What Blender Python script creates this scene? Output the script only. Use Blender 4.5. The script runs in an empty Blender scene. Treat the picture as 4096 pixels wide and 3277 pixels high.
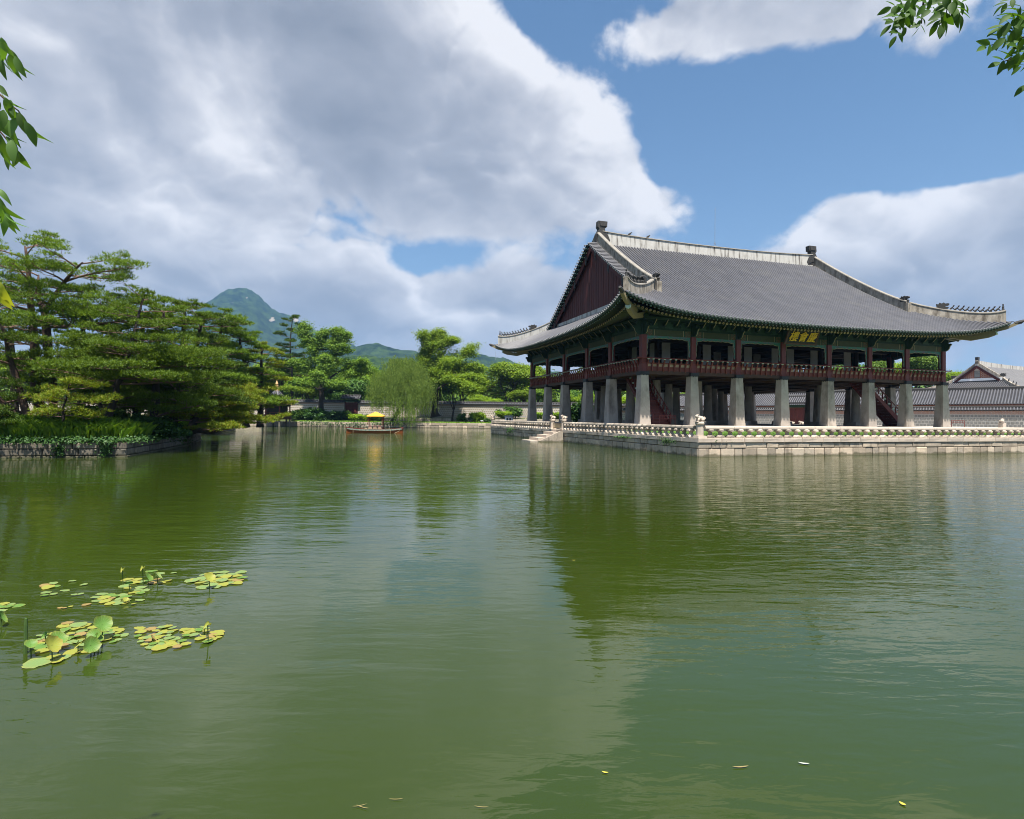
import bpy, math, random
import numpy as np
from mathutils import Vector, Matrix
R = math.radians
rng = np.random.default_rng(7)
random.seed(7)
C = bpy.context.scene.collection
sc = bpy.context.scene

# ---------------------------------------------------------------- camera
CAM = np.array([-25.494, -44.739, 2.324])
YAW, ROLL, PITCH, FPX = R(72.756), R(0.577), R(0.757), 2367.7
FW = np.array([math.cos(YAW), math.sin(YAW), 0.0])
RT = np.array([math.sin(YAW), -math.cos(YAW), 0.0])
UP = np.array([0, 0, 1.0])
F2 = FW*math.cos(PITCH)+UP*math.sin(PITCH)
U2 = UP*math.cos(PITCH)-FW*math.sin(PITCH)
cr, sr = math.cos(ROLL), math.sin(ROLL)
XA = RT*cr+U2*sr
YA = U2*cr-RT*sr
cam = bpy.data.cameras.new('camera'); cam.lens = FPX/4096*36; cam.sensor_width = 36; cam.clip_start = .05; cam.clip_end = 20000
camo = bpy.data.objects.new('camera', cam); C.objects.link(camo)
camo.matrix_world = Matrix(((XA[0], YA[0], -F2[0], CAM[0]), (XA[1], YA[1], -F2[1], CAM[1]), (XA[2], YA[2], -F2[2], CAM[2]), (0, 0, 0, 1)))
sc.camera = camo

def ray(px, py):
    a = px-2048; b = py-1638.5
    return RT*((cr*a+sr*b)/FPX)+F2-U2*((cr*b-sr*a)/FPX)
def at(px, D, z):            # ground point at distance D along the view, seen in column px
    r = ray(px, 1680); h = r.copy(); h[2] = 0
    k = D/(h@FW)
    p = CAM+h*k; p[2] = z
    return p
def atpx(px, py, D):
    r = ray(px, py); return CAM+r*(D/(r@FW))
def onz(px, py, z):
    r = ray(px, py); return CAM+r*((z-CAM[2])/r[2])
def onplane(px, py, axis, v):
    r = ray(px, py); return CAM+r*((v-CAM[axis])/r[axis])

# ---------------------------------------------------------------- world, sun, exposure
SUN = np.array([-0.05, -0.345, 0.905]); SUN /= np.linalg.norm(SUN)
SUN_EL = math.asin(SUN[2]); SUN_ROT = math.atan2(SUN[0], SUN[1])
sc.view_settings.view_transform = 'Standard'; sc.view_settings.look = 'None'
sc.view_settings.exposure = 1.2; sc.view_settings.gamma = 1.0
sc.view_settings.use_curve_mapping = False
sc.cycles.filter_width = 1.0; sc.cycles.max_bounces = 8; sc.cycles.diffuse_bounces = 3; sc.cycles.glossy_bounces = 3; sc.cycles.transmission_bounces = 4
sc.cycles.transparent_max_bounces = 6; sc.cycles.volume_bounces = 0

w = bpy.data.worlds.new('World'); sc.world = w; w.use_nodes = True
def build_world():
    nt = w.node_tree; N = nt.nodes; L = nt.links
    N.clear()
    out = N.new('ShaderNodeOutputWorld'); bg = N.new('ShaderNodeBackground')
    sky = N.new('ShaderNodeTexSky'); sky.sky_type = 'NISHITA'; sky.sun_disc = False
    sky.sun_elevation = SUN_EL; sky.sun_rotation = SUN_ROT
    sky.air_density = 1.0; sky.dust_density = 0.6; sky.ozone_density = 1.5; sky.altitude = 50
    tc = N.new('ShaderNodeTexCoord')
    def m(op, a, b=None, c=None, clamp=False):
        n = N.new('ShaderNodeMath'); n.operation = op; n.use_clamp = clamp
        for i, v in enumerate((a, b, c)):
            if v is None: continue
            if isinstance(v, (int, float)): n.inputs[i].default_value = v
            else: L.new(v, n.inputs[i])
        return n.outputs[0]
    def dot(v):
        n = N.new('ShaderNodeVectorMath'); n.operation = 'DOT_PRODUCT'
        L.new(tc.outputs['Generated'], n.inputs[0]); n.inputs[1].default_value = tuple(v); return n.outputs['Value']
    u, f, z = dot(RT), dot(FW), dot(UP)
    az = m('ARCTAN2', u, f)
    el = m('ARCSINE', m('MINIMUM', m('MAXIMUM', z, -1.0), 1.0))
    # warped cloud-space coordinates
    cmb = N.new('ShaderNodeCombineXYZ'); L.new(az, cmb.inputs[0]); L.new(m('MULTIPLY', el, 1.35), cmb.inputs[1])
    def noise(vec, scale, detail, rough, off=(0, 0, 0), dist=0.0, lac=2.0):
        a = N.new('ShaderNodeVectorMath'); a.operation = 'ADD'; L.new(vec, a.inputs[0]); a.inputs[1].default_value = off
        n = N.new('ShaderNodeTexNoise'); n.inputs['Scale'].default_value = scale; n.inputs['Detail'].default_value = detail
        n.inputs['Roughness'].default_value = rough; n.inputs['Distortion'].default_value = dist
        n.inputs['Lacunarity'].default_value = lac
        L.new(a.outputs[0], n.inputs['Vector']); return n.outputs['Fac']
    V = cmb.outputs[0]
    def puff(vec, scale, off, detail=5.0):
        a = N.new('ShaderNodeVectorMath'); a.operation = 'ADD'; L.new(vec, a.inputs[0]); a.inputs[1].default_value = off
        n = N.new('ShaderNodeTexNoise'); n.noise_type = 'RIDGED_MULTIFRACTAL'; n.inputs['Scale'].default_value = scale; n.inputs['Detail'].default_value = detail
        n.inputs['Roughness'].default_value = .5; n.inputs['Lacunarity'].default_value = 2.1; n.inputs['Offset'].default_value = 1.0; n.inputs['Gain'].default_value = 1.0
        n.normalize = False
        L.new(a.outputs[0], n.inputs['Vector']); return m('SUBTRACT', 1.0, m('MULTIPLY', n.outputs['Fac'], .55))
    # gentle warp so that the puffs do not read as cells
    wz = N.new('ShaderNodeTexNoise'); wz.inputs['Scale'].default_value = 5.0; wz.inputs['Detail'].default_value = 5; L.new(V, wz.inputs['Vector'])
    ws = N.new('ShaderNodeVectorMath'); ws.operation = 'MULTIPLY_ADD'; L.new(wz.outputs['Color'], ws.inputs[0]); ws.inputs[1].default_value = (.16, .16, .16); L.new(V, ws.inputs[2])
    VW = ws.outputs[0]
    n1 = noise(V, 3.0, 10, .60, (3.1, 1.7, 0), .15)
    n1s = noise(V, 3.0, 4, .55, (3.1+.03, 1.7+.10, 0), .15)
    n1l = noise(V, 3.0, 4, .55, (3.1, 1.7, 0), .15)
    nlow = noise(V, 4.2, 5, .55, (8.3, 2.7, 3.0), .4)
    n2 = puff(VW, 5.0, (1.0, 5.0, 2.0)); n2s = puff(VW, 5.0, (1.010, 5.03, 2.0), 3.0); n2l = puff(VW, 5.0, (1.0, 5.0, 2.0), 3.0)
    n3 = puff(VW, 15.0, (4.0, 1.0, 6.0), 4.0); n3s = puff(VW, 15.0, (4.003, 1.012, 6.0), 2.0); n3l = puff(VW, 15.0, (4.0, 1.0, 6.0), 2.0)
    def px2ae(px, py):
        d = ray(px, py); d = d/np.linalg.norm(d)
        return math.atan2(d@RT, d@FW), math.asin(d[2])
    S = 4096/2156.0
    def blob(x, y, rx, ry, rot, amp, soft=1.0):
        a0, e0 = px2ae(x*S, y*S)
        a1, _ = px2ae((x+rx)*S, y*S); a2, _ = px2ae((x-rx)*S, y*S); sx = abs(a1-a2)/2
        _, e1 = px2ae(x*S, (y+ry)*S); _, e2 = px2ae(x*S, (y-ry)*S); sy = abs(e1-e2)/2
        r = R(rot); c_, s_ = math.cos(r), math.sin(r)
        da, de = m('SUBTRACT', az, a0), m('SUBTRACT', el, e0)
        p = m('DIVIDE', m('ADD', m('MULTIPLY', da, c_), m('MULTIPLY', de, s_)), sx)
        q = m('DIVIDE', m('SUBTRACT', m('MULTIPLY', de, c_), m('MULTIPLY', da, s_)), sy)
        rr = m('ADD', m('MULTIPLY', p, p), m('MULTIPLY', q, q))
        g = m('POWER', 2.71828, m('MULTIPLY', rr, -soft))
        return m('MULTIPLY', g, amp)
    def total(bl):
        t = None
        for b in bl:
            o = blob(*b); t = o if t is None else m('ADD', t, o)
        return t
    # (x, y, rx, ry, rotation, amplitude) in display pixels of the photograph
    dens = total(CLOUD_D); bright = total(CLOUD_B)
    d = m('ADD', m('ADD', dens, CLOUD_BASE), m('ADD', m('MULTIPLY', m('SUBTRACT', n1, .5), 1.95), m('ADD', m('MULTIPLY', m('SUBTRACT', n2, .35), .44), m('MULTIPLY', m('SUBTRACT', n3, .35), .09))))
    cov = N.new('ShaderNodeMapRange'); cov.interpolation_type = 'SMOOTHSTEP'
    L.new(d, cov.inputs[0]); cov.inputs[1].default_value = -.02; cov.inputs[2].default_value = .26
    lit = m('ADD', m('MULTIPLY', m('SUBTRACT', n1l, n1s), 1.15), m('ADD', m('MULTIPLY', m('SUBTRACT', n2l, n2s), .38), m('MULTIPLY', m('SUBTRACT', n3l, n3s), .07)))
    thick = m('ADD', m('MULTIPLY', m('SUBTRACT', d, .5), -.22), m('MULTIPLY', m('SUBTRACT', nlow, .5), .75))
    lum = m('ADD', m('ADD', m('ADD', lit, thick), bright), .54, clamp=True)
    ramp = N.new('ShaderNodeValToRGB'); L.new(lum, ramp.inputs[0])
    e = ramp.color_ramp.elements
    e[0].position = 0; e[0].color = (.26, .29, .35, 1); e[1].position = .88; e[1].color = (.96, .95, .97, 1)
    x = ramp.color_ramp.elements.new(.42); x.color = (.43, .455, .52, 1)
    x = ramp.color_ramp.elements.new(.68); x.color = (.66, .67, .72, 1)
    skm = N.new('ShaderNodeVectorMath'); skm.operation = 'MULTIPLY'; L.new(sky.outputs[0], skm.inputs[0]); skm.inputs[1].default_value = SKY_TINT
    sck = N.new('ShaderNodeVectorMath'); sck.operation = 'SCALE'; L.new(ramp.outputs[0], sck.inputs[0]); sck.inputs['Scale'].default_value = CLOUD_GAIN/SKY_STRENGTH
    # whitish summer humidity low over the horizon
    veil = m('MULTIPLY', m('POWER', 2.71828, m('MULTIPLY', m('ABSOLUTE', el), -5.5)), .88)
    mv = N.new('ShaderNodeMix'); mv.data_type = 'RGBA'; L.new(veil, mv.inputs['Factor']); L.new(skm.outputs[0], mv.inputs['A']); mv.inputs['B'].default_value = tuple(c/SKY_STRENGTH for c in VEIL)+(1,)
    mix = N.new('ShaderNodeMix'); mix.data_type = 'RGBA'
    L.new(m('MULTIPLY', cov.outputs[0], .96), mix.inputs['Factor']); L.new(mv.outputs['Result'], mix.inputs['A']); L.new(sck.outputs[0], mix.inputs['B'])
    L.new(mix.outputs['Result'], bg.inputs['Color']); bg.inputs['Strength'].default_value = SKY_STRENGTH
    L.new(bg.outputs[0], out.inputs['Surface'])
SKY_STRENGTH = 0.10; SKY_TINT = (.45, .57, .62); CLOUD_GAIN = .435; VEIL = (.185, .222, .285); CLOUD_BASE = -0.02
CLOUD_D = [
    (560, 250, 640, 240, -8, .62), (900, 120, 330, 170, -30, .6), (1180, 330, 200, 170, -40, .55), (1330, 430, 130, 60, -20, .5),
    (330, 470, 380, 140, 5, .6), (120, 330, 220, 180, 0, .4), (1600, 30, 330, 80, 0, .85), (1930, 520, 260, 110, 0, .75), (1800, 425, 85, 50, 0, .55), (1725, 480, 60, 50, 0, .35), (2120, 335, 130, 34, 0, -.75), (1960, 350, 120, 26, 0, -.5),
    (2080, 440, 130, 70, 0, .4), (1950, 620, 330, 110, 0, .6), (1000, 650, 330, 70, 0, .5), (560, 610, 300, 90, 0, .6), (150, 640, 300, 130, 0, .6), (1080, 640, 120, 60, 0, .2),
    (1650, 290, 290, 140, -12, -.95), (1165, 55, 125, 110, -30, -.95), (1480, 330, 120, 110, 0, -.35), (2050, 210, 300, 90, 0, -.8), (970, 535, 300, 46, 10, -.36), (730, 470, 110, 50, 30, -.16), (540, 10, 160, 70, 0, .4),
    (130, 235, 170, 36, -25, -.28), (1540, 500, 140, 60, 0, -.5), (60, 60, 180, 40, 0, -.12), (560, 530, 120, 40, 30, -.1), (620, 690, 260, 60, 0, .5), (1000, 720, 260, 40, 0, .3), (200, 700, 300, 60, 0, .3)]
CLOUD_B = [
    (1110, 170, 230, 190, -38, .30), (1250, 420, 200, 80, -25, .26), (480, 320, 170, 90, 0, .22), (400, 460, 230, 80, 0, .22), (1940, 430, 240, 80, 0, .34), (1650, 40, 300, 60, 0, .15),
    (640, 90, 260, 80, 0, -.14), (760, 290, 200, 120, -10, -.20), (250, 130, 260, 90, 0, -.08), (1000, 440, 200, 60, 0, -.10), (930, 60, 140, 80, 0, .16), (160, 480, 180, 80, 0, .08), (2000, 620, 240, 80, 0, .08), (500, 560, 420, 90, 0, .10), (500, 620, 500, 50, 0, -.06)]
build_world()
w.cycles.sampling_method = 'MANUAL'; w.cycles.sample_map_resolution = 512

sl = bpy.data.lights.new('sun', 'SUN'); sl.energy = 5.0; sl.angle = R(.55); sl.color = (1.0, .94, .84)
so = bpy.data.objects.new('sun', sl); C.objects.link(so)
so.rotation_euler = Vector(SUN).to_track_quat('Z', 'Y').to_euler(); so.location = (0, 0, 60)

# ---------------------------------------------------------------- helpers
class MB:
    def __init__(s): s.v = []; s.f = []; s.m = []; s.cur = 0
    def add(s, vs, fs):
        o = len(s.v); s.v += [tuple(map(float, p)) for p in vs]
        for f in fs: s.f.append(tuple(i+o for i in f)); s.m.append(s.cur)
    def box(s, c, d, rz=0.0):
        hx, hy, hz = d[0]/2, d[1]/2, d[2]/2; ca, sa = math.cos(rz), math.sin(rz)
        vs = []
        for z in (-hz, hz):
            for x, y in ((-hx, -hy), (hx, -hy), (hx, hy), (-hx, hy)):
                vs.append((c[0]+x*ca-y*sa, c[1]+x*sa+y*ca, c[2]+z))
        s.add(vs, [(3, 2, 1, 0), (4, 5, 6, 7), (0, 1, 5, 4), (1, 2, 6, 5), (2, 3, 7, 6), (3, 0, 4, 7)])
    def frustum(s, c, d0, d1, h, bev=0.0):
        vs = []
        for z, d in ((0, d0), (h, d1)):
            a, b = d[0]/2, d[1]/2
            for x, y in ((-a, -b), (a, -b), (a, b), (-a, b)): vs.append((c[0]+x, c[1]+y, c[2]+z))
        s.add(vs, [(3, 2, 1, 0), (4, 5, 6, 7), (0, 1, 5, 4), (1, 2, 6, 5), (2, 3, 7, 6), (3, 0, 4, 7)])
    def lathe(s, prof, n, c=(0, 0, 0), sq=None):
        vs = []; fs = []
        for (r, z) in prof:
            for k in range(n):
                a = 2*math.pi*(k+.5)/n; rr = r
                vs.append((c[0]+rr*math.cos(a), c[1]+rr*math.sin(a), c[2]+z))
        m = len(prof)
        for i in range(m-1):
            for k in range(n):
                k2 = (k+1) % n; fs.append((i*n+k, i*n+k2, (i+1)*n+k2, (i+1)*n+k))
        fs.append(tuple(reversed(range(n)))); fs.append(tuple(range((m-1)*n, m*n)))
        s.add(vs, fs)
    def tube(s, pts, rad, n=6, cap=True):
        pts = [np.array(p, float) for p in pts]; m = len(pts)
        if isinstance(rad, (int, float)): rad = [rad]*m
        vs = []; fs = []; ref = None
        for i, p in enumerate(pts):
            t = pts[min(i+1, m-1)]-pts[max(i-1, 0)]; t = t/(np.linalg.norm(t)+1e-9)
            if ref is None:
                a = np.array([0, 0, 1.0]) if abs(t[2]) < .9 else np.array([1.0, 0, 0])
                ref = np.cross(t, a); ref /= np.linalg.norm(ref)
            ref = ref-t*(ref@t); ref /= (np.linalg.norm(ref)+1e-9); b = np.cross(t, ref)
            for k in range(n):
                a = 2*math.pi*k/n; vs.append(p+rad[i]*(math.cos(a)*ref+math.sin(a)*b))
        for i in range(m-1):
            for k in range(n):
                k2 = (k+1) % n; fs.append((i*n+k, i*n+k2, (i+1)*n+k2, (i+1)*n+k))
        if cap: fs.append(tuple(reversed(range(n)))); fs.append(tuple(range((m-1)*n, m*n)))
        s.add(vs, fs)
    def prism(s, poly, o, ex, ey, en, th):        # extrude a 2-D outline
        o, ex, ey, en = map(np.array, (o, ex, ey, en)); n = len(poly)
        vs = [o+ex*p[0]+ey*p[1]-en*th/2 for p in poly]+[o+ex*p[0]+ey*p[1]+en*th/2 for p in poly]
        fs = [tuple(reversed(range(n))), tuple(range(n, 2*n))]+[(i, (i+1) % n, n+(i+1) % n, n+i) for i in range(n)]
        s.add(vs, fs)
    def sweep(s, pts, sec, side):                  # sweep a section (list of (lateral, vertical)) along pts; lateral axis given per point
        vs = []; k = len(sec); m = len(pts)
        for p, sd in zip(pts, side):
            for (a, b) in sec: vs.append((p[0]+sd[0]*a, p[1]+sd[1]*a, p[2]+b))
        fs = [(i*k+j, i*k+(j+1) % k, (i+1)*k+(j+1) % k, (i+1)*k+j) for i in range(m-1) for j in range(k)]
        fs += [tuple(reversed(range(k))), tuple(range((m-1)*k, m*k))]
        s.add(vs, fs)
    def mesh(s, name, mats, smooth=False):
        me = bpy.data.meshes.new(name); me.from_pydata(s.v, [], s.f)
        for m in (mats if isinstance(mats, (list, tuple)) else [mats]): me.materials.append(m)
        if any(s.m): me.polygons.foreach_set('material_index', s.m)
        if smooth: me.polygons.foreach_set('use_smooth', [True]*len(me.polygons))
        me.update(); return me
    def build(s, name, mats, parent=None, smooth=False, **k):
        return link(name, s.mesh(name, mats, smooth), parent, **k)
def link(name, me, parent=None, loc=None, rot=None, scale=None, label=None, cat=None, group=None, kind=None):
    o = bpy.data.objects.new(name, me); C.objects.link(o)
    if parent is not None: o.parent = parent
    if loc is not None: o.location = loc
    if rot is not None: o.rotation_euler = rot
    if scale is not None: o.scale = scale if hasattr(scale, '__len__') else (scale,)*3
    if label: o['label'] = label
    if cat: o['category'] = cat
    if group: o['group'] = group
    if kind: o['kind'] = kind
    return o
def thing(name, label, cat, loc=(0, 0, 0), rz=0.0, group=None):
    return link(name, None, None, loc, (0, 0, rz), None, label, cat, group)
def npmesh(name, V, F, mat, smooth=False):        # V (n,3), F (m,k) numpy
    me = bpy.data.meshes.new(name); n, (m, k) = len(V), F.shape
    me.vertices.add(n); me.vertices.foreach_set('co', np.ascontiguousarray(V, dtype=np.float32).ravel())
    me.loops.add(m*k); me.loops.foreach_set('vertex_index', np.ascontiguousarray(F, dtype=np.int32).ravel())
    me.polygons.add(m); me.polygons.foreach_set('loop_start', np.arange(0, m*k, k, dtype=np.int32)); me.polygons.foreach_set('loop_total', np.full(m, k, dtype=np.int32))
    if smooth: me.polygons.foreach_set('use_smooth', np.ones(m, dtype=bool))
    me.materials.append(mat); me.update(calc_edges=True); return me

# ---------------------------------------------------------------- materials
def nodes_of(name):
    m = bpy.data.materials.new(name); m.use_nodes = True; nt = m.node_tree
    return m, nt, nt.nodes['Principled BSDF']
def rgb(c): return (c[0], c[1], c[2], 1)
def mat(name, c1, c2=None, scale=3.0, rough=.7, detail=5, bump=0.0, objvar=0.0, stain=None, stain_c=(.03, .03, .028), stretch=(1, 1, 1), spec=.3, hue=None, bscale=None, coord='Object', lo=.3, hi=.7):
    m, nt, p = nodes_of(name); N, L = nt.nodes, nt.links
    p.inputs['Roughness'].default_value = rough; p.inputs['Specular IOR Level'].default_value = spec
    if c2 is None: c2 = c1
    tc = N.new('ShaderNodeTexCoord'); mp = N.new('ShaderNodeMapping'); mp.inputs['Scale'].default_value = stretch
    oi = N.new('ShaderNodeObjectInfo')
    if coord == 'World':
        g = N.new('ShaderNodeNewGeometry'); L.new(g.outputs['Position'], mp.inputs['Vector'])
    else:
        ad = N.new('ShaderNodeVectorMath'); ad.operation = 'ADD'; L.new(tc.outputs['Object'], ad.inputs[0])
        sc_ = N.new('ShaderNodeVectorMath'); sc_.operation = 'SCALE'; L.new(oi.outputs['Location'], sc_.inputs[0]); sc_.inputs['Scale'].default_value = 1.37
        L.new(sc_.outputs[0], ad.inputs[1]); L.new(ad.outputs[0], mp.inputs['Vector'])
    n = N.new('ShaderNodeTexNoise'); n.inputs['Scale'].default_value = scale; n.inputs['Detail'].default_value = detail; n.inputs['Roughness'].default_value = .65
    L.new(mp.outputs[0], n.inputs['Vector'])
    r = N.new('ShaderNodeMapRange'); L.new(n.outputs['Fac'], r.inputs[0]); r.inputs[1].default_value = lo; r.inputs[2].default_value = hi
    mx = N.new('ShaderNodeMix'); mx.data_type = 'RGBA'; L.new(r.outputs[0], mx.inputs['Factor']); mx.inputs['A'].default_value = rgb(c1); mx.inputs['B'].default_value = rgb(c2)
    col = mx.outputs['Result']
    if hue:                                        # a second colour chosen per object
        h = N.new('ShaderNodeMix'); h.data_type = 'RGBA'; L.new(oi.outputs['Random'], h.inputs['Factor']); L.new(col, h.inputs['A'])
        mm = N.new('ShaderNodeMix'); mm.data_type = 'RGBA'; mm.blend_type = 'MULTIPLY'; mm.inputs['Factor'].default_value = 1; L.new(col, mm.inputs['A']); mm.inputs['B'].default_value = rgb(hue)
        L.new(mm.outputs['Result'], h.inputs['B']); col = h.outputs['Result']
    if objvar:
        wn = N.new('ShaderNodeTexWhiteNoise'); wn.noise_dimensions = '1D'; L.new(oi.outputs['Random'], wn.inputs['W'])
        v = N.new('ShaderNodeMapRange'); L.new(wn.outputs['Value'], v.inputs[0]); v.inputs[3].default_value = 1-objvar; v.inputs[4].default_value = 1+objvar*.6
        hs = N.new('ShaderNodeHueSaturation'); L.new(col, hs.inputs['Color']); L.new(v.outputs[0], hs.inputs['Value']); col = hs.outputs[0]
    if stain:                                      # (scale, stretch, lo, hi, strength)
        mp2 = N.new('ShaderNodeMapping'); mp2.inputs['Scale'].default_value = stain[1]
        if coord == 'World': L.new(g.outputs['Position'], mp2.inputs['Vector'])
        else: L.new(ad.outputs[0], mp2.inputs['Vector'])
        n2 = N.new('ShaderNodeTexNoise'); n2.inputs['Scale'].default_value = stain[0]; n2.inputs['Detail'].default_value = 5; n2.inputs['Roughness'].default_value = .6
        L.new(mp2.outputs[0], n2.inputs['Vector'])
        r2 = N.new('ShaderNodeMapRange'); L.new(n2.outputs['Fac'], r2.inputs[0]); r2.inputs[1].default_value = stain[2]; r2.inputs[2].default_value = stain[3]; r2.inputs[4].default_value = stain[4]
        m2 = N.new('ShaderNodeMix'); m2.data_type = 'RGBA'; L.new(r2.outputs[0], m2.inputs['Factor']); L.new(col, m2.inputs['A']); m2.inputs['B'].default_value = rgb(stain_c); col = m2.outputs['Result']
    L.new(col, p.inputs['Base Color'])
    if bump:
        b = N.new('ShaderNodeBump'); b.inputs['Strength'].default_value = .8; b.inputs['Distance'].default_value = bump
        nb = N.new('ShaderNodeTexNoise'); nb.inputs['Scale'].default_value = bscale or scale*4; nb.inputs['Detail'].default_value = 4; L.new(mp.outputs[0], nb.inputs['Vector'])
        L.new(nb.outputs['Fac'], b.inputs['Height']); L.new(b.outputs[0], p.inputs['Normal'])
    return m
def leafmat(name, c1, c2, c3=None, trans=.35, gloss=.08, objrand=.25):
    m, nt, p = nodes_of(name); N, L = nt.nodes, nt.links
    N.remove(p); out = [n for n in N if n.type == 'OUTPUT_MATERIAL'][0]
    g = N.new('ShaderNodeNewGeometry'); oi = N.new('ShaderNodeObjectInfo')
    rp = N.new('ShaderNodeValToRGB'); L.new(g.outputs['Random Per Island'], rp.inputs[0])
    e = rp.color_ramp.elements; e[0].color = rgb(c1); e[1].color = rgb(c2); e[0].position = .1; e[1].position = .85
    if c3: x = rp.color_ramp.elements.new(.97); x.color = rgb(c3)
    v = N.new('ShaderNodeMapRange'); L.new(oi.outputs['Random'], v.inputs[0]); v.inputs[3].default_value = 1-objrand; v.inputs[4].default_value = 1+objrand
    hs = N.new('ShaderNodeHueSaturation'); L.new(rp.outputs[0], hs.inputs['Color']); L.new(v.outputs[0], hs.inputs['Value'])
    d = N.new('ShaderNodeBsdfDiffuse'); t = N.new('ShaderNodeBsdfTranslucent'); gl = N.new('ShaderNodeBsdfGlossy'); gl.inputs['Roughness'].default_value = .6
    gl.inputs['Color'].default_value = (.8, .85, .8, 1)
    L.new(hs.outputs[0], d.inputs[0])
    ty = N.new('ShaderNodeMix'); ty.data_type = 'RGBA'; ty.blend_type = 'MULTIPLY'; ty.inputs['Factor'].default_value = 1; L.new(hs.outputs[0], ty.inputs['A']); ty.inputs['B'].default_value = (1.25, 1.15, .5, 1)
    L.new(ty.outputs['Result'], t.inputs[0])
    a = N.new('ShaderNodeMixShader'); a.inputs[0].default_value = trans; L.new(d.outputs[0], a.inputs[1]); L.new(t.outputs[0], a.inputs[2])
    b = N.new('ShaderNodeMixShader'); b.inputs[0].default_value = gloss*.35; L.new(a.outputs[0], b.inputs[1]); L.new(gl.outputs[0], b.inputs[2])
    L.new(b.outputs[0], out.inputs['Surface'])
    return m
GRAN = mat('granite_block', (.54, .43, .32), (.38, .31, .235), 2.5, .85, 8, .016, .34, stain=(1.6, (1, 1, .35), .56, .78, .8), stain_c=(.05, .045, .04), hue=(.80, .84, .88), bscale=14)
GRANI = mat('island_granite', (.22, .185, .145), (.12, .105, .085), 2.5, .9, 8, .015, .3, stain=(1.8, (1.4, 1.4, .35), .48, .7, .8), stain_c=(.035, .035, .025), hue=(.8, .85, .85), bscale=14)
GRANW = mat('granite_block_shade', (.50, .42, .34), (.34, .29, .235), 2.5, .85, 8, .012, .25, stain=(1.8, (1.6, 1.6, .3), .5, .72, .8), stain_c=(.04, .038, .033), hue=(.85, .87, .88), bscale=14)
COPE = mat('granite_coping', (.52, .435, .35), (.41, .34, .275), 3, .8, 7, .004, .10, stain=(2.2, (1, 1, .5), .62, .85, .45), hue=(.93, .95, .98))
BALU = mat('granite_baluster', (.50, .42, .34), (.34, .285, .23), 5, .85, 8, .012, .5, stain=(3, (1, 1, 1), .56, .75, .6), stain_c=(.06, .05, .045))
COLST = mat('granite_column', (.46, .395, .33), (.32, .275, .23), 1.1, .8, 8, .004, .12, stain=(.75, (1.3, 1.3, .6), .50, .74, .8), stain_c=(.085, .065, .05), hue=(.9, .9, .93), bscale=30)
PAVE = mat('granite_paving', (.40, .37, .33), (.30, .28, .25), 2, .85, 6, .003, .1)
PLAS = mat('ridge_plaster', (.50, .485, .455), (.40, .385, .355), 1.5, .85, 6, .004, .05, stain=(1.1, (3.2, 3.2, .28), .51, .68, .9), stain_c=(.07, .055, .045), coord='World')
PLASD = mat('ridge_plaster_weathered', (.42, .38, .32), (.22, .19, .155), 1.6, .9, 8, .006, .05, stain=(1.6, (1.6, 1.6, .5), .44, .68, .9), stain_c=(.075, .06, .045), coord='World')
RED = mat('red_lacquer', (.155, .030, .022), (.115, .022, .018), 2.5, .5, 6, .001, .12, stretch=(1, 1, .3), spec=.35)
REDD = mat('dark_red_plank', (.105, .026, .022), (.058, .014, .014), 3.2, .7, 7, .002, .22, stretch=(3, 3, .25), stain=(2.2, (2, 2, .4), .55, .8, .55), stain_c=(.025, .012, .012))
REDB = mat('red_board', (.17, .042, .03), (.12, .03, .022), 4, .6, 5, .001, .2)
BEIGE = mat('beige_panel', (.42, .30, .20), (.33, .23, .155), 4, .7, 4, 0, .15)
IRON = mat('black_iron', (.018, .020, .022), (.03, .03, .032), 8, .5, 4)
DANC = mat('painted_pattern', (.028, .075, .045), (.13, .045, .025), 16, .65, 2, 0, .1, stain=(19, (1, 1, 1), .56, .62, .8), stain_c=(.22, .19, .11), lo=.45, hi=.55)
GREEN = mat('green_paint', (.017, .046, .028), (.026, .062, .036), 3, .6, 5, 0, .15)
GREEND = mat('dark_green_paint', (.009, .026, .017), (.015, .040, .024), 3, .65, 5, 0, .1)
OLIVE = mat('olive_paint', (.052, .060, .026), (.038, .047, .021), 2, .6, 5, 0, .1)
TURQ = mat('turquoise_paint', (.035, .20, .155), (.05, .14, .115), 6, .6, 4, 0, .1, stain=(7, (1, 1, 1), .50, .56, .95), stain_c=(.13, .10, .16))
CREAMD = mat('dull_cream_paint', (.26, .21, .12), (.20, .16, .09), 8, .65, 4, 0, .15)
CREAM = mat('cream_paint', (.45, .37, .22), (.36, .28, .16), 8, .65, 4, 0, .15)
WHITEG = mat('white_green_paint', (.50, .56, .48), (.30, .45, .36), 9, .6, 3, 0, .1)
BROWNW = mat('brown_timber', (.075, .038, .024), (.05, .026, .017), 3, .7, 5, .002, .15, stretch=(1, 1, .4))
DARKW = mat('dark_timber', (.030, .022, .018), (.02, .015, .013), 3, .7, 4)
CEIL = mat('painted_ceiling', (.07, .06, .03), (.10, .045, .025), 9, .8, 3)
DOOR = mat('paper_door', (.46, .46, .43), (.40, .40, .38), 2, .8, 3, 0, .1)
TILE = mat('roof_tile', (.098, .098, .112), (.060, .061, .071), .8, .5, 9, .003, .08, stain=(.5, (1, 1, 1), .52, .75, .3), stain_c=(.055, .055, .06), spec=.4, bscale=9, lo=.25, hi=.75)
PAN = mat('pan_tile', (.022, .022, .026), (.014, .014, .017), 2.5, .65, 6, .004, 0, bscale=9)
TILEE = mat('tile_end', (.34, .34, .355), (.20, .20, .21), 9, .55, 5, .01, .15)
ORN = mat('dark_ornament', (.055, .052, .05), (.028, .027, .027), 5, .7, 6, .02, .15)
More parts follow.
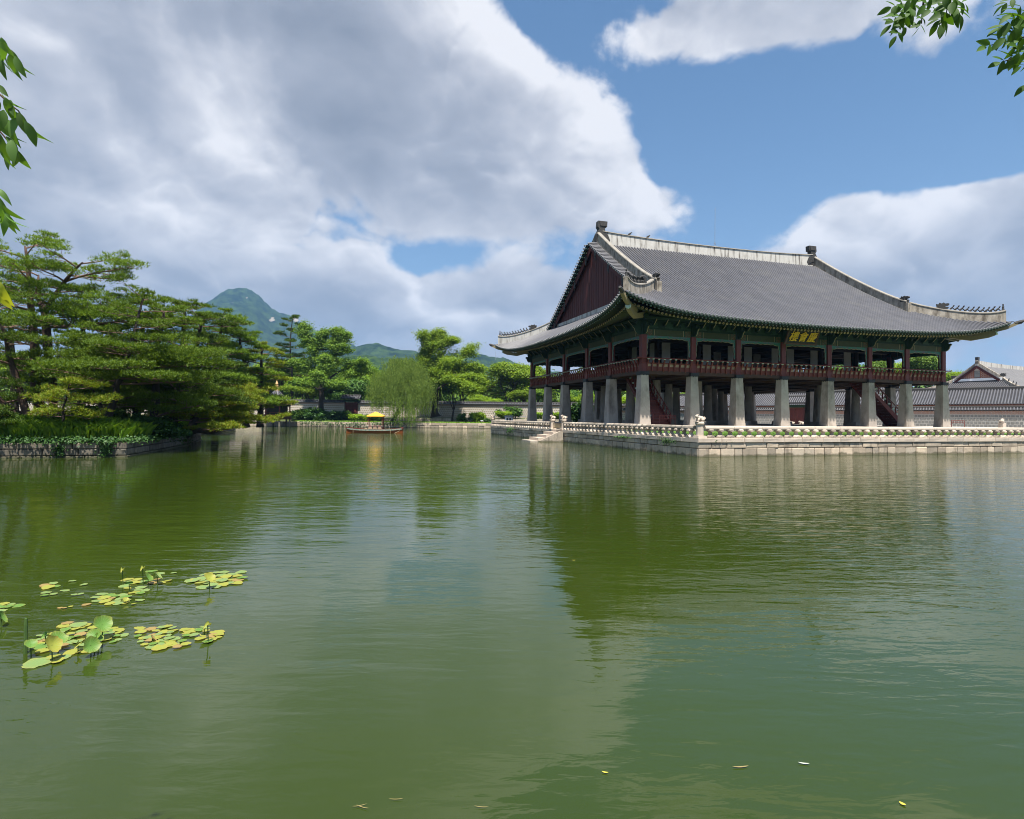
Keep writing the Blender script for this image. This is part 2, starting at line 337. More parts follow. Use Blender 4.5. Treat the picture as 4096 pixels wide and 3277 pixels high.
GOLD = mat('gold_paint', (.66, .42, .015), (.56, .35, .015), 6, .5, 3)
BLACKB = mat('black_board', (.010, .010, .010), (.016, .015, .014), 4, .5, 3)
STEEL = mat('steel', (.30, .31, .32), (.2, .2, .21), 4, .4, 3)
WHITE = mat('white_paint', (.86, .86, .86), (.78, .79, .80), 4, .6, 3)
YELLOW = mat('yellow_canvas', (.72, .40, .035), (.62, .33, .03), 3, .7, 4, .004)
ORANGEW = mat('varnished_hull', (.26, .075, .022), (.17, .048, .016), 3, .4, 6, 0, 0, stretch=(1, 1, 3))
BARK = mat('pine_bark', (.115, .070, .050), (.042, .028, .022), 5, .95, 8, .03, .15, stretch=(1, 1, .5))
BARKR = mat('red_pine_limb', (.23, .15, .11), (.12, .075, .055), 5, .95, 8, .015, .15, stretch=(1, 1, .5))
BARKD = mat('dark_bark', (.050, .040, .032), (.024, .020, .017), 5, .95, 8, .02, .15, stretch=(1, 1, .5))
GROUND = mat('earth_grass', (.075, .105, .028), (.11, .10, .055), .6, .95, 8, .02, coord='World')
LAWNM = mat('lawn_turf', (.06, .13, .018), (.085, .16, .025), 4, .95, 6, .02, coord='World')
SOIL = mat('soil', (.06, .055, .03), (.035, .04, .018), 1.5, .95, 6, .03, coord='World')
BRICK = mat('red_brick', (.33, .135, .085), (.25, .10, .065), 9, .9, 4, .004, .1)
MORT = mat('pale_mortar', (.56, .52, .46), (.46, .43, .38), 3, .9, 5, .003, coord='World')
MORTG = mat('grey_mortar', (.36, .345, .32), (.29, .28, .26), 3, .9, 5, .003, coord='World')
GREYST = mat('grey_wall_stone', (.20, .20, .19), (.14, .14, .135), 2.2, .9, 5, .004, coord='World')
TANST = mat('tan_wall_stone', (.36, .29, .22), (.235, .20, .16), 1.7, .9, 5, .004, coord='World')
ROCK = mat('mountain_granite', (.27, .235, .20), (.17, .15, .13), .03, .9, 8, 1.0, stain=(.09, (1, 1, .25), .5, .62, .7), stain_c=(.10, .11, .07), coord='World')
PINE_L = leafmat('pine_needles', (.052, .115, .009), (.165, .255, .024), None, .38, .06)
PINE_Y = leafmat('pine_needles_fresh', (.10, .17, .010), (.25, .31, .02), (.24, .12, .03), .30, .06, .1)
PINE_D = leafmat('pine_needles_dark', (.035, .085, .010), (.110, .175, .020), None, .25, .05)
LEAF_Y = leafmat('leaves_fresh', (.12, .23, .010), (.26, .37, .025), None, .42, .05)
LEAF_G = leafmat('leaves_green', (.065, .150, .012), (.175, .285, .025), None, .38, .06)
LEAF_D = leafmat('leaves_dark', (.028, .085, .012), (.085, .165, .022), None, .3, .07)
WILLOW = leafmat('willow_leaves', (.08, .145, .020), (.20, .28, .045), None, .4, .05, .05)
LAWNB = leafmat('lawn_blades', (.050, .110, .012), (.095, .165, .02), None, .35, .05)
GRASSB = leafmat('grass_blades', (.09, .21, .015), (.20, .34, .03), None, .35, .05)
IVY = leafmat('creeper_leaves', (.016, .062, .010), (.050, .125, .018), None, .3, .08)

def add_tile_joints(m_, step, dark):                 # overlapping tile lips every few inches down the slope, with lichen patches
    nt = m_.node_tree; N, L = nt.nodes, nt.links; p = nt.nodes['Principled BSDF']; src = p.inputs['Base Color'].links[0].from_socket
    g = N.new('ShaderNodeNewGeometry'); sp = N.new('ShaderNodeSeparateXYZ'); L.new(g.outputs['Position'], sp.inputs[0])
    oi = N.new('ShaderNodeObjectInfo')
    def m(op, a, b):
        n = N.new('ShaderNodeMath'); n.operation = op
        for i, v in enumerate((a, b)):
            if isinstance(v, (int, float)): n.inputs[i].default_value = v
            else: L.new(v, n.inputs[i])
        return n.outputs[0]
    f_ = m('FRACT', m('ADD', m('DIVIDE', sp.outputs[2], step), m('MULTIPLY', oi.outputs['Random'], .35)), 0.0)
    j = N.new('ShaderNodeMapRange'); L.new(f_, j.inputs[0]); j.inputs[1].default_value = .0; j.inputs[2].default_value = .22; j.inputs[3].default_value = dark; j.inputs[4].default_value = 0
    lp = N.new('ShaderNodeTexNoise'); lp.inputs['Scale'].default_value = .35; lp.inputs['Detail'].default_value = 7; lp.inputs['Roughness'].default_value = .7; L.new(g.outputs['Position'], lp.inputs['Vector'])
    lr = N.new('ShaderNodeMapRange'); L.new(lp.outputs['Fac'], lr.inputs[0]); lr.inputs[1].default_value = .5; lr.inputs[2].default_value = .72; lr.inputs[4].default_value = .5
    a = N.new('ShaderNodeMix'); a.data_type = 'RGBA'; L.new(lr.outputs[0], a.inputs['Factor']); L.new(src, a.inputs['A']); a.inputs['B'].default_value = (.12, .117, .112, 1)
    b = N.new('ShaderNodeMix'); b.data_type = 'RGBA'; L.new(j.outputs[0], b.inputs['Factor']); L.new(a.outputs['Result'], b.inputs['A']); b.inputs['B'].default_value = (.03, .03, .034, 1); L.new(b.outputs['Result'], p.inputs['Base Color'])
add_tile_joints(TILE, .175, .3)

def add_waterline(m_):                               # damp algae line where the stones meet the water
    nt = m_.node_tree; N, L = nt.nodes, nt.links; p = nt.nodes['Principled BSDF']; src = p.inputs['Base Color'].links[0].from_socket
    g = N.new('ShaderNodeNewGeometry'); sp = N.new('ShaderNodeSeparateXYZ'); L.new(g.outputs['Position'], sp.inputs[0])
    n = N.new('ShaderNodeTexNoise'); n.inputs['Scale'].default_value = 2.2; n.inputs['Detail'].default_value = 5; L.new(g.outputs['Position'], n.inputs['Vector'])
    a = N.new('ShaderNodeMath'); a.operation = 'MULTIPLY_ADD'; L.new(n.outputs['Fac'], a.inputs[0]); a.inputs[1].default_value = -.42; L.new(sp.outputs[2], a.inputs[2])
    r = N.new('ShaderNodeMapRange'); L.new(a.outputs[0], r.inputs[0]); r.inputs[1].default_value = -.14; r.inputs[2].default_value = -.02; r.inputs[3].default_value = .75; r.inputs[4].default_value = 0
    b = N.new('ShaderNodeMix'); b.data_type = 'RGBA'; L.new(r.outputs[0], b.inputs['Factor']); L.new(src, b.inputs['A']); b.inputs['B'].default_value = (.055, .055, .025, 1); L.new(b.outputs['Result'], p.inputs['Base Color'])
for q in (GRAN, GRANW, GRANI): add_waterline(q)
# ================================================================ PAVILION
LX, LY = 34.4, 28.5
BX = [0, 4.855, 9.515, 14.432, 19.752, 24.714, 29.51, 34.4]
BY = [0, 5.85, 11.128, 17.331, 22.699, 28.5]
ZG = 1.75                                           # top of the paved terrace
class Roof:
    """A hip-and-gable roof; sides F (front), W, E, B."""
    def __init__(s, LX, LY, z0, off=3.6, a=.513, b=.0061, lift=2.0, ld=4.3, tipoff=.55, gx=2.1, zridge=21.35):
        s.LX, s.LY, s.z0, s.off, s.a, s.b, s.lift, s.ld, s.tip, s.gx, s.H = LX, LY, z0, off, a, b, lift, ld, tipoff, gx, LY/2+off
    def L(s, side): return s.LX if side in 'FB' else s.LY
    def d(s, side, t): return max(0, min(t+s.off+s.tip, s.L(side)+s.off+s.tip-t))
    def k(s, side, t): return math.exp(-s.d(side, t)/s.ld)
    def eoff(s, side, t): return s.off+s.tip*s.k(side, t)
    def z(s, side, t, h):                            # t along the eave, h = distance outside the column line (negative = inside)
        hin = s.off-h
        return s.z0+s.lift*s.k(side, t)*(1-min(1, max(0, hin/s.H)))+s.a*hin+s.b*hin*abs(hin)
    def p(s, side, t, h, dz=0.0, z=None):
        zz = (s.z(side, t, h) if z is None else z)+dz
        if side == 'F': return np.array([t, -h, zz])
        if side == 'B': return np.array([t, s.LY+h, zz])
        if side == 'W': return np.array([-h, t, zz])
        return np.array([s.LX+h, t, zz])
    def along(s, side): return np.array([1.0, 0, 0]) if side in 'FB' else np.array([0, 1.0, 0])
    def inner(s, side, t):                           # how far a tile row at t runs inwards (h value at its top end)
        L = s.L(side); c = min(t, L-t)
        lim = s.H-.42 if side in 'FB' else s.gx+s.off
        if side in 'FB' and (t > s.gx+.55 and t < L-s.gx-.55): hmax = -(s.LY/2-.42)
        elif side in 'FB': hmax = -(min(t, L-t))
        else: hmax = -(s.gx-.05) if c > s.gx else -c
        return hmax
RF = Roof(LX, LY, 10.5)
pav = thing('palace_pavilion', 'huge two storey palace pavilion on tall stone columns under a tiled hip and gable roof', 'pavilion', (17.2, 14.25, ZG))
PO = np.array([17.2, 14.25, ZG])
def P_(o):                                           # children of the pavilion are written in world coordinates
    o.location = Vector(o.location)-Vector(PO); return o
def pp(name, mb, mats, smooth=False, **k): return P_(mb.build(name, mats, pav, smooth, **k))
def sub(name, me, parent, loc, rot=None, scale=None, **k):      # parent sits at -PO+PO: its own origin is the world origin
    return link(name, me, parent, loc, rot, scale, **k)

# --- stone columns
me = None
m = MB(); m.frustum((0, 0, 0), (1.06, 1.06), (1.02, 1.02), .28); m.frustum((0, 0, .28), (1.0, 1.0), (.70, .70), 4.02)
col_sq = m.mesh('stone_column', COLST)
m = MB(); m.frustum((0, 0, 0), (1.25, 1.25), (1.2, 1.2), .42); m.lathe([(.50, .42), (.46, 1.6), (.36, 4.3)], 14)
col_rd = m.mesh('round_stone_column', COLST)
m = MB()
m.prism([(-.40, .0), (-.27, .05), (-.13, -.03), (0, .05), (.13, -.03), (.27, .05), (.40, .0), (.40, .30), (-.40, .30)], (0, -.385, 0), (1, 0, 0), (0, 0, 1), (0, 1, 0), .03)
m.prism([(-.40, .0), (-.27, .05), (-.13, -.03), (0, .05), (.13, -.03), (.27, .05), (.40, .0), (.40, .30), (-.40, .30)], (-.385, 0, 0), (0, 1, 0), (0, 0, 1), (1, 0, 0), .03)
m.box((.0, .0, .16), (.73, .73, .30)); collar = m.mesh('iron_collar', IRON)
m = MB(); m.box((0, 0, 1.1), (.46, .46, 4.42-2.2)); m.box((0, 0, -.0+.0), (.47, .47, .02))
m = MB(); m.box((0, 0, 1.61), (.46, .46, 3.22)); post_sq = m.mesh('red_post', RED)
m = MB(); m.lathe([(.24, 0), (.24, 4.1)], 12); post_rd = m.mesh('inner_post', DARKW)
m = MB(); m.box((0, 0, .45), (.44, .44, .90)); head_sq = m.mesh('post_head', GREEND)
for i, x in enumerate(BX):
    for j, y in enumerate(BY):
        edge = i in (0, 7) or j in (0, 5)
        o = link('stone_column', col_sq if edge else col_rd, pav, Vector((x, y, ZG))-Vector(PO))
        if edge:
            link('iron_collar', collar, o, (0, 0, 4.27)); ph = link('red_post', post_sq, pav, Vector((x, y, 6.25))-Vector(PO)); link('post_head', head_sq, ph, (0, 0, 3.222))
        else: link('inner_post', post_rd, pav, Vector((x, y, 6.3))-Vector(PO))
# --- floor deck with beams
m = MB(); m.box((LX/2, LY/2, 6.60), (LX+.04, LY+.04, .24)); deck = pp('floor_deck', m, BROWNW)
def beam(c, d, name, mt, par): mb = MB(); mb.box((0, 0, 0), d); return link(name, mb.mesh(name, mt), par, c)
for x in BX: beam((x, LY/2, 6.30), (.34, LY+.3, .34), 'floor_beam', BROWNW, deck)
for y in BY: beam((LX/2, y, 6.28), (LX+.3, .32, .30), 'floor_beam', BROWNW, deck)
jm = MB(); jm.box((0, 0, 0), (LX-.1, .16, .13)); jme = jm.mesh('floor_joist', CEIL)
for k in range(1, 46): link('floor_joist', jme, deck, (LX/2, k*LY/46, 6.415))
# --- upper ceiling and inner lintels
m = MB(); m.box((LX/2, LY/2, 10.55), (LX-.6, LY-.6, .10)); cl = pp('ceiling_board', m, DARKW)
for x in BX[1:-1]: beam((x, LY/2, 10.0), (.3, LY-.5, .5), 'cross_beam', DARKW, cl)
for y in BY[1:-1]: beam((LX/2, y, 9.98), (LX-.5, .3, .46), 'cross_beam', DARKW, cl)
# --- pale folding doors standing by the inner posts
dm = MB(); dm.box((0, 0, 1.62), (.92, .06, 3.2)); dme = dm.mesh('paper_door', DOOR)
dm = MB(); dm.box((0, 0, 1.62), (.06, .92, 3.2)); dme2 = dm.mesh('paper_door_side', DOOR)
for y, xs in ((BY[1], (5.86, 8.75, 10.5, 13.45, 15.4, 18.8, 20.7, 23.8, 28.3)), (BY[2], (9.2, 15.6, 20.9))):
    for x in xs: link('paper_door', dme, pav, Vector((x, y, 6.72))-Vector(PO))
for y in (6.7, 10.3): link('paper_door', dme2, pav, Vector((BX[1], y, 6.72))-Vector(PO))
# --- railings round the upper floor
def side_pt(side, t, h, z): return RF.p(side, t, h, 0, z)
brk = [(.0, 0), (.10, .02), (.16, .20), (.13, .42), (.20, .62), (.30, .80), (.34, .98), (.27, 1.0), (.20, .86), (.10, .72), (.02, .55), (.0, .3)]
bm_ = MB(); bm_.prism(brk, (0, 0, 0), (0, -1, 0), (0, 0, 1), (1, 0, 0), .10); brk_me = bm_.mesh('railing_bracket', REDB)
lf = MB(); lf.lathe([(.02, 0), (.10, .03), (.12, .06), (.05, .09)], 8); lf.box((0, 0, .015), (.07, .07, .03)); leaf_me = lf.mesh('lotus_leaf_support', WHITEG)
RAILROT = {'F': 0, 'W': -math.pi/2, 'E': math.pi/2, 'B': math.pi}
board_cache = {}
def board(name, wd, ht, th, mt):
    k = (name, round(wd, 2))
    if k not in board_cache: b = MB(); b.box((0, 0, 0), (wd, th, ht)); board_cache[k] = b.mesh(name, mt)
    return board_cache[k]
for side in 'FWEB':
    Ls = BX if side in 'FB' else BY
    L = Ls[-1]
    m = MB(); m.tube([side_pt(side, t, .40, 7.475) for t in (-.72, 0, L/2, L, L+.72)], .05, 8)
    m.tube([side_pt(side, t, .25, 7.08) for t in (-.2, L/2, L+.2)], .028, 4)
    rail = pp('upper_railing', m, RED)
    rz = RAILROT[side]
    if side in 'EB' and False: continue
    for i in range(len(Ls)-1):
        t0, t1 = Ls[i]+.24, Ls[i+1]-.24; n = max(6, round((t1-t0)/.545)); wdt = (t1-t0)/n
        for k in range(n):
            t = t0+(k+.5)*wdt
            link('red_apron_board', board('red_apron_board', wdt-.02, .52, .05, REDB), rail, side_pt(side, t, .10, 6.50), (0, 0, rz))
            link('beige_panel', board('beige_panel', wdt-.10, .27, .04, BEIGE), rail, side_pt(side, t, .07, 6.91), (0, 0, rz))
        for k in range(n+1):
            t = t0+k*wdt
            if k in (0, n) and False: continue
            link('railing_bracket', brk_me, rail, side_pt(side, min(max(t, t0+.06), t1-.06), .10, 6.36), (0, 0, rz))
            link('lotus_leaf_support', leaf_me, rail, side_pt(side, min(max(t, t0+.06), t1-.06), .40, 7.35), (0, 0, rz))
    m = MB()
    for i in range(len(Ls)-1):
        m.tube([side_pt(side, Ls[i]+.24, .09, 7.06), side_pt(side, Ls[i+1]-.24, .09, 7.06)], .04, 4)
        m.tube([side_pt(side, Ls[i]+.24, .10, 6.76), side_pt(side, Ls[i+1]-.24, .10, 6.76)], .035, 4)
    link('railing_bar', m.mesh('railing_bar', RED), rail)
# --- lintels, painted boards, valances, winged brackets
def scallop(Lb):                                     # outline of the carved valance hanging inside one bay
    w2, top, leg = Lb/2, 0.0, -1.72
    outer = [(-w2, leg), (-w2, top), (w2, top), (w2, leg)]
    def wav(n, a): return a*abs(math.sin(n*math.pi))
    inn = []
    for k in range(13): u = k/12; inn.append((w2-.10-.06*abs(math.sin(u*3*math.pi))-.12*(u**3), leg+(1.72-.30)*u))
    nx = 28
    for k in range(1, nx):
        u = k/nx; xx = (w2-.26)*(1-2*u); e = abs(1-2*u)
        inn.append((xx, -.19-.055*abs(math.sin(u*7*math.pi))-.14*e**6))
    for k in range(12, -1, -1): u = k/12; inn.append((-(w2-.10-.06*abs(math.sin(u*3*math.pi))-.12*(u**3)), leg+(1.72-.30)*u))
    return outer, inn
wing = [(0, -.16), (.30, -.20), (.52, -.08), (.72, .10), (.96, .34), (.90, .40), (.66, .26), (.45, .16), (.2, .14), (0, .14)]
wing = [(a*.82, b*.9) for a, b in wing]; wm = MB(); wm.prism(wing, (0, 0, 0), (0, -1, 0), (0, 0, 1), (1, 0, 0), .10); wm.cur = 1
wm.prism([(.40, -.115), (.60, .05), (.83, .29), (.78, .34), (.56, .10), (.38, -.06)], (0, 0, 0), (0, -1, 0), (0, 0, 1), (1, 0, 0), .045)
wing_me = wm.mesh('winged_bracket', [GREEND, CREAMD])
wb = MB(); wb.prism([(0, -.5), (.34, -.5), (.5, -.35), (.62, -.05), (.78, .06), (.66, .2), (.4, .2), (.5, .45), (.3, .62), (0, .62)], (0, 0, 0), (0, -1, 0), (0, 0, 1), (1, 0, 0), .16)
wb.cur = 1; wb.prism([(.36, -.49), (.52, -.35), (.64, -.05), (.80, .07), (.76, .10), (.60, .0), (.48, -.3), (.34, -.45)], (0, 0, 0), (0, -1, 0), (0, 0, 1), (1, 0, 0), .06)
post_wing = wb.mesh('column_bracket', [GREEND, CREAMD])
hb = MB(); hb.prism([(-.42, -.28), (.42, -.28), (.30, -.12), (.36, .05), (.16, .12), (.20, .28), (-.20, .28), (-.16, .12), (-.36, .05), (-.30, -.12)], (0, 0, 0), (1, 0, 0), (0, 0, 1), (0, 1, 0), .08)
flower_board = hb.mesh('carved_board', GREEN)
for side in 'FWEB':
    Ls = BX if side in 'FB' else BY
    L = Ls[-1]; rz = RAILROT[side]
    m = MB()
    a, b = side_pt(side, -.3, -.0, 0), side_pt(side, L+.3, 0, 0); c = (a+b)/2; ln = L+.6
    dm_ = (ln, .20, 1.0) if side in 'FB' else (.20, ln, 1.0)
    m.box((c[0], c[1], 10.35), (dm_[0], dm_[1], .8))
    m.tube([side_pt(side, t, .0, 11.0) for t in (-.6, L/2, L+.6)], .24, 10)
    dm2 = (ln, .16, .62) if side in 'FB' else (.16, ln, .62); m.box((c[0], c[1], 10.75), (dm2[0]*.999, dm2[1]*.97, .3))
    ent = pp('eave_beam', m, [GREEND])
    for i in range(len(Ls)-1):
        t0, t1 = Ls[i]+.235, Ls[i+1]-.235; Lb = t1-t0; tc = (t0+t1)/2
        mb = MB(); mb.box((0, 0, 0), (Lb, .30, .50)); mb.cur = 1
        for sx in (-1, 1):
            mb.box((sx*(Lb/2-.32), 0, 0), (.50, .304, .504)); mb.cur = 2; mb.box((sx*(Lb/2-.66), 0, 0), (.07, .308, .508)); mb.cur = 3; mb.box((sx*(Lb/2-.76), 0, 0), (.06, .308, .508)); mb.cur = 1
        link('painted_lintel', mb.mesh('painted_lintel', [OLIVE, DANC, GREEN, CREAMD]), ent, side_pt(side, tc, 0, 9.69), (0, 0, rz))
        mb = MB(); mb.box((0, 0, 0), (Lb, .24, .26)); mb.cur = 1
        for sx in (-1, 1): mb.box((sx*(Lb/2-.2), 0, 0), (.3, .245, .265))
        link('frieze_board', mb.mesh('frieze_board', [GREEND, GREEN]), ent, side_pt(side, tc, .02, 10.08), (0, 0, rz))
        o_, i_ = scallop(Lb)
        mb = MB(); n1_ = len(i_)
        # strip faces between straight edge and scalloped edge
        def onedge(q):
            x, y = q
            if abs(x) > Lb/2-.26 and y < -.32: return (math.copysign(Lb/2, x), y)
            return (max(-Lb/2, min(Lb/2, x*Lb/2/(Lb/2-.26) if y > -.6 else x)), 0.0)
        vs = []; fs = []
        for q in i_:
            e = onedge(q)
            for yy in (-.035, .035): vs += [(e[0], yy, e[1]), (q[0], yy, q[1])]
        for k in range(n1_-1):
            A, B = 4*k, 4*k+4
            fs += [(A, A+1, B+1, B), (A+3, A+2, B+2, B+3), (A+1, A+3, B+3, B+1)]
        mb.add(vs, fs); mb.cur = 1
        mb.tube([(q[0], -.045, q[1]) for q in i_], .018, 4, False)
        link('carved_valance', mb.mesh('carved_valance', [TURQ, CREAM]), ent, side_pt(side, tc, .02, 9.435), (0, 0, rz))
        n = 4
        for k in range(n):
            t = t0+Lb*(k+.5)/n; link('winged_bracket', wing_me, ent, side_pt(side, t, .10, 10.42), (0, 0, rz))
        for k in range(3): link('carved_board', flower_board, ent, side_pt(side, t0+Lb*(k+.5)/3, .14, 10.40), (0, 0, rz))
    for t in Ls: link('column_bracket', post_wing, ent, side_pt(side, t, .22, 10.02), (0, 0, rz))

# --- roof: deck of pan tiles, cover-tile rows, eaves
NSEG = 9
def deck_mesh(rf, sides='FWEB'):
    mb = MB()
    for side in sides:
        L = rf.L(side); ts = np.linspace(-rf.off-rf.tip+.02, L+rf.off+rf.tip-.02, 81)
        rows = []
        for t in ts:
            h0 = rf.eoff(side, t)-.06; h1 = rf.inner(side, t)
            if h1 > h0: h1 = h0
            rows.append([rf.p(side, t, h0+(h1-h0)*k/NSEG, -.03) for k in range(NSEG+1)])
        vs = [p for r in rows for p in r]; n = NSEG+1
        mb.add(vs, [(i*n+j, (i+1)*n+j, (i+1)*n+j+1, i*n+j+1) for i in range(len(ts)-1) for j in range(NSEG)])
    return mb
dkm = deck_mesh(RF)
# strips that carry the roof over each gable
for gxs in (1, -1):
    for sd in 'FB':
        vs = []
        for k in range(12):
            y = 1.9+(LY/2-.3-1.9)*k/11
            for dx in (1.22, 2.75):
                x = dx if gxs == 1 else LX-dx
                z = RF.z(sd, 4.5, -y)-.03-(.10 if dx < 2 else 0)
                vs.append((x, y if sd == 'F' else LY-y, z))
        dkm.add(vs, [(2*k, 2*k+1, 2*k+3, 2*k+2) for k in range(11)])
roof = pp('tiled_roof', dkm, PAN)
def half_row(pts, side_vec, r=.084, n=5):
    pts = [np.array(p, float) for p in pts]; vs = []; fs = []; M = len(pts)
    for i, p in enumerate(pts):
        t = pts[min(i+1, M-1)]-pts[max(i-1, 0)]; t /= np.linalg.norm(t)+1e-9
        nrm = np.cross(t, side_vec); nrm *= np.sign(nrm[2]) or 1; nrm /= np.linalg.norm(nrm)+1e-9
        for k in range(n+1):
            a = math.pi*k/n; vs.append(p+side_vec*(r*math.cos(a))+nrm*(r*1.05*math.sin(a)))
    for i in range(M-1):
        for k in range(n):
            A = i*(n+1)+k; fs.append((A, A+1, A+n+2, A+n+1))
    return vs, fs
edm = MB(); edm.lathe([(.10, -.03), (.125, 0), (.125, .02), (.09, .03), (.085, .015)], 10); end_me = edm.mesh('tile_end', TILEE)
def cover_rows(rf, side, sp, ob=True, ends=True, mb=None):
    L = rf.L(side); n = int((L+2*(rf.off+rf.tip)-.5)/sp); sv = rf.along(side)
    for i in range(n+1):
        t = -rf.off-rf.tip+.25+i*(L+2*(rf.off+rf.tip)-.5)/n
        h0 = rf.eoff(side, t); h1 = rf.inner(side, t)
        if h0-h1 < .25: continue
        pts = [rf.p(side, t, h0+(h1-h0)*k/(NSEG+1), .0) for k in range(NSEG+2)]
        vs, fs = half_row(pts, sv)
        if ob:
            m_ = MB(); o0 = pts[0]; m_.add([v-o0 for v in vs], fs)
            link('tile_row', m_.mesh('tile_row', TILE, True), roof, o0)
            d = pts[0]-pts[1]; d /= np.linalg.norm(d)
            link('tile_end', end_me, roof, pts[0]+np.array([0, 0, .03]), Vector(d).to_track_quat('Z', 'Y').to_euler())
        else: mb.add(vs, fs)
cover_rows(RF, 'F', .352); cover_rows(RF, 'W', .352)
mb = MB(); cover_rows(RF, 'E', .352, False, mb=mb); cover_rows(RF, 'B', .352, False, mb=mb)
link('far_tile_rows', mb.mesh('far_tile_rows', TILE, True), roof, kind='stuff')
# verge tiles over the west gable, one by one; the hidden east ones joined
vm = MB(); vs, fs = half_row([(0, 0, -.12), (.4, 0, -.04), (1.05, 0, 0)], np.array([0, 1.0, 0]), .112); vm.add(vs, fs); verge_me = vm.mesh('verge_tile', TILE, True)
vE = MB()
for sd in 'FB':
    for k in range(35):
        y = 2.1+(LY/2-.45-2.1)*k/34; z = RF.z(sd, 4.5, -y)+.03; yy = y if sd == 'F' else LY-y
        link('verge_tile', verge_me, roof, (1.12, yy, z))
        link('tile_end', end_me, roof, (1.11, yy, z-.10), (0, -math.pi/2, 0))
        vs, fs = half_row([(LX-1.12, yy, z-.12), (LX-2.2, yy, z)], np.array([0, 1.0, 0]), .10); vE.add(vs, fs)
link('far_verge_tiles', vE.mesh('far_verge_tiles', TILE, True), roof, kind='stuff')
# soffit under the eaves, edge boards, rafters
sm = MB()
for side in 'FWEB':
    L = RF.L(side); ts = np.linspace(-RF.off-RF.tip+.35, L+RF.off+RF.tip-.35, 61); prof = [(-.2, -.10), (-1.15, -.16), (-1.3, -.22), (-3.0, -.08), (-4.6, -.02)]
    vs = []; n = len(prof)
    for t in ts:
        h0 = RF.eoff(side, t); c_ = max(0, -min(t, L-t))
        for (dh, dz) in prof:
            h = max(h0+dh, c_*.98) if c_ > 0 else h0+dh
            zt = RF.z(side, t, h0)+.40*(h0-h)
            vs.append(RF.p(side, t, h, 0, zt+dz))
    sm.add(vs, [(i*n+j, i*n+j+1, (i+1)*n+j+1, (i+1)*n+j) for i in range(len(ts)-1) for j in range(n-1)])
pp('eave_soffit', sm, OLIVE)
eb = MB()
for side in 'FWEB':
    L = RF.L(side); ts = np.linspace(-RF.off-RF.tip+.35, L+RF.off+RF.tip-.35, 49)
    sd = {'F': (0, -1), 'B': (0, 1), 'W': (-1, 0), 'E': (1, 0)}[side]
    for dh, dz, wd, ht in ((-.16, -.12, .10, .12), (-1.27, -.06, .10, .10)):
        pts = []; 
        for t in ts:
            h0 = RF.eoff(side, t); c_ = max(0, -min(t, L-t)); h = max(h0+dh, c_)
            pts.append(RF.p(side, t, h, 0, RF.z(side, t, h0)+.30*(h0-h)+dz))
        eb.sweep(pts, [(-wd/2, -ht/2), (wd/2, -ht/2), (wd/2, ht/2), (-wd/2, ht/2)], [sd]*len(pts))
pp('eave_edge_board', eb, GREEN)
# small white tile-bed line of pan-tile lips under the cover tiles
rm = MB(); rm.tube([(0, 0, 0), (3.0, 0, 0)], .105, 9); rm.cur = 1; rm.tube([(-.012, 0, 0), (.0, 0, 0)], .098, 9); rm.cur = 2; rm.tube([(-.02, 0, 0), (-.011, 0, 0)], .04, 7)
raf_me = rm.mesh('round_rafter', [OLIVE, CREAM, REDB], True)
for pl in raf_me.polygons: pl.use_smooth = len(pl.vertices) == 4
fm = MB(); fm.box((.75, 0, 0), (1.5, .125, .135)); fm.cur = 1; fm.box((-.006, 0, 0), (.012, .10, .105)); fm.cur = 2; fm.box((-.012, 0, .0), (.012, .05, .05))
fly_me = fm.mesh('flying_rafter', [OLIVE, TURQ, CREAM])
def orient(p0, p1):
    d = Vector(p1-p0); q = d.to_track_quat('X', 'Z'); return q.to_euler()
for side in 'FWEB':
    L = RF.L(side); n = int((L+5.4)/.37)
    for i in range(n+1):
        t = -2.7+i*(L+5.4)/n
        h0 = RF.eoff(side, t); ho = h0-1.22
        c_ = max(0, -min(t, L-t)); ho = max(ho, c_)
        zo = RF.z(side, t, h0)-.27+.05
        ti = min(max(t, .9), L-.9); p0 = RF.p(side, t, ho, 0, zo); p1 = RF.p(side, ti, -.9, 0, 11.55)
        if side in 'FW': link('round_rafter', raf_me, roof, p0, orient(p0, p1))
        elif i % 3 == 0: link('round_rafter', raf_me, roof, p0, orient(p0, p1))
    n = int((L+7.2)/.37)
    for i in range(n+1):
        t = -3.6+i*(L+7.2)/n
        h0 = RF.eoff(side, t); ho = h0-.28; c_ = max(0, -min(t, L-t)); ho = max(ho, c_)
        ti = t+(0 if c_ == 0 and min(t, L-t) > 1 else (min(max(t, 1.0), L-1.0)-t)*.32)
        p0 = RF.p(side, t, ho, 0, RF.z(side, t, h0)-.20); p1 = RF.p(side, ti, ho-1.5, 0, RF.z(side, t, h0)+.12)
        if side in 'FW' or i % 3 == 0: link('flying_rafter', fly_me, roof, p0, orient(p0, p1))
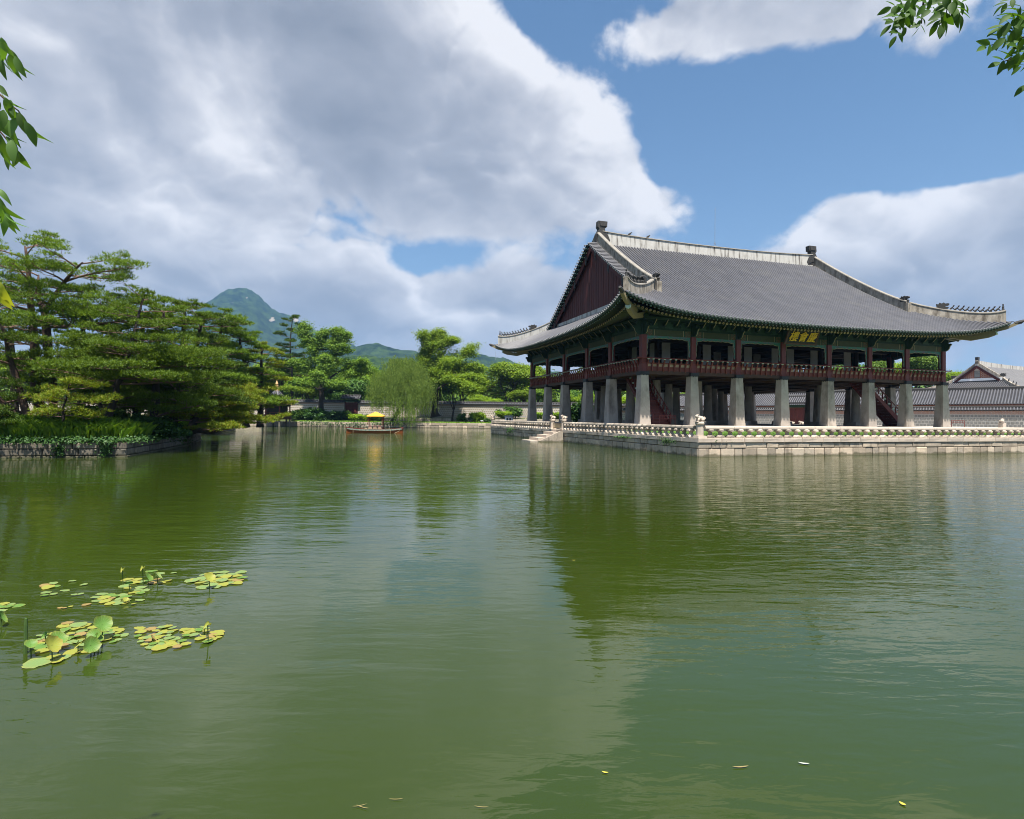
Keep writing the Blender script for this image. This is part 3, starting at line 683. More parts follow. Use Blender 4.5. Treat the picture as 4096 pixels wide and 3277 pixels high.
# hip rafters at the corners, with their capped tips
for cx, cy, sx, sy in ((0, 0, -1, -1), (LX, 0, 1, -1), (0, LY, -1, 1), (LX, LY, 1, 1)):
    def hp(q, z): return (cx+sx*q, cy+sy*q, z)
    sd = (sx*.7071, -sy*.7071)
    zt = RF.z('F', -4.1, 4.1)
    m = MB(); m.sweep([hp(-1.2, 11.75), hp(.5, 11.05), hp(1.7, 10.72), hp(2.7, 10.95), hp(3.05, 11.15)], [(-.17, -.24), (.17, -.24), (.17, .2), (-.17, .2)], [sd]*5)
    m.sweep([hp(1.6, 11.15), hp(2.8, 11.30), hp(3.7, 11.62), hp(4.25, 12.0)], [(-.15, -.16), (.15, -.16), (.15, .16), (-.15, .16)], [sd]*4)
    m.cur = 1; m.tube([hp(3.05, 11.16), hp(3.13, 11.2)], .24, 8)
    m.cur = 2; m.tube([hp(4.1, 11.98), hp(4.45, 12.12), hp(4.62, 12.25)], [.17, .19, .11], 8)
    link('hip_rafter', m.mesh('hip_rafter', [CREAMD, WHITEG, ORN]), roof)
# --- gable walls
def gable(xw, s):
    m = MB()
    zb = 13.72
    g = MB(); g.box((xw, LY/2, zb+.02), (.5, 20.9, .62)); gw = pp('gable_base', g, PLAS)
    n = 70; y0, y1 = 3.95, LY-3.95
    for k in range(n):
        a = y0+(y1-y0)*k/n; b = y0+(y1-y0)*(k+1)/n
        def top(y): yy = min(y, LY-y); return RF.z('F', 4.5, -yy)-.38
        za, zb2 = top(a+.01), top(b-.01)
        if max(za, zb2) < zb+.1: continue
        pm = MB(); off = .02 if k % 2 else 0
        x0 = xw-(.05+off)*s
        vs = [(x0, a+.012, zb), (x0, b-.012, zb), (x0, b-.012, max(zb+.02, zb2)), (x0, a+.012, max(zb+.02, za))]
        vs += [(xw+.05*s, v[1], v[2]) for v in vs]
        pm.add(vs, [(0, 1, 2, 3), (7, 6, 5, 4), (0, 4, 5, 1), (1, 5, 6, 2), (2, 6, 7, 3), (3, 7, 4, 0)])
        bt = MB()
        link('gable_plank', pm.mesh('gable_plank', REDD), gw)
    bk = MB(); vs = [(xw+.06*s, y0, zb), (xw+.06*s, y1, zb), (xw+.06*s, LY/2, RF.z('F', 4.5, -LY/2)-.4)]; bk.add(vs, [(0, 1, 2)]); link('gable_back', bk.mesh('gable_back', DARKW), gw)
    for sd in 'FB':
        pts = []
        for k in range(14):
            y = 1.75+(LY/2-1.75)*k/13; pts.append((xw-.42*s, y if sd == 'F' else LY-y, RF.z('F', 4.5, -y)-.30))
        m = MB(); m.sweep(pts, [(-.05, -.70), (.05, -.70), (.05, .0), (-.05, .0)], [(1, 0)]*14); link('bargeboard', m.mesh('bargeboard', REDD), gw)
        m = MB(); m.sweep([(p[0]-.25*s, p[1], p[2]+.10) for p in pts], [(-.05, -.13), (.05, -.13), (.05, .06), (-.05, .06)], [(1, 0)]*14); link('verge_board', m.mesh('verge_board', GREEND), gw)
        rme = MB(); rme.box((0, 0, 0), (.62, .16, .12)); rm_ = rme.mesh('verge_rafter', WHITEG)
        for k in range(24):
            y = 2.2+(LY/2-2.8)*k/23; link('verge_rafter', rm_, gw, (xw-.52*s, y if sd == 'F' else LY-y, RF.z('F', 4.5, -y)-.22))
        for k in range(4):
            y = 3.6+k*3.1; yy = y if sd == 'F' else LY-y; dr = 1 if sd == 'F' else -1; z = RF.z('F', 4.5, -y)-.95
            m = MB(); m.prism([(0, .45), (.32, .62), (.42, .2), (.30, .05), (.34, -.15), (.18, -.25), (.12, -.5), (-.02, -.3), (.05, -.1), (-.08, .1)], (xw-.50*s, yy, z), (0, dr, 0), (0, 0, 1), (1, 0, 0), .05)
            link('barge_ornament', m.mesh('barge_ornament', ORN), gw)
gable(2.10, 1); gable(LX-2.10, -1)
# --- ridges
def ridge_obj(name, pts, sd, th, hts, mt, cap=True):
    m = MB(); k = len(pts)
    m.cur = 0
    vs = []
    for p, s_, h in zip(pts, sd, hts):
        for a, b in ((-th/2, -.35), (th/2, -.35), (th/2*.82, h), (-th/2*.82, h)): vs.append((p[0]+s_[0]*a, p[1]+s_[1]*a, p[2]+b))
    m.add(vs, [(i*4+j, i*4+(j+1) % 4, (i+1)*4+(j+1) % 4, (i+1)*4+j) for i in range(k-1) for j in range(4)]+[(3, 2, 1, 0), tuple(range((k-1)*4, k*4))])
    o = link(name, m.mesh(name, mt), roof)
    if cap:
        c_ = MB(); c_.sweep([(p[0], p[1], p[2]+h) for p, h in zip(pts, hts)], [(-th*.55, -.02), (th*.55, -.02), (th*.5, .07), (th*.2, .13), (-th*.2, .13), (-th*.5, .07)], sd)
        link('ridge_cap', c_.mesh('ridge_cap', CAPM), roof)
    return o
CAPM = mat('ridge_cap_tile', (.27, .25, .22), (.17, .155, .135), 2, .8, 6, .006, 0, coord='World')
xs = np.linspace(2.9, LX-2.9, 25)
def zr(x): q = (x-LX/2)/(LX/2-2.9); return 21.22+.34*abs(q)**2.4
ridge_obj('main_ridge', [(x, LY/2, zr(x)) for x in xs], [(0, 1)]*25, .62, [1.22]*25, PLAS)
chwidu = [(-.45, -.5), (.95, -.5), (1.2, .1), (.95, .62), (.62, .95), (.55, 1.45), (.82, 1.55), (.86, 2.15), (-.22, 2.15), (-.28, 1.5), (-.10, 1.25), (-.42, .7)]
for x, s_ in ((2.62, 1), (LX-2.62, -1)):
    m = MB(); m.prism(chwidu, (x, LY/2, 21.75), (s_, 0, 0), (0, 0, 1), (0, 1, 0), .60); m.prism([(.0, 1.6), (.7, 1.6), (.74, 2.08), (-.1, 2.08)], (x, LY/2, 21.75), (s_, 0, 0), (0, 0, 1), (0, 1, 0), .74)
    m.prism([(.1, .2), (.8, .0), (.7, .5), (.2, .8)], (x, LY/2, 21.75), (s_, 0, 0), (0, 0, 1), (0, 1, 0), .70)
    link('ridge_end_ornament', m.mesh('ridge_end_ornament', ORN), roof)
head = [(-.55, -.05), (.30, -.05), (.46, .05), (.40, .16), (.18, .20), (.22, .27), (.44, .30), (.52, .42), (.40, .52), (.16, .50), (.05, .62), (-.12, .52), (-.30, .62), (-.36, .46), (-.55, .50), (-.50, .25)]
hd = MB(); hd.prism(head, (0, 0, 0), (1, 0, 0), (0, 0, 1), (0, 1, 0), .26); hd.prism([(-.4, .0), (.1, .0), (.12, .42), (-.3, .46)], (0, 0, 0), (1, 0, 0), (0, 0, 1), (0, 1, 0), .40)
head_me = hd.mesh('dragon_head', ORN)
jp = MB()                                            # small crouching roof figure facing +x
jp.tube([(-.20, 0, .02), (-.14, 0, .16), (-.02, 0, .27), (.06, 0, .36)], [.07, .085, .075, .05], 6); jp.tube([(.06, 0, .34), (.10, 0, .44), (.15, 0, .50)], [.05, .075, .03], 6)
jp.tube([(.0, .05, .24), (.12, .06, .12), (.16, .06, .0)], [.04, .03, .03], 5); jp.tube([(.0, -.05, .24), (.12, -.06, .12), (.16, -.06, .0)], [.04, .03, .03], 5); jp.box((-.16, 0, .03), (.16, .16, .07))
fig_me = jp.mesh('roof_figure', ORN)
jp = MB(); jp.lathe([(.15, 0), (.12, .12), (.09, .3), (.10, .42), (.04, .50), (.075, .56), (.07, .66), (.02, .72)], 7); lead_me = jp.mesh('roof_figure_leader', ORN)
for gxs, X in ((1, 2.48), (-1, LX-2.48)):
    for sd in 'FB':
        pts = []; 
        for k in range(18):
            y = 1.75+(LY/2-.25-1.75)*k/17; pts.append((X, y if sd == 'F' else LY-y, RF.z(sd, 4.5, -y)))
        hts = [.95+.22*math.exp(-k/1.6)+.15*(k/17)**3 for k in range(18)]
        ridge_obj('descending_ridge', pts, [(1, 0)]*18, .42, hts, PLASD)
        dr = -1 if sd == 'F' else 1
        e = pts[0]; m = MB(); m.box((e[0], e[1]+.02*dr, e[2]+.30), (.48, .40, 1.36)); link('ridge_end_block', m.mesh('ridge_end_block', PLASD), roof)
        link('dragon_head', head_me, roof, (e[0], e[1]-.35*dr, e[2]+1.22), (0, 0, dr*math.pi/2), 1.0)
        # corner ridge
        cx = 0 if gxs == 1 else LX; cy = 0 if sd == 'F' else LY; sx = -gxs; sy = -1 if sd == 'F' else 1
        n = 20; pts = []; hts = []
        for k in range(n):
            q = -1.95+(3.62+1.95)*k/(n-1)                 # from the gable foot out to the tip
            z = RF.z(sd, (cx+sx*q), q) if True else 0
            pts.append((cx+sx*q, cy+sy*q, z)); hts.append(.74+.26*math.exp(-(n-1-k)/2.2)+.1*math.exp(-k/2))
        ln = [(sx*.7071, -sy*.7071)]*n
        ridge_obj('corner_ridge', pts, ln, .42, hts, PLASD if (gxs, sd) != (1, 'B') else PLAS)
        rz = math.atan2(sy, sx)
        def on(fr):
            k = fr*(n-1); i = min(int(k), n-2); f_ = k-i
            a, b = np.array(pts[i]), np.array(pts[i+1]); p = a+(b-a)*f_; p[2] += hts[i]+(hts[i+1]-hts[i])*f_+.10; return p
        link('dragon_head', head_me, roof, on(.36), (0, 0, rz), 1.05)
        for k in range(10): link('roof_figure', fig_me, roof, on(.46+.052*k), (0, 0, rz), 1.05+.06*((k*7) % 3))
        link('roof_figure', lead_me, roof, on(.975), (0, 0, rz), .95)
# lightning rod with its tripod
bx_ = 17.5; zb_ = zr(bx_)+1.33
m = MB(); m.tube([(bx_, LY/2, zb_), (bx_, LY/2, zb_+4.6)], .022, 5)
for a in range(3): m.tube([(bx_+.22*math.cos(a*2.1), LY/2+.22*math.sin(a*2.1), zb_-.05), (bx_, LY/2, zb_+.55)], .02, 4)
m.box((bx_, LY/2, zb_), (.3, .3, .05)); pp('lightning_rod', m, STEEL)
# --- stairs under the pavilion
def stairs(org, rz, run, rise, wd, mt_s, mt_t):
    base = MB()
    for s_ in (-1, 1):
        base.prism([(0, 0), (.45, 0), (run, rise-.35), (run, rise), (0, .30)], (s_*wd/2, 0, 0), (0, 1, 0), (0, 0, 1), (1, 0, 0), .12)
    o = base.build('wooden_staircase', mt_s, pav); o.location = Vector(org)-Vector(PO); o.rotation_euler = (0, 0, rz)
    n = 16; tm = MB(); tm.box((0, 0, 0), (wd-.12, run/n+.04, .05)); tm.box((0, -run/n/2, -.13), (wd-.12, .03, .24)); tme = tm.mesh('stair_tread', mt_t)
    for k in range(n): link('stair_tread', tme, o, (0, run*(k+.5)/n+.05, .18+(rise-.2)*(k+.3)/n))
    for s_ in (-1, 1):
        hm = MB(); hm.tube([(s_*wd/2, -.15, 1.05), (s_*wd/2, run, rise+.85)], .05, 6); hm.tube([(s_*wd/2, 0, .62), (s_*wd/2, run, rise+.42)], .03, 4); hm.box((s_*wd/2, -.1, .5), (.13, .13, 1.05))
        link('stair_handrail', hm.mesh('stair_handrail', mt_s), o)
        pb = board('stair_panel', .30, .26, .03, WHITEG)
        for k in range(9): link('stair_panel', pb, o, (s_*(wd/2+.02), run*(k+.6)/9.5, .55+rise*(k+.6)/9.5), (0, 0, math.pi/2), (1, 1, .6))
        for k in range(9): link('stair_baluster', board('stair_baluster', .09, .72, .09, mt_s), o, (s_*wd/2, run*(k+.1)/9.5, .62+rise*(k+.1)/9.5))
stairs((2.75, 1.55, ZG), 0, 5.0, 4.85, 1.75, RED, REDB)
stairs((32.6, 3.5, ZG), math.pi/2, 5.6, 4.85, 1.7, RED, REDB)
# --- name board with gold characters
sg = thing('name_board', 'black wooden name board with three gold characters hanging under the front eaves', 'signboard', (15.45, -1.35, 9.85))
tl = R(24)
m = MB(); m.box((0, 0, 0), (3.3, .10, 1.12)); link('board', m.mesh('board', BLACKB), sg, (0, 0, 0), (tl, 0, 0))
m = MB()
for sx in (-1, 1): m.prism([(-.0, -.66), (.14, -.66), (.14, .66), (0, .66)], (sx*1.68-.07, 0, 0), (1, 0, 0), (0, 0, 1), (0, 1, 0), .16)
m.prism([(-1.8, .56), (1.8, .56), (1.8, .70), (-1.8, .70)], (0, 0, 0), (1, 0, 0), (0, 0, 1), (0, 1, 0), .15); m.prism([(-1.85, -.70), (1.85, -.70), (1.8, -.56), (-1.8, -.56)], (0, 0, 0), (1, 0, 0), (0, 0, 1), (0, 1, 0), .15)
link('board_frame', m.mesh('board_frame', BROWNW), sg, (0, 0, 0), (tl, 0, 0))
for i, ch in enumerate('樓會慶'):
    cu = bpy.data.curves.new('gold_character', 'FONT'); cu.body = ch; cu.size = .98; cu.align_x = 'CENTER'; cu.align_y = 'CENTER'; cu.extrude = .02; cu.bevel_depth = .010; cu.bevel_resolution = 0; cu.shear = .15
    cu.materials.append(GOLD)
    tx = (-1.02+1.02*i); tmp = bpy.data.objects.new('gold_character', cu); C.objects.link(tmp); bpy.context.view_layer.update()
    me_ = bpy.data.meshes.new_from_object(tmp.evaluated_get(bpy.context.evaluated_depsgraph_get())); bpy.data.objects.remove(tmp)
    if not me_.materials: me_.materials.append(GOLD)
    link('gold_character', me_, sg, (tx, -.09*math.cos(tl), -.09*math.sin(tl)), (math.pi/2+tl, 0, 0))
# ================================================================ SETTING: water, ground, air
def water_mat():
    m, nt, p = nodes_of('pond_water'); N, L = nt.nodes, nt.links
    p.inputs['Base Color'].default_value = (.050, .062, .0035, 1); p.inputs['Roughness'].default_value = .035; p.inputs['IOR'].default_value = 1.42
    p.inputs['Specular IOR Level'].default_value = .5
    g = N.new('ShaderNodeNewGeometry'); mp = N.new('ShaderNodeMapping'); mp.vector_type = 'TEXTURE'
    mp.inputs['Rotation'].default_value = (0, 0, YAW-math.pi/2); L.new(g.outputs['Position'], mp.inputs['Vector'])
    def nz(scale, st, detail, off, rough=.5, dist=.4):
        a = N.new('ShaderNodeVectorMath'); a.operation = 'MULTIPLY_ADD'; L.new(mp.outputs[0], a.inputs[0]); a.inputs[1].default_value = st; a.inputs[2].default_value = off
        n = N.new('ShaderNodeTexNoise'); n.inputs['Scale'].default_value = scale; n.inputs['Detail'].default_value = detail; n.inputs['Roughness'].default_value = rough; n.inputs['Distortion'].default_value = dist
        L.new(a.outputs[0], n.inputs['Vector']); return n.outputs['Fac']
    def m_(op, a, b):
        n = N.new('ShaderNodeMath'); n.operation = op
        for i, v in enumerate((a, b)):
            if isinstance(v, (int, float)): n.inputs[i].default_value = v
            else: L.new(v, n.inputs[i])
        return n.outputs[0]
    big = nz(.055, (1, .55, 1), 2, (4.3, 1.2, 0)); r = N.new('ShaderNodeMapRange'); r.interpolation_type = 'SMOOTHSTEP'; L.new(big, r.inputs[0])
    r.inputs[1].default_value = .40; r.inputs[2].default_value = .66; r.inputs[3].default_value = .30; r.inputs[4].default_value = 1.15
    h = m_('ADD', m_('MULTIPLY', nz(2.1, (.45, 1.5, 1), 2, (0, 0, 0)), .55), m_('MULTIPLY', nz(6.0, (.5, 1.3, 1), 3, (7, 3, 0)), .27))
    su = N.new('ShaderNodeSeparateXYZ'); L.new(mp.outputs[0], su.inputs[0]); wr = N.new('ShaderNodeMapRange'); wr.interpolation_type = 'SMOOTHSTEP'; L.new(su.outputs[0], wr.inputs[0]); wr.inputs[1].default_value = -12; wr.inputs[2].default_value = 2; wr.inputs[4].default_value = .3
    h = m_('ADD', m_('MULTIPLY', h, m_('ADD', r.outputs[0], wr.outputs[0])), m_('MULTIPLY', nz(.55, (.6, 1.2, 1), 2, (1, 9, 0)), .55))
    b = N.new('ShaderNodeBump'); b.inputs['Strength'].default_value = 1.0; b.inputs['Distance'].default_value = .040; L.new(h, b.inputs['Height']); L.new(b.outputs[0], p.inputs['Normal'])
    # faint patches of suspended algae
    c = N.new('ShaderNodeMix'); c.data_type = 'RGBA'; L.new(nz(.12, (1, 1, 1), 4, (2, 2, 0)), c.inputs['Factor']); c.inputs['A'].default_value = (.0175, .0300, .0032, 1); c.inputs['B'].default_value = (.026, .042, .0055, 1); L.new(c.outputs['Result'], p.inputs['Base Color'])
    return m
WATER = water_mat()
def sheet(name, pts, m, kind='structure', zs=None):
    b = MB(); b.add(pts, [tuple(range(len(pts)))]); return b.build(name, m, kind=kind)
def fr(u, D, z): p = CAM+RT*u+FW*D; return (p[0], p[1], z)
sheet('water', [fr(-140, -20, 0), fr(120, -20, 0), fr(120, 126, 0), fr(-140, 126, 0)], WATER)
sheet('pond_bed', [fr(-9000, -9000, -1.2), fr(9000, -9000, -1.2), fr(9000, 9000, -1.2), fr(-9000, 9000, -1.2)], SOIL)
ZN = 1.05
def gband(name, prof, u0, u1, m):                    # ground: profile of (D, z) extruded across the view
    b = MB(); n = len(prof); vs = [fr(u, D, z) for u in (u0, u1) for (D, z) in prof]
    b.add(vs, [(i, n+i, n+i+1, i+1) for i in range(n-1)]); return b.build(name, m, kind='structure')
SH = 121.0                                           # distance of the north shore
gband('ground', [(SH+.25, -1), (SH+.25, ZN-.03), (SH+7.0, ZN), (SH+7.3, 1.9), (SH+14, 2.15), (400, 3), (6000, 4)], -4000, 4000, GROUND)
sheet('ground_east', [(44.5, -60, 1.62), (700, -60, 1.62), (700, 140, 1.62), (30, 140, 1.62), (44.5, 60, 1.62)], PAVE)
b = MB(); b.add([fr(-140, -40, .9), fr(140, -40, .9), fr(140, 1.3, .9), fr(-140, 1.3, .9), fr(-140, 1.3, -1), fr(140, 1.3, -1)], [(0, 1, 2, 3), (3, 2, 5, 4)]); b.build('bank', GROUND, kind='structure')
sheet('ground_west', [(-900, -300, 1.0), (-98, -300, 1.0), (-98, 140, 1.0), (-900, 140, 1.0)], GROUND)

# ---------------------------------------------------------------- stone walls laid block by block
def course(parent, p0, p1, z0, z1, wmin, wmax, th, mt, name='stone_block', gap=.034, out=(0, -1), jit=.02, rs=None, proud=0.0):
    rs = rs or random.Random(hash((round(p0[0], 1), round(z0, 2))) & 0xffff)
    d = np.array(p1[:2])-np.array(p0[:2]); L = np.linalg.norm(d); d /= L; ang = math.atan2(d[1], d[0]); s = 0; o = np.array(out, float)
    while s < L-.05:
        w_ = rs.uniform(wmin, wmax)
        if L-s-w_ < wmin*.6: w_ = L-s
        c = np.array(p0[:2])+d*(s+w_/2)+o*(-th/2+proud+rs.uniform(-jit, jit))
        key = (name, round(w_, 1), round(z1-z0, 2), th, rs.randrange(3))
        if key not in blk:
            b = MB(); hx, hy, hz = key[1]/2-gap/2, th/2, (z1-z0)/2-gap/2; e = .028
            # block with a chamfered, slightly uneven face
            vs = []
            for y, inset in ((-hy, e), (-hy+e, 0), (hy, 0)):
                for x, z in ((-hx+inset, -hz+inset), (hx-inset, -hz+inset), (hx-inset, hz-inset), (-hx+inset, hz-inset)): vs.append((x, y+(rs.uniform(-.012, .012) if y == -hy else 0), z))
            b.add(vs, [(0, 1, 2, 3), (0, 4, 5, 1), (1, 5, 6, 2), (2, 6, 7, 3), (3, 7, 4, 0), (4, 8, 9, 5), (5, 9, 10, 6), (6, 10, 11, 7), (7, 11, 8, 4), (11, 10, 9, 8)])
            blk[key] = b.mesh(name, mt)
        me = blk[key]
        flip = (o[0]*(d[1])-o[1]*d[0]) > 0            # face outwards
        k = link(name, me, parent, (c[0], c[1], (z0+z1)/2), (0, 0, ang if flip else ang+math.pi), (w_/key[1], 1, 1))
        s += w_
blk = {}
PX0, PX1, PY0, PY1 = -3.74, 43.5, -13.37, 35.2
ZC = 1.18
plat = thing('stone_platform', 'long pale granite platform of two stone courses and a coping rising from the green pond', 'platform')
course(plat, (PX0, PY0), (PX1, PY0), -.35, .52, .55, 1.15, .6, GRAN)
course(plat, (PX0, PY0), (PX1, PY0), .52, .87, .85, 1.7, .6, GRAN)
course(plat, (PX0-.05, PY0-.07), (PX1, PY0-.07), .87, ZC, 1.35, 1.75, .95, COPE, 'coping_stone', .012, jit=.004)
for a, b_ in ((PY0, 8.3), (11.9, PY1)):
    course(plat, (PX0, a+.02), (PX0, b_), -.35, .52, .55, 1.1, .6, GRANW, out=(-1, 0))
    course(plat, (PX0, a+.02), (PX0, b_), .52, .87, .8, 1.6, .6, GRANW, out=(-1, 0))
course(plat, (PX0, 8.3), (PX0, 11.9), -.35, .52, .55, 1.1, .6, GRANW, out=(-1, 0)); course(plat, (PX0, 8.3), (PX0, 11.9), .52, .87, .8, 1.6, .6, GRANW, out=(-1, 0))
course(plat, (PX0-.06, PY0+.02), (PX0-.06, PY1), .87, ZC, 1.2, 1.7, .95, GRANW, 'coping_stone', .012, out=(-1, 0), jit=.004)
course(plat, (PX0, PY1), (PX1, PY1), -.35, .87, .8, 1.5, .6, GRANW, out=(0, 1))
b = MB(); b.box(((PX0+PX1)/2+.3, (PY0+PY1)/2, .5), (PX1-PX0-1.2, PY1-PY0-1.2, 1.30)); link('platform_core', b.mesh('platform_core', PAVE), plat)
# boat steps against the west side
for k, (x0, x1) in enumerate(((-7.0, -3.8), (-6.2, -3.8), (-5.4, -3.8), (-4.7, -3.8))):
    b = MB(); zt = .12+.27*k; b.box(((x0+x1)/2-.02, 10.1, zt-.13-.2*(k == 0)), (x1-x0, 2.7-.0*k, .26+.4*(k == 0))); link('boat_step', b.mesh('boat_step', COPE), plat)
b = MB(); b.prism([(-3.8, -.4), (-6.3, -.4), (-6.3, .05), (-4.1, 1.02), (-3.8, 1.02)], (0, 8.58, 0), (1, 0, 0), (0, 0, 1), (0, 1, 0), .28); link('step_cheek', b.mesh('step_cheek', GRANW), plat)
# lawn and paved terrace
sheet('lawn', [(PX0+.42, PY0+.5, 1.30), (PX1, PY0+.5, 1.30), (PX1, -2.4, 1.36), (PX0+.42, -2.4, 1.36)], LAWNM)
ter = thing('paved_terrace', 'low granite terrace with stone edging under the pavilion columns', 'terrace')
course(ter, (-2.5, -2.5), (37, -2.5), 1.25, ZG, 1.3, 2.0, .6, COPE, 'edge_stone', .012, jit=.004)
course(ter, (-2.5, -2.5), (-2.5, 31), 1.15, ZG, 1.3, 2.0, .6, COPE, 'edge_stone', .012, out=(-1, 0), jit=.004)
b = MB(); b.box((17.4, 14.4, 1.5), (38.6, 32.7, .5-.004)); link('terrace_paving', b.mesh('terrace_paving', PAVE), ter)
slm = board('paving_slab', 1.9, .02, 1.3, PAVE)
for i in range(19):
    for j in range(12):
        if 2 < j < 9 and 3 < i < 15: continue
        link('paving_slab', slm, ter, (-1.2+i*2.0, -1.6+j*2.75*1.0, ZG+.0-.006+.002*((i*3+j) % 3)), None, (1.03, 2.0, 1))
sheet('platform_paving', [(PX0+.45, -2.4, 1.215), (-2.4, -2.4, 1.215), (-2.4, PY1-.5, 1.215), (PX0+.45, PY1-.5, 1.215)], PAVE)
# ---------------------------------------------------------------- stone balustrade
bm2 = MB()
bm2.lathe([(.20, -.01), (.255, .0), (.265, .06), (.22, .13), (.14, .19), (.115, .24), (.115, .31), (.15, .355), (.215, .40), (.245, .44), (.24, .50), (.17, .54)], 10)
for s_ in (-1, 1):
    bm2.prism([(-.15, .41), (0, .36), (.15, .41), (.12, .48), (0, .43), (-.12, .48)], (0, s_*.20, 0), (1, 0, 0), (0, 0, 1), (0, 1, 0), .10)
    bm2.prism([(-.2, .02), (.2, .02), (.12, .12), (0, .17), (-.12, .12)], (0, s_*.22, 0), (1, 0, 0), (0, 0, 1), (0, 1, 0), .10)
bal_me = bm2.mesh('stone_baluster', BALU, False)
bst = thing('stone_balustrade', 'carved granite balustrade of squat waisted balusters along the platform edge', 'balustrade')
YB = PY0+.30; XB = PX0+.22
n = 63
for k in range(n):
    x = PX0+1.05+k*.735
    if x < PX1-.3: link('stone_baluster', bal_me, bst, (x, YB, ZC), (0, 0, .0), (1, 1, 1))
def seg(y0, y1):
    n = max(1, round((y1-y0)/.735)); 
    for k in range(n): link('stone_baluster', bal_me, bst, (XB, y0+(k+.5)*(y1-y0)/n, ZC), (0, 0, math.pi/2))
seg(PY0+.75, 8.6); seg(12.3, PY1-.4)
def rails(p0, p1, mt):
    d = np.array(p1)-np.array(p0); L = np.linalg.norm(d); n = round(L/2.1); ang = math.atan2(d[1], d[0])
    b = MB(); l = L/n-.012; b.prism([(-.15, 0), (.15, 0), (.16, .07), (.13, .17), (.06, .215), (-.06, .215), (-.13, .17), (-.16, .07)], (0, 0, 0), (0, 1, 0), (0, 0, 1), (1, 0, 0), l); me = b.mesh('rail_stone', mt)
    for k in range(n): c = np.array(p0)+d*(k+.5)/n; link('rail_stone', me, bst, (c[0], c[1], ZC+.53+.004*(k % 2)), (0, 0, ang))
rails((PX0+.62, YB), (PX1, YB), COPE); rails((XB, PY0+.62), (XB, 8.75), GRANW); rails((XB, 12.15), (XB, PY1-.3), GRANW)
pm_ = MB(); pm_.frustum((0, 0, 0), (.62, .62), (.58, .58), .12); pm_.lathe([(.24, .12), (.235, .78), (.30, .84), (.30, .92), (.26, .97)], 8); corner_me = pm_.mesh('balustrade_post', COPE)
posts = [(PX0+.30, YB), (XB, 8.98), (XB, 11.95), (XB, PY1-.2), (PX1-.2, YB)]
for x, y in posts: link('balustrade_post', corner_me, bst, (x, y, ZC))
def haetae_mesh():
    V = []
    m = MB()
    m.tube([(-.24, 0, .10), (-.14, 0, .17), (.02, 0, .22), (.14, 0, .25)], [.11, .15, .13, .10], 8)      # trunk
    m.tube([(.10, 0, .24), (.18, 0, .31), (.26, 0, .30)], [.10, .115, .07], 8)                            # head
    for s_ in (-1, 1):
        m.tube([(.08, s_*.08, .20), (.13, s_*.09, .10), (.14, s_*.09, .0)], [.065, .05, .045], 6); m.tube([(.14, s_*.09, .03), (.21, s_*.09, .02)], [.05, .04], 6)
        m.tube([(-.17, s_*.10, .16), (-.08, s_*.13, .10), (-.15, s_*.13, .03)], [.10, .08, .05], 6); m.tube([(-.15, s_*.13, .03), (-.03, s_*.13, .025)], [.05, .04], 6)
        m.tube([(.15, s_*.07, .37), (.12, s_*.09, .42)], [.03, .015], 5)
    m.tube([(-.24, 0, .12), (-.32, 0, .20), (-.28, 0, .30)], [.05, .045, .02], 6); m.box((0, 0, .005), (.56, .36, .03))
    return m.mesh('stone_beast', COPE, True)
hae = haetae_mesh()
for (x, y), rz, lb in zip(posts, (math.pi*.96, math.pi, math.pi, math.pi, 0), (
        'crouching stone beast on the corner post nearest the water in front', 'stone beast on the gate post nearer the platform corner, above the boat steps', 'stone beast on the far gate post above the boat steps',
        'small stone beast on the far corner post beside the white kiosk', 'stone beast on the east end post')):
    if 'east end' in lb: continue
    link('stone_beast', hae, None, (x, y, ZC+.97), (0, 0, rz), 1.12, lb, 'statue', 'carved stone beasts on the balustrade')
e = at(4008, 74, 0); sp = thing('beast_pedestal', 'stone beast on a square pedestal in front of the grey brick wall at the right', 'statue', (e[0], e[1], 1.62))
b = MB(); b.frustum((0, 0, 0), (.62, .62), (.56, .56), .62); link('pedestal', b.mesh('pedestal', COPE), sp); link('beast_body', hae, sp, (0, 0, .62), (0, 0, .3), 1.35)
e1 = at(3690, 84, 1.62)
for px, D, lb in ((3165, 92, 'small pale stone beast under the pavilion floor, seen beside the dark red gate'), (3205, 92, 'second pale stone beast at the right side of the dark red gate')):
    e = at(px, D, 1.62); link('stone_beast', hae, None, (e[0], e[1], 1.62), (0, 0, 2.5), 1.5, lb, 'statue', 'pale stone beasts flanking the gate')
# low wooden gate in the balustrade gap
gt = thing('slatted_gate', 'low brown slatted gate between two stone posts above the boat steps', 'gate', (XB, 10.46, ZC))
b = MB(); b.box((0, 0, .62), (.05, 2.5, .06)); b.box((0, 0, .12), (.05, 2.5, .06)); link('gate_frame', b.mesh('gate_frame', BROWNW), gt)
sl_ = board('gate_slat', .06, .56, .03, CREAM)
for k in range(13): link('gate_slat', sl_, gt, (0, -1.2+k*.2, .37), (0, 0, math.pi/2))
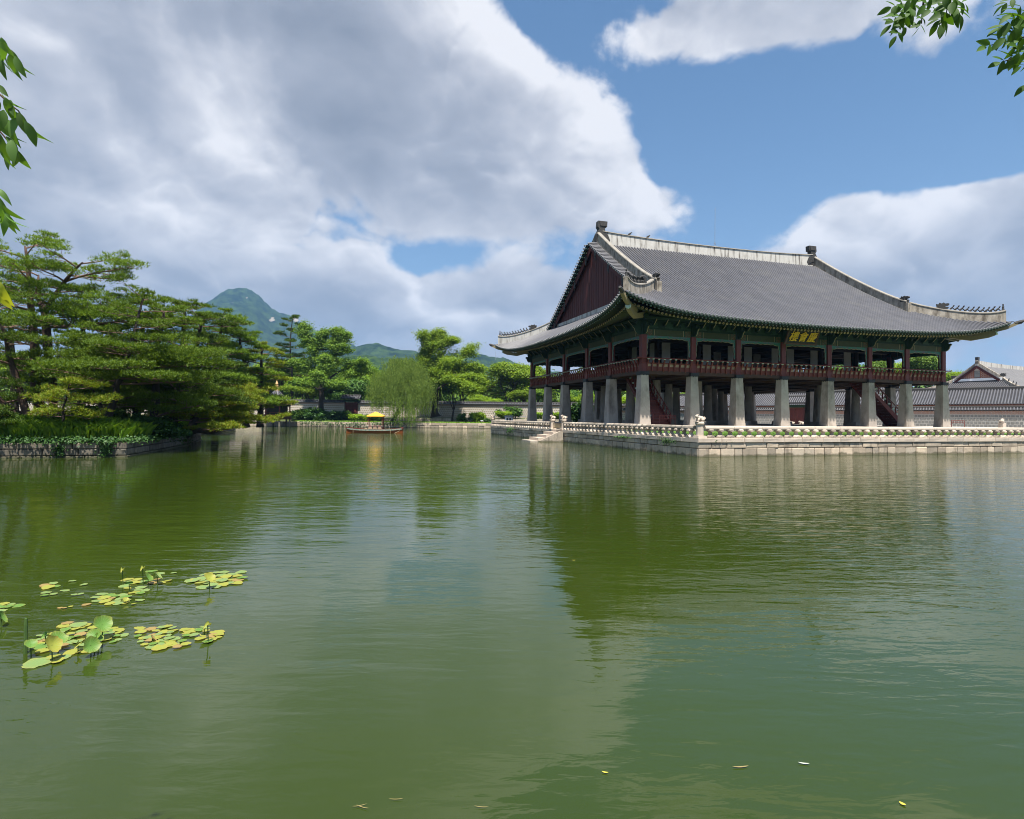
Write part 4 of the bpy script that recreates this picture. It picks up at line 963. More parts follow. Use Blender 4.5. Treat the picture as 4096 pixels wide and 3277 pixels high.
# red barrier in front of the stair and on the path
def barrier(name, loc, rz, wd, lb):
    t = thing(name, lb, 'barrier', loc, rz)
    b = MB()
    for s_ in (-1, 1): b.tube([(s_*wd/2, 0, 0), (s_*wd/2, 0, .86)], .035, 6); b.box((s_*wd/2, 0, .03), (.08, .4, .05))
    link('barrier_post', b.mesh('barrier_post', RED), t)
    b = MB(); b.box((0, 0, .84), (wd+.16, .07, .06)); b.box((0, 0, .58), (wd, .05, .05)); link('barrier_rail', b.mesh('barrier_rail', RED), t)
    sp_ = board('barrier_spindle', .04, .24, .04, RED)
    for k in range(5): link('barrier_spindle', sp_, t, (-wd/2+wd*(k+1)/6, 0, .71))
barrier('stair_barrier', (2.75, .55, ZG), 0, 1.55, 'low red wooden barrier across the foot of the near red stair')
e = at(3832, 72, 1.62); barrier('path_barrier', (e[0], e[1], 1.62), -.3, 1.55, 'low red barrier standing alone on the paving right of the pavilion')
# white kiosk on the platform corner
e = at(2036, 80.5, ZC); kx, ky = e[0], e[1]
kio = thing('ticket_kiosk', 'small white box kiosk with a grey roof and two dark panes on the platform', 'kiosk', (kx, ky, 1.2), YAW-math.pi/2-.25)
b = MB(); b.box((0, 0, .56), (.92, .7, 1.12)); link('kiosk_body', b.mesh('kiosk_body', WHITE), kio)
b = MB(); b.prism([(-.45, 1.12), (.45, 1.12), (.30, 1.36), (-.30, 1.36)], (0, 0, 0), (0, 1, 0), (0, 0, 1), (1, 0, 0), 1.06); link('kiosk_roof', b.mesh('kiosk_roof', STEEL), kio)
pn = board('dark_pane', .26, .44, .02, BLACKB)
for s_ in (-1, 1): link('dark_pane', pn, kio, (s_*.2+.06, -.355, .80))
# ---------------------------------------------------------------- boat
bL = np.array([-23.03, 39.44]); bR = np.array([-15.64, 37.48]); bc = (bL+bR)/2; bl = np.linalg.norm(bR-bL); br = math.atan2(*(bR-bL)[::-1])
GUNW = mat('patterned_gunwale', (.10, .20, .17), (.30, .28, .22), 9, .6, 2, lo=.45, hi=.55)
boat = thing('pleasure_boat', 'long low varnished wooden boat with a square yellow canopy on red posts', 'boat', (bc[0], bc[1], 0), br)
m = MB(); sec = []; ns = 15
for k in range(ns):
    u = -1+2*k/(ns-1); x = u*bl/2; w_ = .95*(1-.62*abs(u)**3.2); kl = -.28+.42*max(0, abs(u)-.55)**1.5*2.2; tp = .46+.22*abs(u)**3
    sec.append([(x, -w_, tp), (x, -w_*.80, kl), (x, w_*.80, kl), (x, w_, tp)])
vs = [p for s_ in sec for p in s_]
m.add(vs, [(i*4+j, i*4+j+1, i*4+j+5, i*4+j+4) for i in range(ns-1) for j in range(3)]+[(0, 1, 2, 3), tuple(reversed(range((ns-1)*4, ns*4)))])
link('hull', m.mesh('hull', ORANGEW), boat)
m = MB(); vs = []
for k in range(ns): s_ = sec[k]; vs += [(s_[0][0], s_[0][1]*.9, s_[0][2]-.10), (s_[3][0], s_[3][1]*.9, s_[3][2]-.10)]
m.add(vs, [(2*i, 2*i+1, 2*i+3, 2*i+2) for i in range(ns-1)]); link('boat_deck', m.mesh('boat_deck', REDB), boat)
for sd in (0, 3):
    m = MB(); m.sweep([(s_[sd][0], s_[sd][1], s_[sd][2]-.06) for s_ in sec], [(-.05, -.09), (.05, -.09), (.05, .09), (-.05, .09)], [(0, 1)]*ns); link('painted_gunwale', m.mesh('painted_gunwale', GUNW), boat)
    m = MB(); m.sweep([(s_[sd][0], s_[sd][1], s_[sd][2]+.06) for s_ in sec], [(-.04, -.03), (.04, -.03), (.04, .03), (-.04, .03)], [(0, 1)]*ns); link('rim_rail', m.mesh('rim_rail', RED), boat)
for u in (-1, 1): m = MB(); m.box((u*(bl/2-.12), 0, .70), (.34, .95, .16)); link('bow_block', m.mesh('bow_block', RED), boat)
cx_ = .12
for dx in (-.95, .95):
    for dy in (-.62, .62): m = MB(); m.box((cx_+dx, dy, 1.28), (.11, .11, 1.9)); link('canopy_post', m.mesh('canopy_post', RED), boat)
m = MB(); z = 2.20; q = 1.12
m.add([(cx_-q, -.82, z), (cx_+q, -.82, z), (cx_+q, .82, z), (cx_-q, .82, z), (cx_-q, -.82, z+.15), (cx_+q, -.82, z+.15), (cx_+q, .82, z+.15), (cx_-q, .82, z+.15), (cx_, 0, z+.72)], [(0, 1, 5, 4), (1, 2, 6, 5), (2, 3, 7, 6), (3, 0, 4, 7), (4, 5, 8), (5, 6, 8), (6, 7, 8), (7, 4, 8), (3, 2, 1, 0)])
link('canopy', m.mesh('canopy', YELLOW), boat)
for dy in (-.66, .66):
    m = MB(); m.tube([(cx_-.95, dy, .98), (cx_+.95, dy, .98)], .035, 6); m.tube([(cx_-.95, dy, .88), (cx_+.95, dy, .88)], .025, 5); link('boat_rail', m.mesh('boat_rail', RED), boat)
    pb = board('boat_panel', .56, .26, .03, BEIGE); pb2 = board('boat_bracket', .06, .34, .05, GREEN)
    for k in range(3): link('boat_panel', pb, boat, (cx_-.63+.63*k, dy, .68))
    for k in range(4): link('boat_bracket', pb2, boat, (cx_-.95+.633*k, dy-.02, .74)); link('lotus_leaf_support', leaf_me, boat, (cx_-.95+.633*k, dy-.03, .90))
m = MB(); m.tube([(bl/2-.3, -.75, .35), (bl/2-1.0, -.9, .0)], .02, 5); link('mooring_pole', m.mesh('mooring_pole', CREAM), boat)
m = MB(); m.box((-1.0, 0, .60), (.6, 1.1, .06)); link('boat_thwart', m.mesh('boat_thwart', CREAM), boat)
for xx, dy in ((-2.75, -.96), (2.3, -.96)): m = MB(); m.tube([(xx, dy, .55), (xx, dy-.02, .02)], .022, 5); link('fender_rope', m.mesh('fender_rope', CREAM), boat)

# ---------------------------------------------------------------- tiled wall caps and patterned walls
def tile_cap(parent, p0, p1, z, half, rise, sp=.36, name='wall_cap'):
    d = np.array(p1[:2])-np.array(p0[:2]); L = np.linalg.norm(d); d /= L; nn = np.array([-d[1], d[0]])
    def pt(s_, o, zz): q = np.array(p0[:2])+d*s_+nn*o; return (q[0], q[1], zz)
    m = MB(); m.add([pt(0, -half, z), pt(L, -half, z), pt(L, 0, z+rise), pt(0, 0, z+rise), pt(0, half, z), pt(L, half, z)], [(0, 1, 2, 3), (3, 2, 5, 4)])
    m.add([pt(0, -half, z-.1), pt(L, -half, z-.1), pt(L, half, z-.1), pt(0, half, z-.1)], [(3, 2, 1, 0)]); o = link(name, m.mesh(name, PAN), parent)
    m = MB(); n = int(L/sp)
    for k in range(n+1):
        s_ = k*L/n
        for sg_ in (-1, 1):
            vs, fs = half_row([pt(s_, sg_*half*1.03, z+.0), pt(s_, 0, z+rise+.0)], np.array([d[0], d[1], 0]), .095, 4); m.add(vs, fs)
    link('cap_tiles', m.mesh('cap_tiles', TILE), o, kind='stuff')
    m = MB(); m.sweep([pt(0, 0, z+rise), pt(L, 0, z+rise)], [(-.16, -.05), (.16, -.05), (.15, .14), (.05, .22), (-.05, .22), (-.15, .14)], [tuple(nn)]*2); link('cap_ridge', m.mesh('cap_ridge', ORN), o)
    return o
def pattern_wall(name, label, p0, p1, zb, zt, stone, bw, bh, gap, brick_h, foot_h, face, group=None, mort=None):
    t = thing(name, label, 'wall', (0, 0, 0), 0, group)
    d = np.array(p1[:2])-np.array(p0[:2]); L = np.linalg.norm(d); d /= L; nn = np.array(face, float); ang = math.atan2(d[1], d[0]); c = (np.array(p0[:2])+np.array(p1[:2]))/2
    m = MB(); m.box((c[0], c[1], (zb+zt)/2), (L, .5, zt-zb), ang); link('wall_body', m.mesh('wall_body', mort or MORT), t)
    # facing stones stand proud of the mortar
    V = []; F = []
    def facing(z0, z1, w_, h_, g_, mt, nm, pr):
        vs = []; fs = []; rows = max(1, int((z1-z0)/(h_+g_)))
        for r_ in range(rows):
            zz = z0+(r_+.5)*(z1-z0)/rows; n = int(L/(w_+g_))
            for k in range(n):
                s_ = (k+.5*(r_ % 2)+.25)*(L/n)
                if s_+w_/2 > L: continue
                q = np.array(p0[:2])+d*s_; hw = w_/2*random.uniform(.88, 1.04); hh = h_/2*random.uniform(.9, 1.05); o = len(vs); e = pr*random.uniform(.7, 1.2)
                for (a, b_) in ((-hw, -hh), (hw, -hh), (hw, hh), (-hw, hh)):
                    pb_ = q+d*a+nn*.25; vs.append((pb_[0], pb_[1], zz+b_))
                for (a, b_) in ((-hw*.93, -hh*.93), (hw*.93, -hh*.93), (hw*.93, hh*.93), (-hw*.93, hh*.93)):
                    pb_ = q+d*a+nn*(.25+e); vs.append((pb_[0], pb_[1], zz+b_))
                fs += [(o+4, o+5, o+6, o+7), (o, o+1, o+5, o+4), (o+1, o+2, o+6, o+5), (o+2, o+3, o+7, o+6), (o+3, o, o+4, o+7)]
        me = bpy.data.meshes.new(nm); me.from_pydata(vs, [], fs); me.materials.append(mt); link(nm, me, t, kind='stuff')
    facing(zb+foot_h, zt-brick_h, bw, bh, gap, stone, 'facing_stones', .03)
    if brick_h > .1: facing(zt-brick_h+.03, zt-.08, .30, .075, .03, BRICK, 'brick_band', .02)
    if foot_h > .1: facing(zb+.02, zb+foot_h, .9, foot_h*.85, .02, GRANW, 'footing_stones', .06)
    tile_cap(t, (p0[0], p0[1]), (p1[0], p1[1]), zt+.02, .52, .42)
    return t
fN = tuple((-FW[:2]))
a, b_ = fr(-120, 137.5, 0), fr(-23.5-.1, 137.5, 0)
GX = (at(1403, 137, 0)-CAM)@RT
a, g0, g1, b_ = fr(-130, 137.5, 0), fr(GX-1.55, 137.5, 0), fr(GX+1.55, 137.5, 0), fr(60, 137.5, 0)
pattern_wall('palace_wall', 'long pale stone and mortar wall with a dark tiled cap, left of the red wall gate', a, g0, 2.1, 5.35, TANST, .36, .30, .11, .50, .35, fN, 'pale stone boundary walls')
pattern_wall('palace_wall', 'long pale stone and mortar wall with a tiled cap, right of the red wall gate', g1, b_, 2.1, 5.25, TANST, .36, .30, .11, .50, .35, fN, 'pale stone boundary walls')
# gate in the north wall
gp = fr(GX, 137.2, 0); gate = thing('wall_gate', 'dark red double door gate with a little tiled roof set in the far wall', 'gate', (gp[0], gp[1], 2.1), YAW-math.pi/2)
b = MB(); b.box((0, .1, .25), (3.2, 1.1, .75)); link('gate_threshold', b.mesh('gate_threshold', COPE), gate)
for s_ in (-1, 1):
    b = MB(); b.box((s_*1.38, 0, 2.25), (.26, .4, 3.5)); link('gate_post', b.mesh('gate_post', REDD), gate)
    b = MB(); b.box((s_*.62, -.04, 2.0), (1.16, .10, 2.7)); d_ = link('gate_leaf', b.mesh('gate_leaf', REDD), gate)
    for z in (1.1, 2.0, 2.9): b = MB(); b.box((s_*.62, -.11, z), (1.16, .05, .1)); link('leaf_batten', b.mesh('leaf_batten', REDB), d_)
b = MB(); b.box((0, 0, 3.72), (3.4, .5, .55)); b.box((0, -.1, .62), (2.6, .3, .14)); link('gate_lintel', b.mesh('gate_lintel', GREEND), gate)
tc_ = tile_cap(gate, (-2.15, 0), (2.15, 0), 4.15, 1.0, .75, .33, 'gate_roof')
for s_ in (-1, 1): b = MB(); b.box((s_*1.75, 0, 5.02), (.22, .36, .3)); b.tube([(s_*1.75, -.1, 4.98), (s_*2.0, -.95, 4.4)], .12, 6); link('gate_ridge_end', b.mesh('gate_ridge_end', ORN), gate)
# shore wall, low second wall
shw = thing('shore_wall', 'far pond edge wall of two courses of pale granite blocks', 'wall')
course(shw, fr(-95, SH, 0), fr(46, SH, 0), -.3, .50, .9, 1.9, .6, GRAN, out=fN, jit=.04)
course(shw, fr(-95, SH, 0), fr(46, SH, 0), .50, ZN, 1.1, 2.3, .6, GRAN, out=fN, jit=.04)
lw = thing('garden_step_wall', 'low dark garden retaining wall of granite below the far palace wall', 'wall')
course(lw, fr(-42, SH+7, 0), fr(40, SH+7, 0), 1.0, 1.95, 1.2, 2.6, .5, GRANW, out=fN, jit=.05)
# white benches on the far bank
for px, D, sc_, lb in ((1940, 124, 1.0, 'white stone slab bench tilted on the far bank left of the platform'), (2090, 131, 1.1, 'small grey garden bench in front of the far wall, seen beside the kiosk')):
    e = at(px, D, 0); zz = ZN if D < 127 else 1.98; t = thing('garden_bench', lb, 'bench', (e[0], e[1], zz), YAW-math.pi/2)
    b = MB(); b.box((0, 0, .50*sc_), (1.9*sc_ if D < 127 else 1.6, .5, .12)); link('bench_seat', b.mesh('bench_seat', WHITE if D < 127 else STEEL), t)
    for s_ in (-1, 1): b = MB(); b.box((s_*.7, 0, .24), (.14, .4, .46)); link('bench_leg', b.mesh('bench_leg', COPE), t)
# ---------------------------------------------------------------- east wall and palace halls
W0 = at(4300, 78, 0); W1 = at(3050, 107, 0); nE = (W1-W0)[:2]; nE /= np.linalg.norm(nE); fE = np.array([-nE[1], nE[0]]); fE *= np.sign(fE@((CAM-W0)[:2]))
gE = at(3185, 103, 0); sE = (gE-W0)[:2]@nE; pE = W0[:2]+nE*sE
pattern_wall('brick_court_wall', 'grey stone and red brick court wall with a tiled cap right of the pavilion', W0, (pE-nE*1.6), 1.62, 4.0, GREYST, .38, .30, .07, .62, 0, tuple(fE), 'grey brick court walls', MORTG)
W2 = W1[:2]+nE*45
pattern_wall('brick_court_wall', 'grey stone and red brick court wall seen far under the pavilion floor', (pE+nE*1.6), W2, 1.62, 4.0, GREYST, .38, .30, .07, .62, 0, tuple(fE), 'grey brick court walls', MORTG)
angE = math.atan2(nE[1], nE[0])
cg = thing('court_gate', 'dark red court gate with a tiled roof seen under the pavilion floor', 'gate', (pE[0], pE[1], 1.62), angE)
for s_ in (-1, 1):
    b = MB(); b.box((s_*1.4, 0, 1.6), (.28, .4, 3.2)); link('gate_post', b.mesh('gate_post', REDD), cg)
    b = MB(); b.box((s_*.64, .05, 1.4), (1.2, .1, 2.7)); link('gate_leaf', b.mesh('gate_leaf', REDD), cg)
b = MB(); b.box((0, 0, 3.15), (3.4, .6, .5)); link('gate_lintel', b.mesh('gate_lintel', GREEND), cg)
tile_cap(cg, (-2.6, 0), (2.6, 0), 3.7, 1.5, 1.1, .34, 'gate_roof')
def long_roof(name, label, pa, pb, ze, zr_, half, sp=.36, wall_mt=BRICK):
    t = thing(name, label, 'building')
    d = np.array(pb[:2])-np.array(pa[:2]); L = np.linalg.norm(d); d /= L; nn = np.array([-d[1], d[0]])
    def pt(s_, o, z): q = np.array(pa[:2])+d*s_+nn*o; return np.array([q[0], q[1], z])
    def prof(o): u = 1-abs(o)/half; return ze+(zr_-ze)*(.8*u+.2*u*u)
    os_ = np.linspace(-half, half, 11); m = MB(); vs = [pt(s_, o, prof(o)-.03) for s_ in (0, L) for o in os_]; m.add(vs, [(k, 11+k, 12+k, k+1) for k in range(10)])
    r_ = link('roof', m.mesh('roof', PAN), t)
    m = MB(); n = int(L/sp)
    for k in range(n+1):
        for sg_ in (-1, 1): vs, fs = half_row([pt(k*L/n, sg_*half*(1-q/4*.97), prof(half*(1-q/4*.97))) for q in range(5)], np.array([d[0], d[1], 0]), .10, 4); m.add(vs, fs)
    link('tile_rows', m.mesh('tile_rows', TILE, True), r_, kind='stuff')
    m = MB(); m.sweep([pt(0, 0, zr_), pt(L, 0, zr_)], [(-.2, -.1), (.2, -.1), (.19, .28), (.08, .38), (-.08, .38), (-.19, .28)], [tuple(nn)]*2); link('roof_ridge', m.mesh('roof_ridge', ORN), r_)
    c = (np.array(pa[:2])+np.array(pb[:2]))/2; m = MB(); m.box((c[0], c[1], (1.6+ze)/2+.2), (L-.4, half*2-2.0, ze-1.6+.4), math.atan2(d[1], d[0])); link('wall', m.mesh('wall', wall_mt), t)
    rm_ = MB(); nr = int(L/.6)
    for k in range(nr):
        for sg_ in (-1, 1): rm_.tube([pt((k+.5)*L/nr, sg_*(half-.25), prof(half-.25)-.22), pt((k+.5)*L/nr, sg_*(half-1.3), prof(half-1.3)-.2)], .07, 5)
    link('rafters', rm_.mesh('rafters', REDB), t, kind='stuff')
    return t
def offE(s_, o): q = W0[:2]+nE*s_-fE*o; return q
long_roof('corridor_hall', 'long low corridor building with a grey tiled roof behind the court wall', offE(-25, 7.5), offE(62, 7.5), 4.95, 7.35, 4.2)
long_roof('side_hall', 'low tiled hall behind the corridor, glimpsed between the pavilion columns', offE(46, 18), offE(74, 18), 6.2, 9.2, 4.8)
long_roof('rear_hall', 'tiled hall roof seen through the stair gap under the pavilion', offE(24, 17), offE(43, 17), 7.0, 10.4, 5.0)
# the hip-and-gable hall on the right
def hall(name, label, O, rz, LXh, LYh, z0, gx, zr_):
    t = thing(name, label, 'building', (O[0], O[1], 0), rz)
    rf = Roof(LXh, LYh, z0, 2.2, .60, .012, 1.1, 3.0, .4, gx, zr_)
    r_ = link('roof', deck_mesh(rf).mesh('roof', PAN), t)
    m = MB()
    for s_ in 'FWEB': cover_rows(rf, s_, .36, False, mb=m)
    for gxs in (1, -1):
        for sd in 'FB':
            for k in range(22):
                y = gx+.2+(LYh/2-.3-gx-.2)*k/21; z = rf.z(sd, gx+2, -y)+.02; x0 = gx-1.0 if gxs == 1 else LXh-gx+1.0; x1 = gx+.5 if gxs == 1 else LXh-gx-.5; yy = y if sd == 'F' else LYh-y
                vs, fs = half_row([(x0, yy, z-.1), (x1, yy, z)], np.array([0, 1.0, 0]), .10, 4); m.add(vs, fs)
    link('tile_rows', m.mesh('tile_rows', TILE, True), r_, kind='stuff')
    def rg(nm, pts, sd, th, h, mt):
        mm = MB(); mm.sweep(pts, [(-th/2, -.3), (th/2, -.3), (th/2, h), (-th/2, h)], sd); link(nm, mm.mesh(nm, mt), r_)
    xs_ = np.linspace(gx-.6, LXh-gx+.6, 13); zt = rf.z('F', LXh/2, -(LYh/2-.4))
    rg('main_ridge', [(x, LYh/2, zt+.3*abs((x-LXh/2)/(LXh/2-gx))**2) for x in xs_], [(0, 1)]*13, .5, .85, PLAS)
    for gxs in (1, -1):
        X = gx-.15 if gxs == 1 else LXh-gx+.15
        mm = MB(); mm.prism([(-.3, 0), (.6, 0), (.5, .7), (.6, 1.35), (-.2, 1.35), (-.1, .7)], (X-.3*gxs, LYh/2, zt+.5), (gxs, 0, 0), (0, 0, 1), (0, 1, 0), .5); link('ridge_end_ornament', mm.mesh('ridge_end_ornament', ORN), r_)
        for sd in 'FB':
            pts = [(X, (gx-.2+(LYh/2-gx)*k/11) if sd == 'F' else LYh-(gx-.2+(LYh/2-gx)*k/11), rf.z(sd, gx+2, -(gx-.2+(LYh/2-gx)*k/11))) for k in range(12)]
            rg('descending_ridge', pts, [(1, 0)]*12, .4, .62, PLASD)
            link('dragon_head', head_me, r_, (pts[0][0], pts[0][1], pts[0][2]+.7), (0, 0, -math.pi/2 if sd == 'F' else math.pi/2), 1.0)
            cx = 0 if gxs == 1 else LXh; cy = 0 if sd == 'F' else LYh; sx = -gxs; sy = -1 if sd == 'F' else 1
            pts = [(cx+sx*q, cy+sy*q, rf.z(sd, cx+sx*q, q)) for q in np.linspace(-gx+.2, 1.9, 12)]
            rg('corner_ridge', pts, [(sx*.7071, -sy*.7071)]*12, .38, .5, PLASD)
            for q in (4, 7, 9): link('roof_figure', fig_me, r_, (pts[q][0], pts[q][1], pts[q][2]+.55), (0, 0, math.atan2(sy, sx)), 1.0)
        # brick gable with its patterned panel
        xw = gx-.25 if gxs == 1 else LXh-gx+.25; y0 = gx+1.0; zb = rf.z('W', LYh/2, -gx)+.35
        apex = rf.z('F', gx+2, -LYh/2)-.55; mm = MB()
        mm.prism([(-(LYh/2-y0), zb), (LYh/2-y0, zb), (0, apex)], (xw, LYh/2, 0), (0, 1, 0), (0, 0, 1), (1, 0, 0), .1); gw = link('brick_gable', mm.mesh('brick_gable', BRICK), t)
        mm = MB(); 
        for k in range(-9, 10):                       # zigzag pale joints
            for r_2 in range(14):
                yy = k*.38+(r_2 % 2)*.19; zz = zb+.18+r_2*.2
                if abs(yy)+.2 < (LYh/2-y0)*(1-(zz-zb)/(apex-zb))-.15 and (abs(yy) > .75):
                    mm.box((xw-.06*gxs, LYh/2+yy, zz), (.03, .34 if r_2 % 2 else .035, .035 if r_2 % 2 else .19))
        link('pale_joints', mm.mesh('pale_joints', MORT), gw, kind='stuff')
        mm = MB(); mm.box((xw-.08*gxs, LYh/2, zb+.85), (.06, 1.0, 1.35)); mm.cur = 1
        for k in range(5): mm.box((xw-.12*gxs, LYh/2, zb+.33+k*.26), (.04, .8, .04)); mm.box((xw-.12*gxs, LYh/2-.36+k*.18, zb+.85), (.04, .04, 1.1))
        link('gable_panel', mm.mesh('gable_panel', [GREYST, MORT]), gw)
        mm = MB(); mm.prism([(-.55, 1.6), (.55, 1.6), (.4, 1.8), (.15, 2.0), (-.15, 2.0), (-.4, 1.8)], (xw-.08*gxs, LYh/2, zb), (0, 1, 0), (0, 0, 1), (1, 0, 0), .06); link('gable_crest', mm.mesh('gable_crest', MORT), gw)
        mm = MB(); mm.box((xw-.1*gxs, LYh/2, zb-.25), (.5, LYh-2*gx+.3, .5)); link('gable_base', mm.mesh('gable_base', WHITE), gw)
        for sd in 'FB':
            pts = [(xw-.35*gxs, (gx+.1+(LYh/2-gx-.1)*k/9) if sd == 'F' else LYh-(gx+.1+(LYh/2-gx-.1)*k/9), rf.z(sd, gx+2, -(gx+.1+(LYh/2-gx-.1)*k/9))-.2) for k in range(10)]
            mm = MB(); mm.sweep(pts, [(-.05, -.5), (.05, -.5), (.05, 0), (-.05, 0)], [(1, 0)]*10); link('bargeboard', mm.mesh('bargeboard', REDD), gw)
    mm = MB(); mm.box((LXh/2, LYh/2, (1.5+z0+1)/2), (LXh, LYh, z0+1-1.5)); link('wall', mm.mesh('wall', REDB), t)
    mm = MB(); mm.box((LXh/2, LYh/2, z0+.35), (LXh+3.4, LYh+3.4, .12)); link('eave_soffit', mm.mesh('eave_soffit', GREEND), t)
    return t
RH = R(11); hc = at(3912, 121, 0)[:2]-np.array([math.cos(RH), math.sin(RH)])*2.6-np.array([-math.sin(RH), math.cos(RH)])*6.75
hall('palace_hall', 'tall palace hall with a patterned brick gable and grey tiles behind the corridor roof', hc, RH, 34, 13.5, 7.7, 2.6, 14.4)
# ================================================================ HILLS
def interp(pts, x): xs_, ys_ = zip(*pts); return np.interp(x, xs_, ys_)
def fbm2(x, y, seed, octs=5, f=1.0):
    r_ = np.random.default_rng(seed); out = np.zeros_like(x); a = 1.0
    for o in range(octs):
        for _ in range(3):
            th = r_.uniform(0, 6.283); ph = r_.uniform(0, 6.283); ff = f*r_.uniform(.7, 1.4); th2 = r_.uniform(0, 6.283); ph2 = r_.uniform(0, 6.283)
            out += a/3*np.sin((x*math.cos(th)+y*math.sin(th))*ff+ph+1.3*np.sin((x*math.cos(th2)+y*math.sin(th2))*ff*.7+ph2))
        a *= .55; f *= 2.03
    return out
def hill_mat(name, c1, c2, sc_):
    m, nt, p = nodes_of(name); N, L = nt.nodes, nt.links; p.inputs['Roughness'].default_value = .95; p.inputs['Specular IOR Level'].default_value = .1
    g = N.new('ShaderNodeNewGeometry'); n = N.new('ShaderNodeTexNoise'); n.inputs['Scale'].default_value = sc_; n.inputs['Detail'].default_value = 9; n.inputs['Roughness'].default_value = .7; L.new(g.outputs['Position'], n.inputs['Vector'])
    v = N.new('ShaderNodeTexVoronoi'); v.inputs['Scale'].default_value = sc_*6; L.new(g.outputs['Position'], v.inputs['Vector'])
    r = N.new('ShaderNodeValToRGB'); L.new(n.outputs['Fac'], r.inputs[0]); e = r.color_ramp.elements; e[0].position = .40; e[0].color = rgb(c1); e[1].position = .62; e[1].color = rgb(c2)
    L.new(r.outputs[0], p.inputs['Base Color'])
    b = N.new('ShaderNodeBump'); b.inputs['Strength'].default_value = 1; b.inputs['Distance'].default_value = .35/sc_*.1; L.new(v.outputs['Distance'], b.inputs['Height']); b.invert = True; L.new(b.outputs[0], p.inputs['Normal'])
    return m
HILLM = hill_mat('forest_hill', (.003, .011, .004), (.030, .056, .014), .022)
HILLN = hill_mat('near_forest_hill', (.007, .022, .008), (.034, .062, .016), .07)
def hill(name, ridge, D, depth, nu, nd, mt, bump, seed, lump, side_ext=1.0):
    # ridge: (px, py) skyline points of a hill whose crest stands at distance D
    # laid out as a fan of sight columns so that nearer spurs never overtop the crest
    pxs = np.linspace(ridge[0][0], ridge[-1][0], nu); tan_ = (pxs-2048)/FPX
    hz = 1670+(pxs-2048)*.01007; el_ = (hz-interp(ridge, pxs))/FPX; ds = np.linspace(-1, .6, nd); Dd = D+ds*depth
    Ug = tan_[:, None]*Dd[None]; Dg = np.broadcast_to(ds[None], Ug.shape)
    sh = np.where(Dg < 0, (1-np.abs(Dg)**1.15), 1-(Dg/.6)**2*.8)
    spur = fbm2(Ug, Dg*depth, seed, 5, 9.0/D)
    Z = CAM[2]+el_[:, None]*np.where(Dg <= 0, Dd[None], D)*np.clip(sh*(1+spur*.26*np.clip(-Dg*4, 0, 1)*sh), 0, .995 if False else 1.0)
    Z += bump*fbm2(Ug, Dg*depth, seed+1, 3, lump)*np.clip(sh*3, 0, 1)
    X = CAM[0]+RT[0]*Ug+FW[0]*Dd[None]; Y = CAM[1]+RT[1]*Ug+FW[1]*Dd[None]; us = pxs
    V = np.stack([X, Y, Z], -1).reshape(-1, 3); i = np.arange(nu-1)[:, None]*nd+np.arange(nd-1)[None, :]; F = np.stack([i, i+nd, i+nd+1, i+1], -1).reshape(-1, 4)
    return link(name, npmesh(name, V, F, mt, True), kind='structure'), (us, ds, X, Y, Z)
R1 = [(-1500, 1560), (-300, 1480), (300, 1440), (560, 1385), (700, 1310), (770, 1255), (820, 1212), (845, 1200), (872, 1178), (905, 1160), (945, 1154), (990, 1158), (1018, 1172), (1050, 1205), (1080, 1232), (1120, 1252), (1165, 1272), (1210, 1296), (1262, 1322), (1320, 1342), (1372, 1370), (1430, 1388), (1500, 1410), (1600, 1450), (1800, 1500), (2300, 1560), (3200, 1600)]
mtn, mg = hill('mountain', R1, 3200, 1900, 460, 120, HILLM, 8, 3, .085)
R2 = [(1250, 1600), (1330, 1470), (1380, 1400), (1440, 1378), (1510, 1372), (1548, 1392), (1600, 1398), (1660, 1405), (1720, 1418), (1765, 1430), (1800, 1415), (1850, 1405), (1900, 1408), (1950, 1424), (2010, 1432), (2070, 1452), (2140, 1475), (2300, 1500), (2700, 1540), (3300, 1560), (4500, 1590), (6000, 1600)]
hill('hill', R2, 2000, 800, 420, 60, HILLM, 4.5, 11, .12)
R3 = [(-2500, 1560), (0, 1540), (900, 1520), (1200, 1490), (1330, 1440), (1420, 1418), (1530, 1432), (1650, 1436), (1760, 1455), (1830, 1462), (1920, 1480), (2000, 1500), (2120, 1520), (2600, 1560), (3600, 1580), (4300, 1590), (6000, 1600)]
hill('wooded_hill', R3, 850, 380, 520, 60, HILLN, 3.0, 23, .28)
def rock_patch(label, px, py, w_, h_, D, seed):
    c = atpx(px, py, D); r_ = np.random.default_rng(seed); n = 26; vs = [(0, -12, 0)]; fs = []; k = 0
    rings = 5
    for q in range(1, rings+1):
        for k in range(n):
            a = 2*math.pi*k/n; rr = q/rings*(1+.16*math.sin(3*a+seed)+.10*math.sin(7*a+2*seed)); x = rr*w_/2*math.cos(a); z = rr*h_/2*math.sin(a); z = z if z > 0 else z*.75+abs(math.cos(a*1.5))*h_*.10*rr
            vs.append((x, 14*(q/rings)**2-12+r_.uniform(-2, 2)+z*2.1, z))
    for k in range(n): fs.append((0, 1+k, 1+(k+1) % n))
    for q in range(rings-1):
        for k in range(n): a = 1+q*n+k; b = 1+q*n+(k+1) % n; fs.append((a, b, b+n, a+n) if False else (a, a+n, b+n, b))
    m = MB(); m.add(vs, fs); o = m.build('rock_face', ROCK, None, True); o.location = c; o.rotation_euler = (0, 0, YAW-math.pi/2); o['label'] = label; o['category'] = 'rock'
def depth_on_mountain(px, py):
    # distance at which the sight line meets the front of the mountain
    us, ds, X, Y, Z = mg; best = None
    for D in np.linspace(1400, 3230, 500):
        p = atpx(px, py, D); i = int(np.clip(np.searchsorted(us, px), 1, len(us)-1)); j = int(np.clip(((D-3200)/1900+1)/1.6*(len(ds)-1), 0, len(ds)-1))
        if Z[i, j] >= p[2]: return D
    return 3150
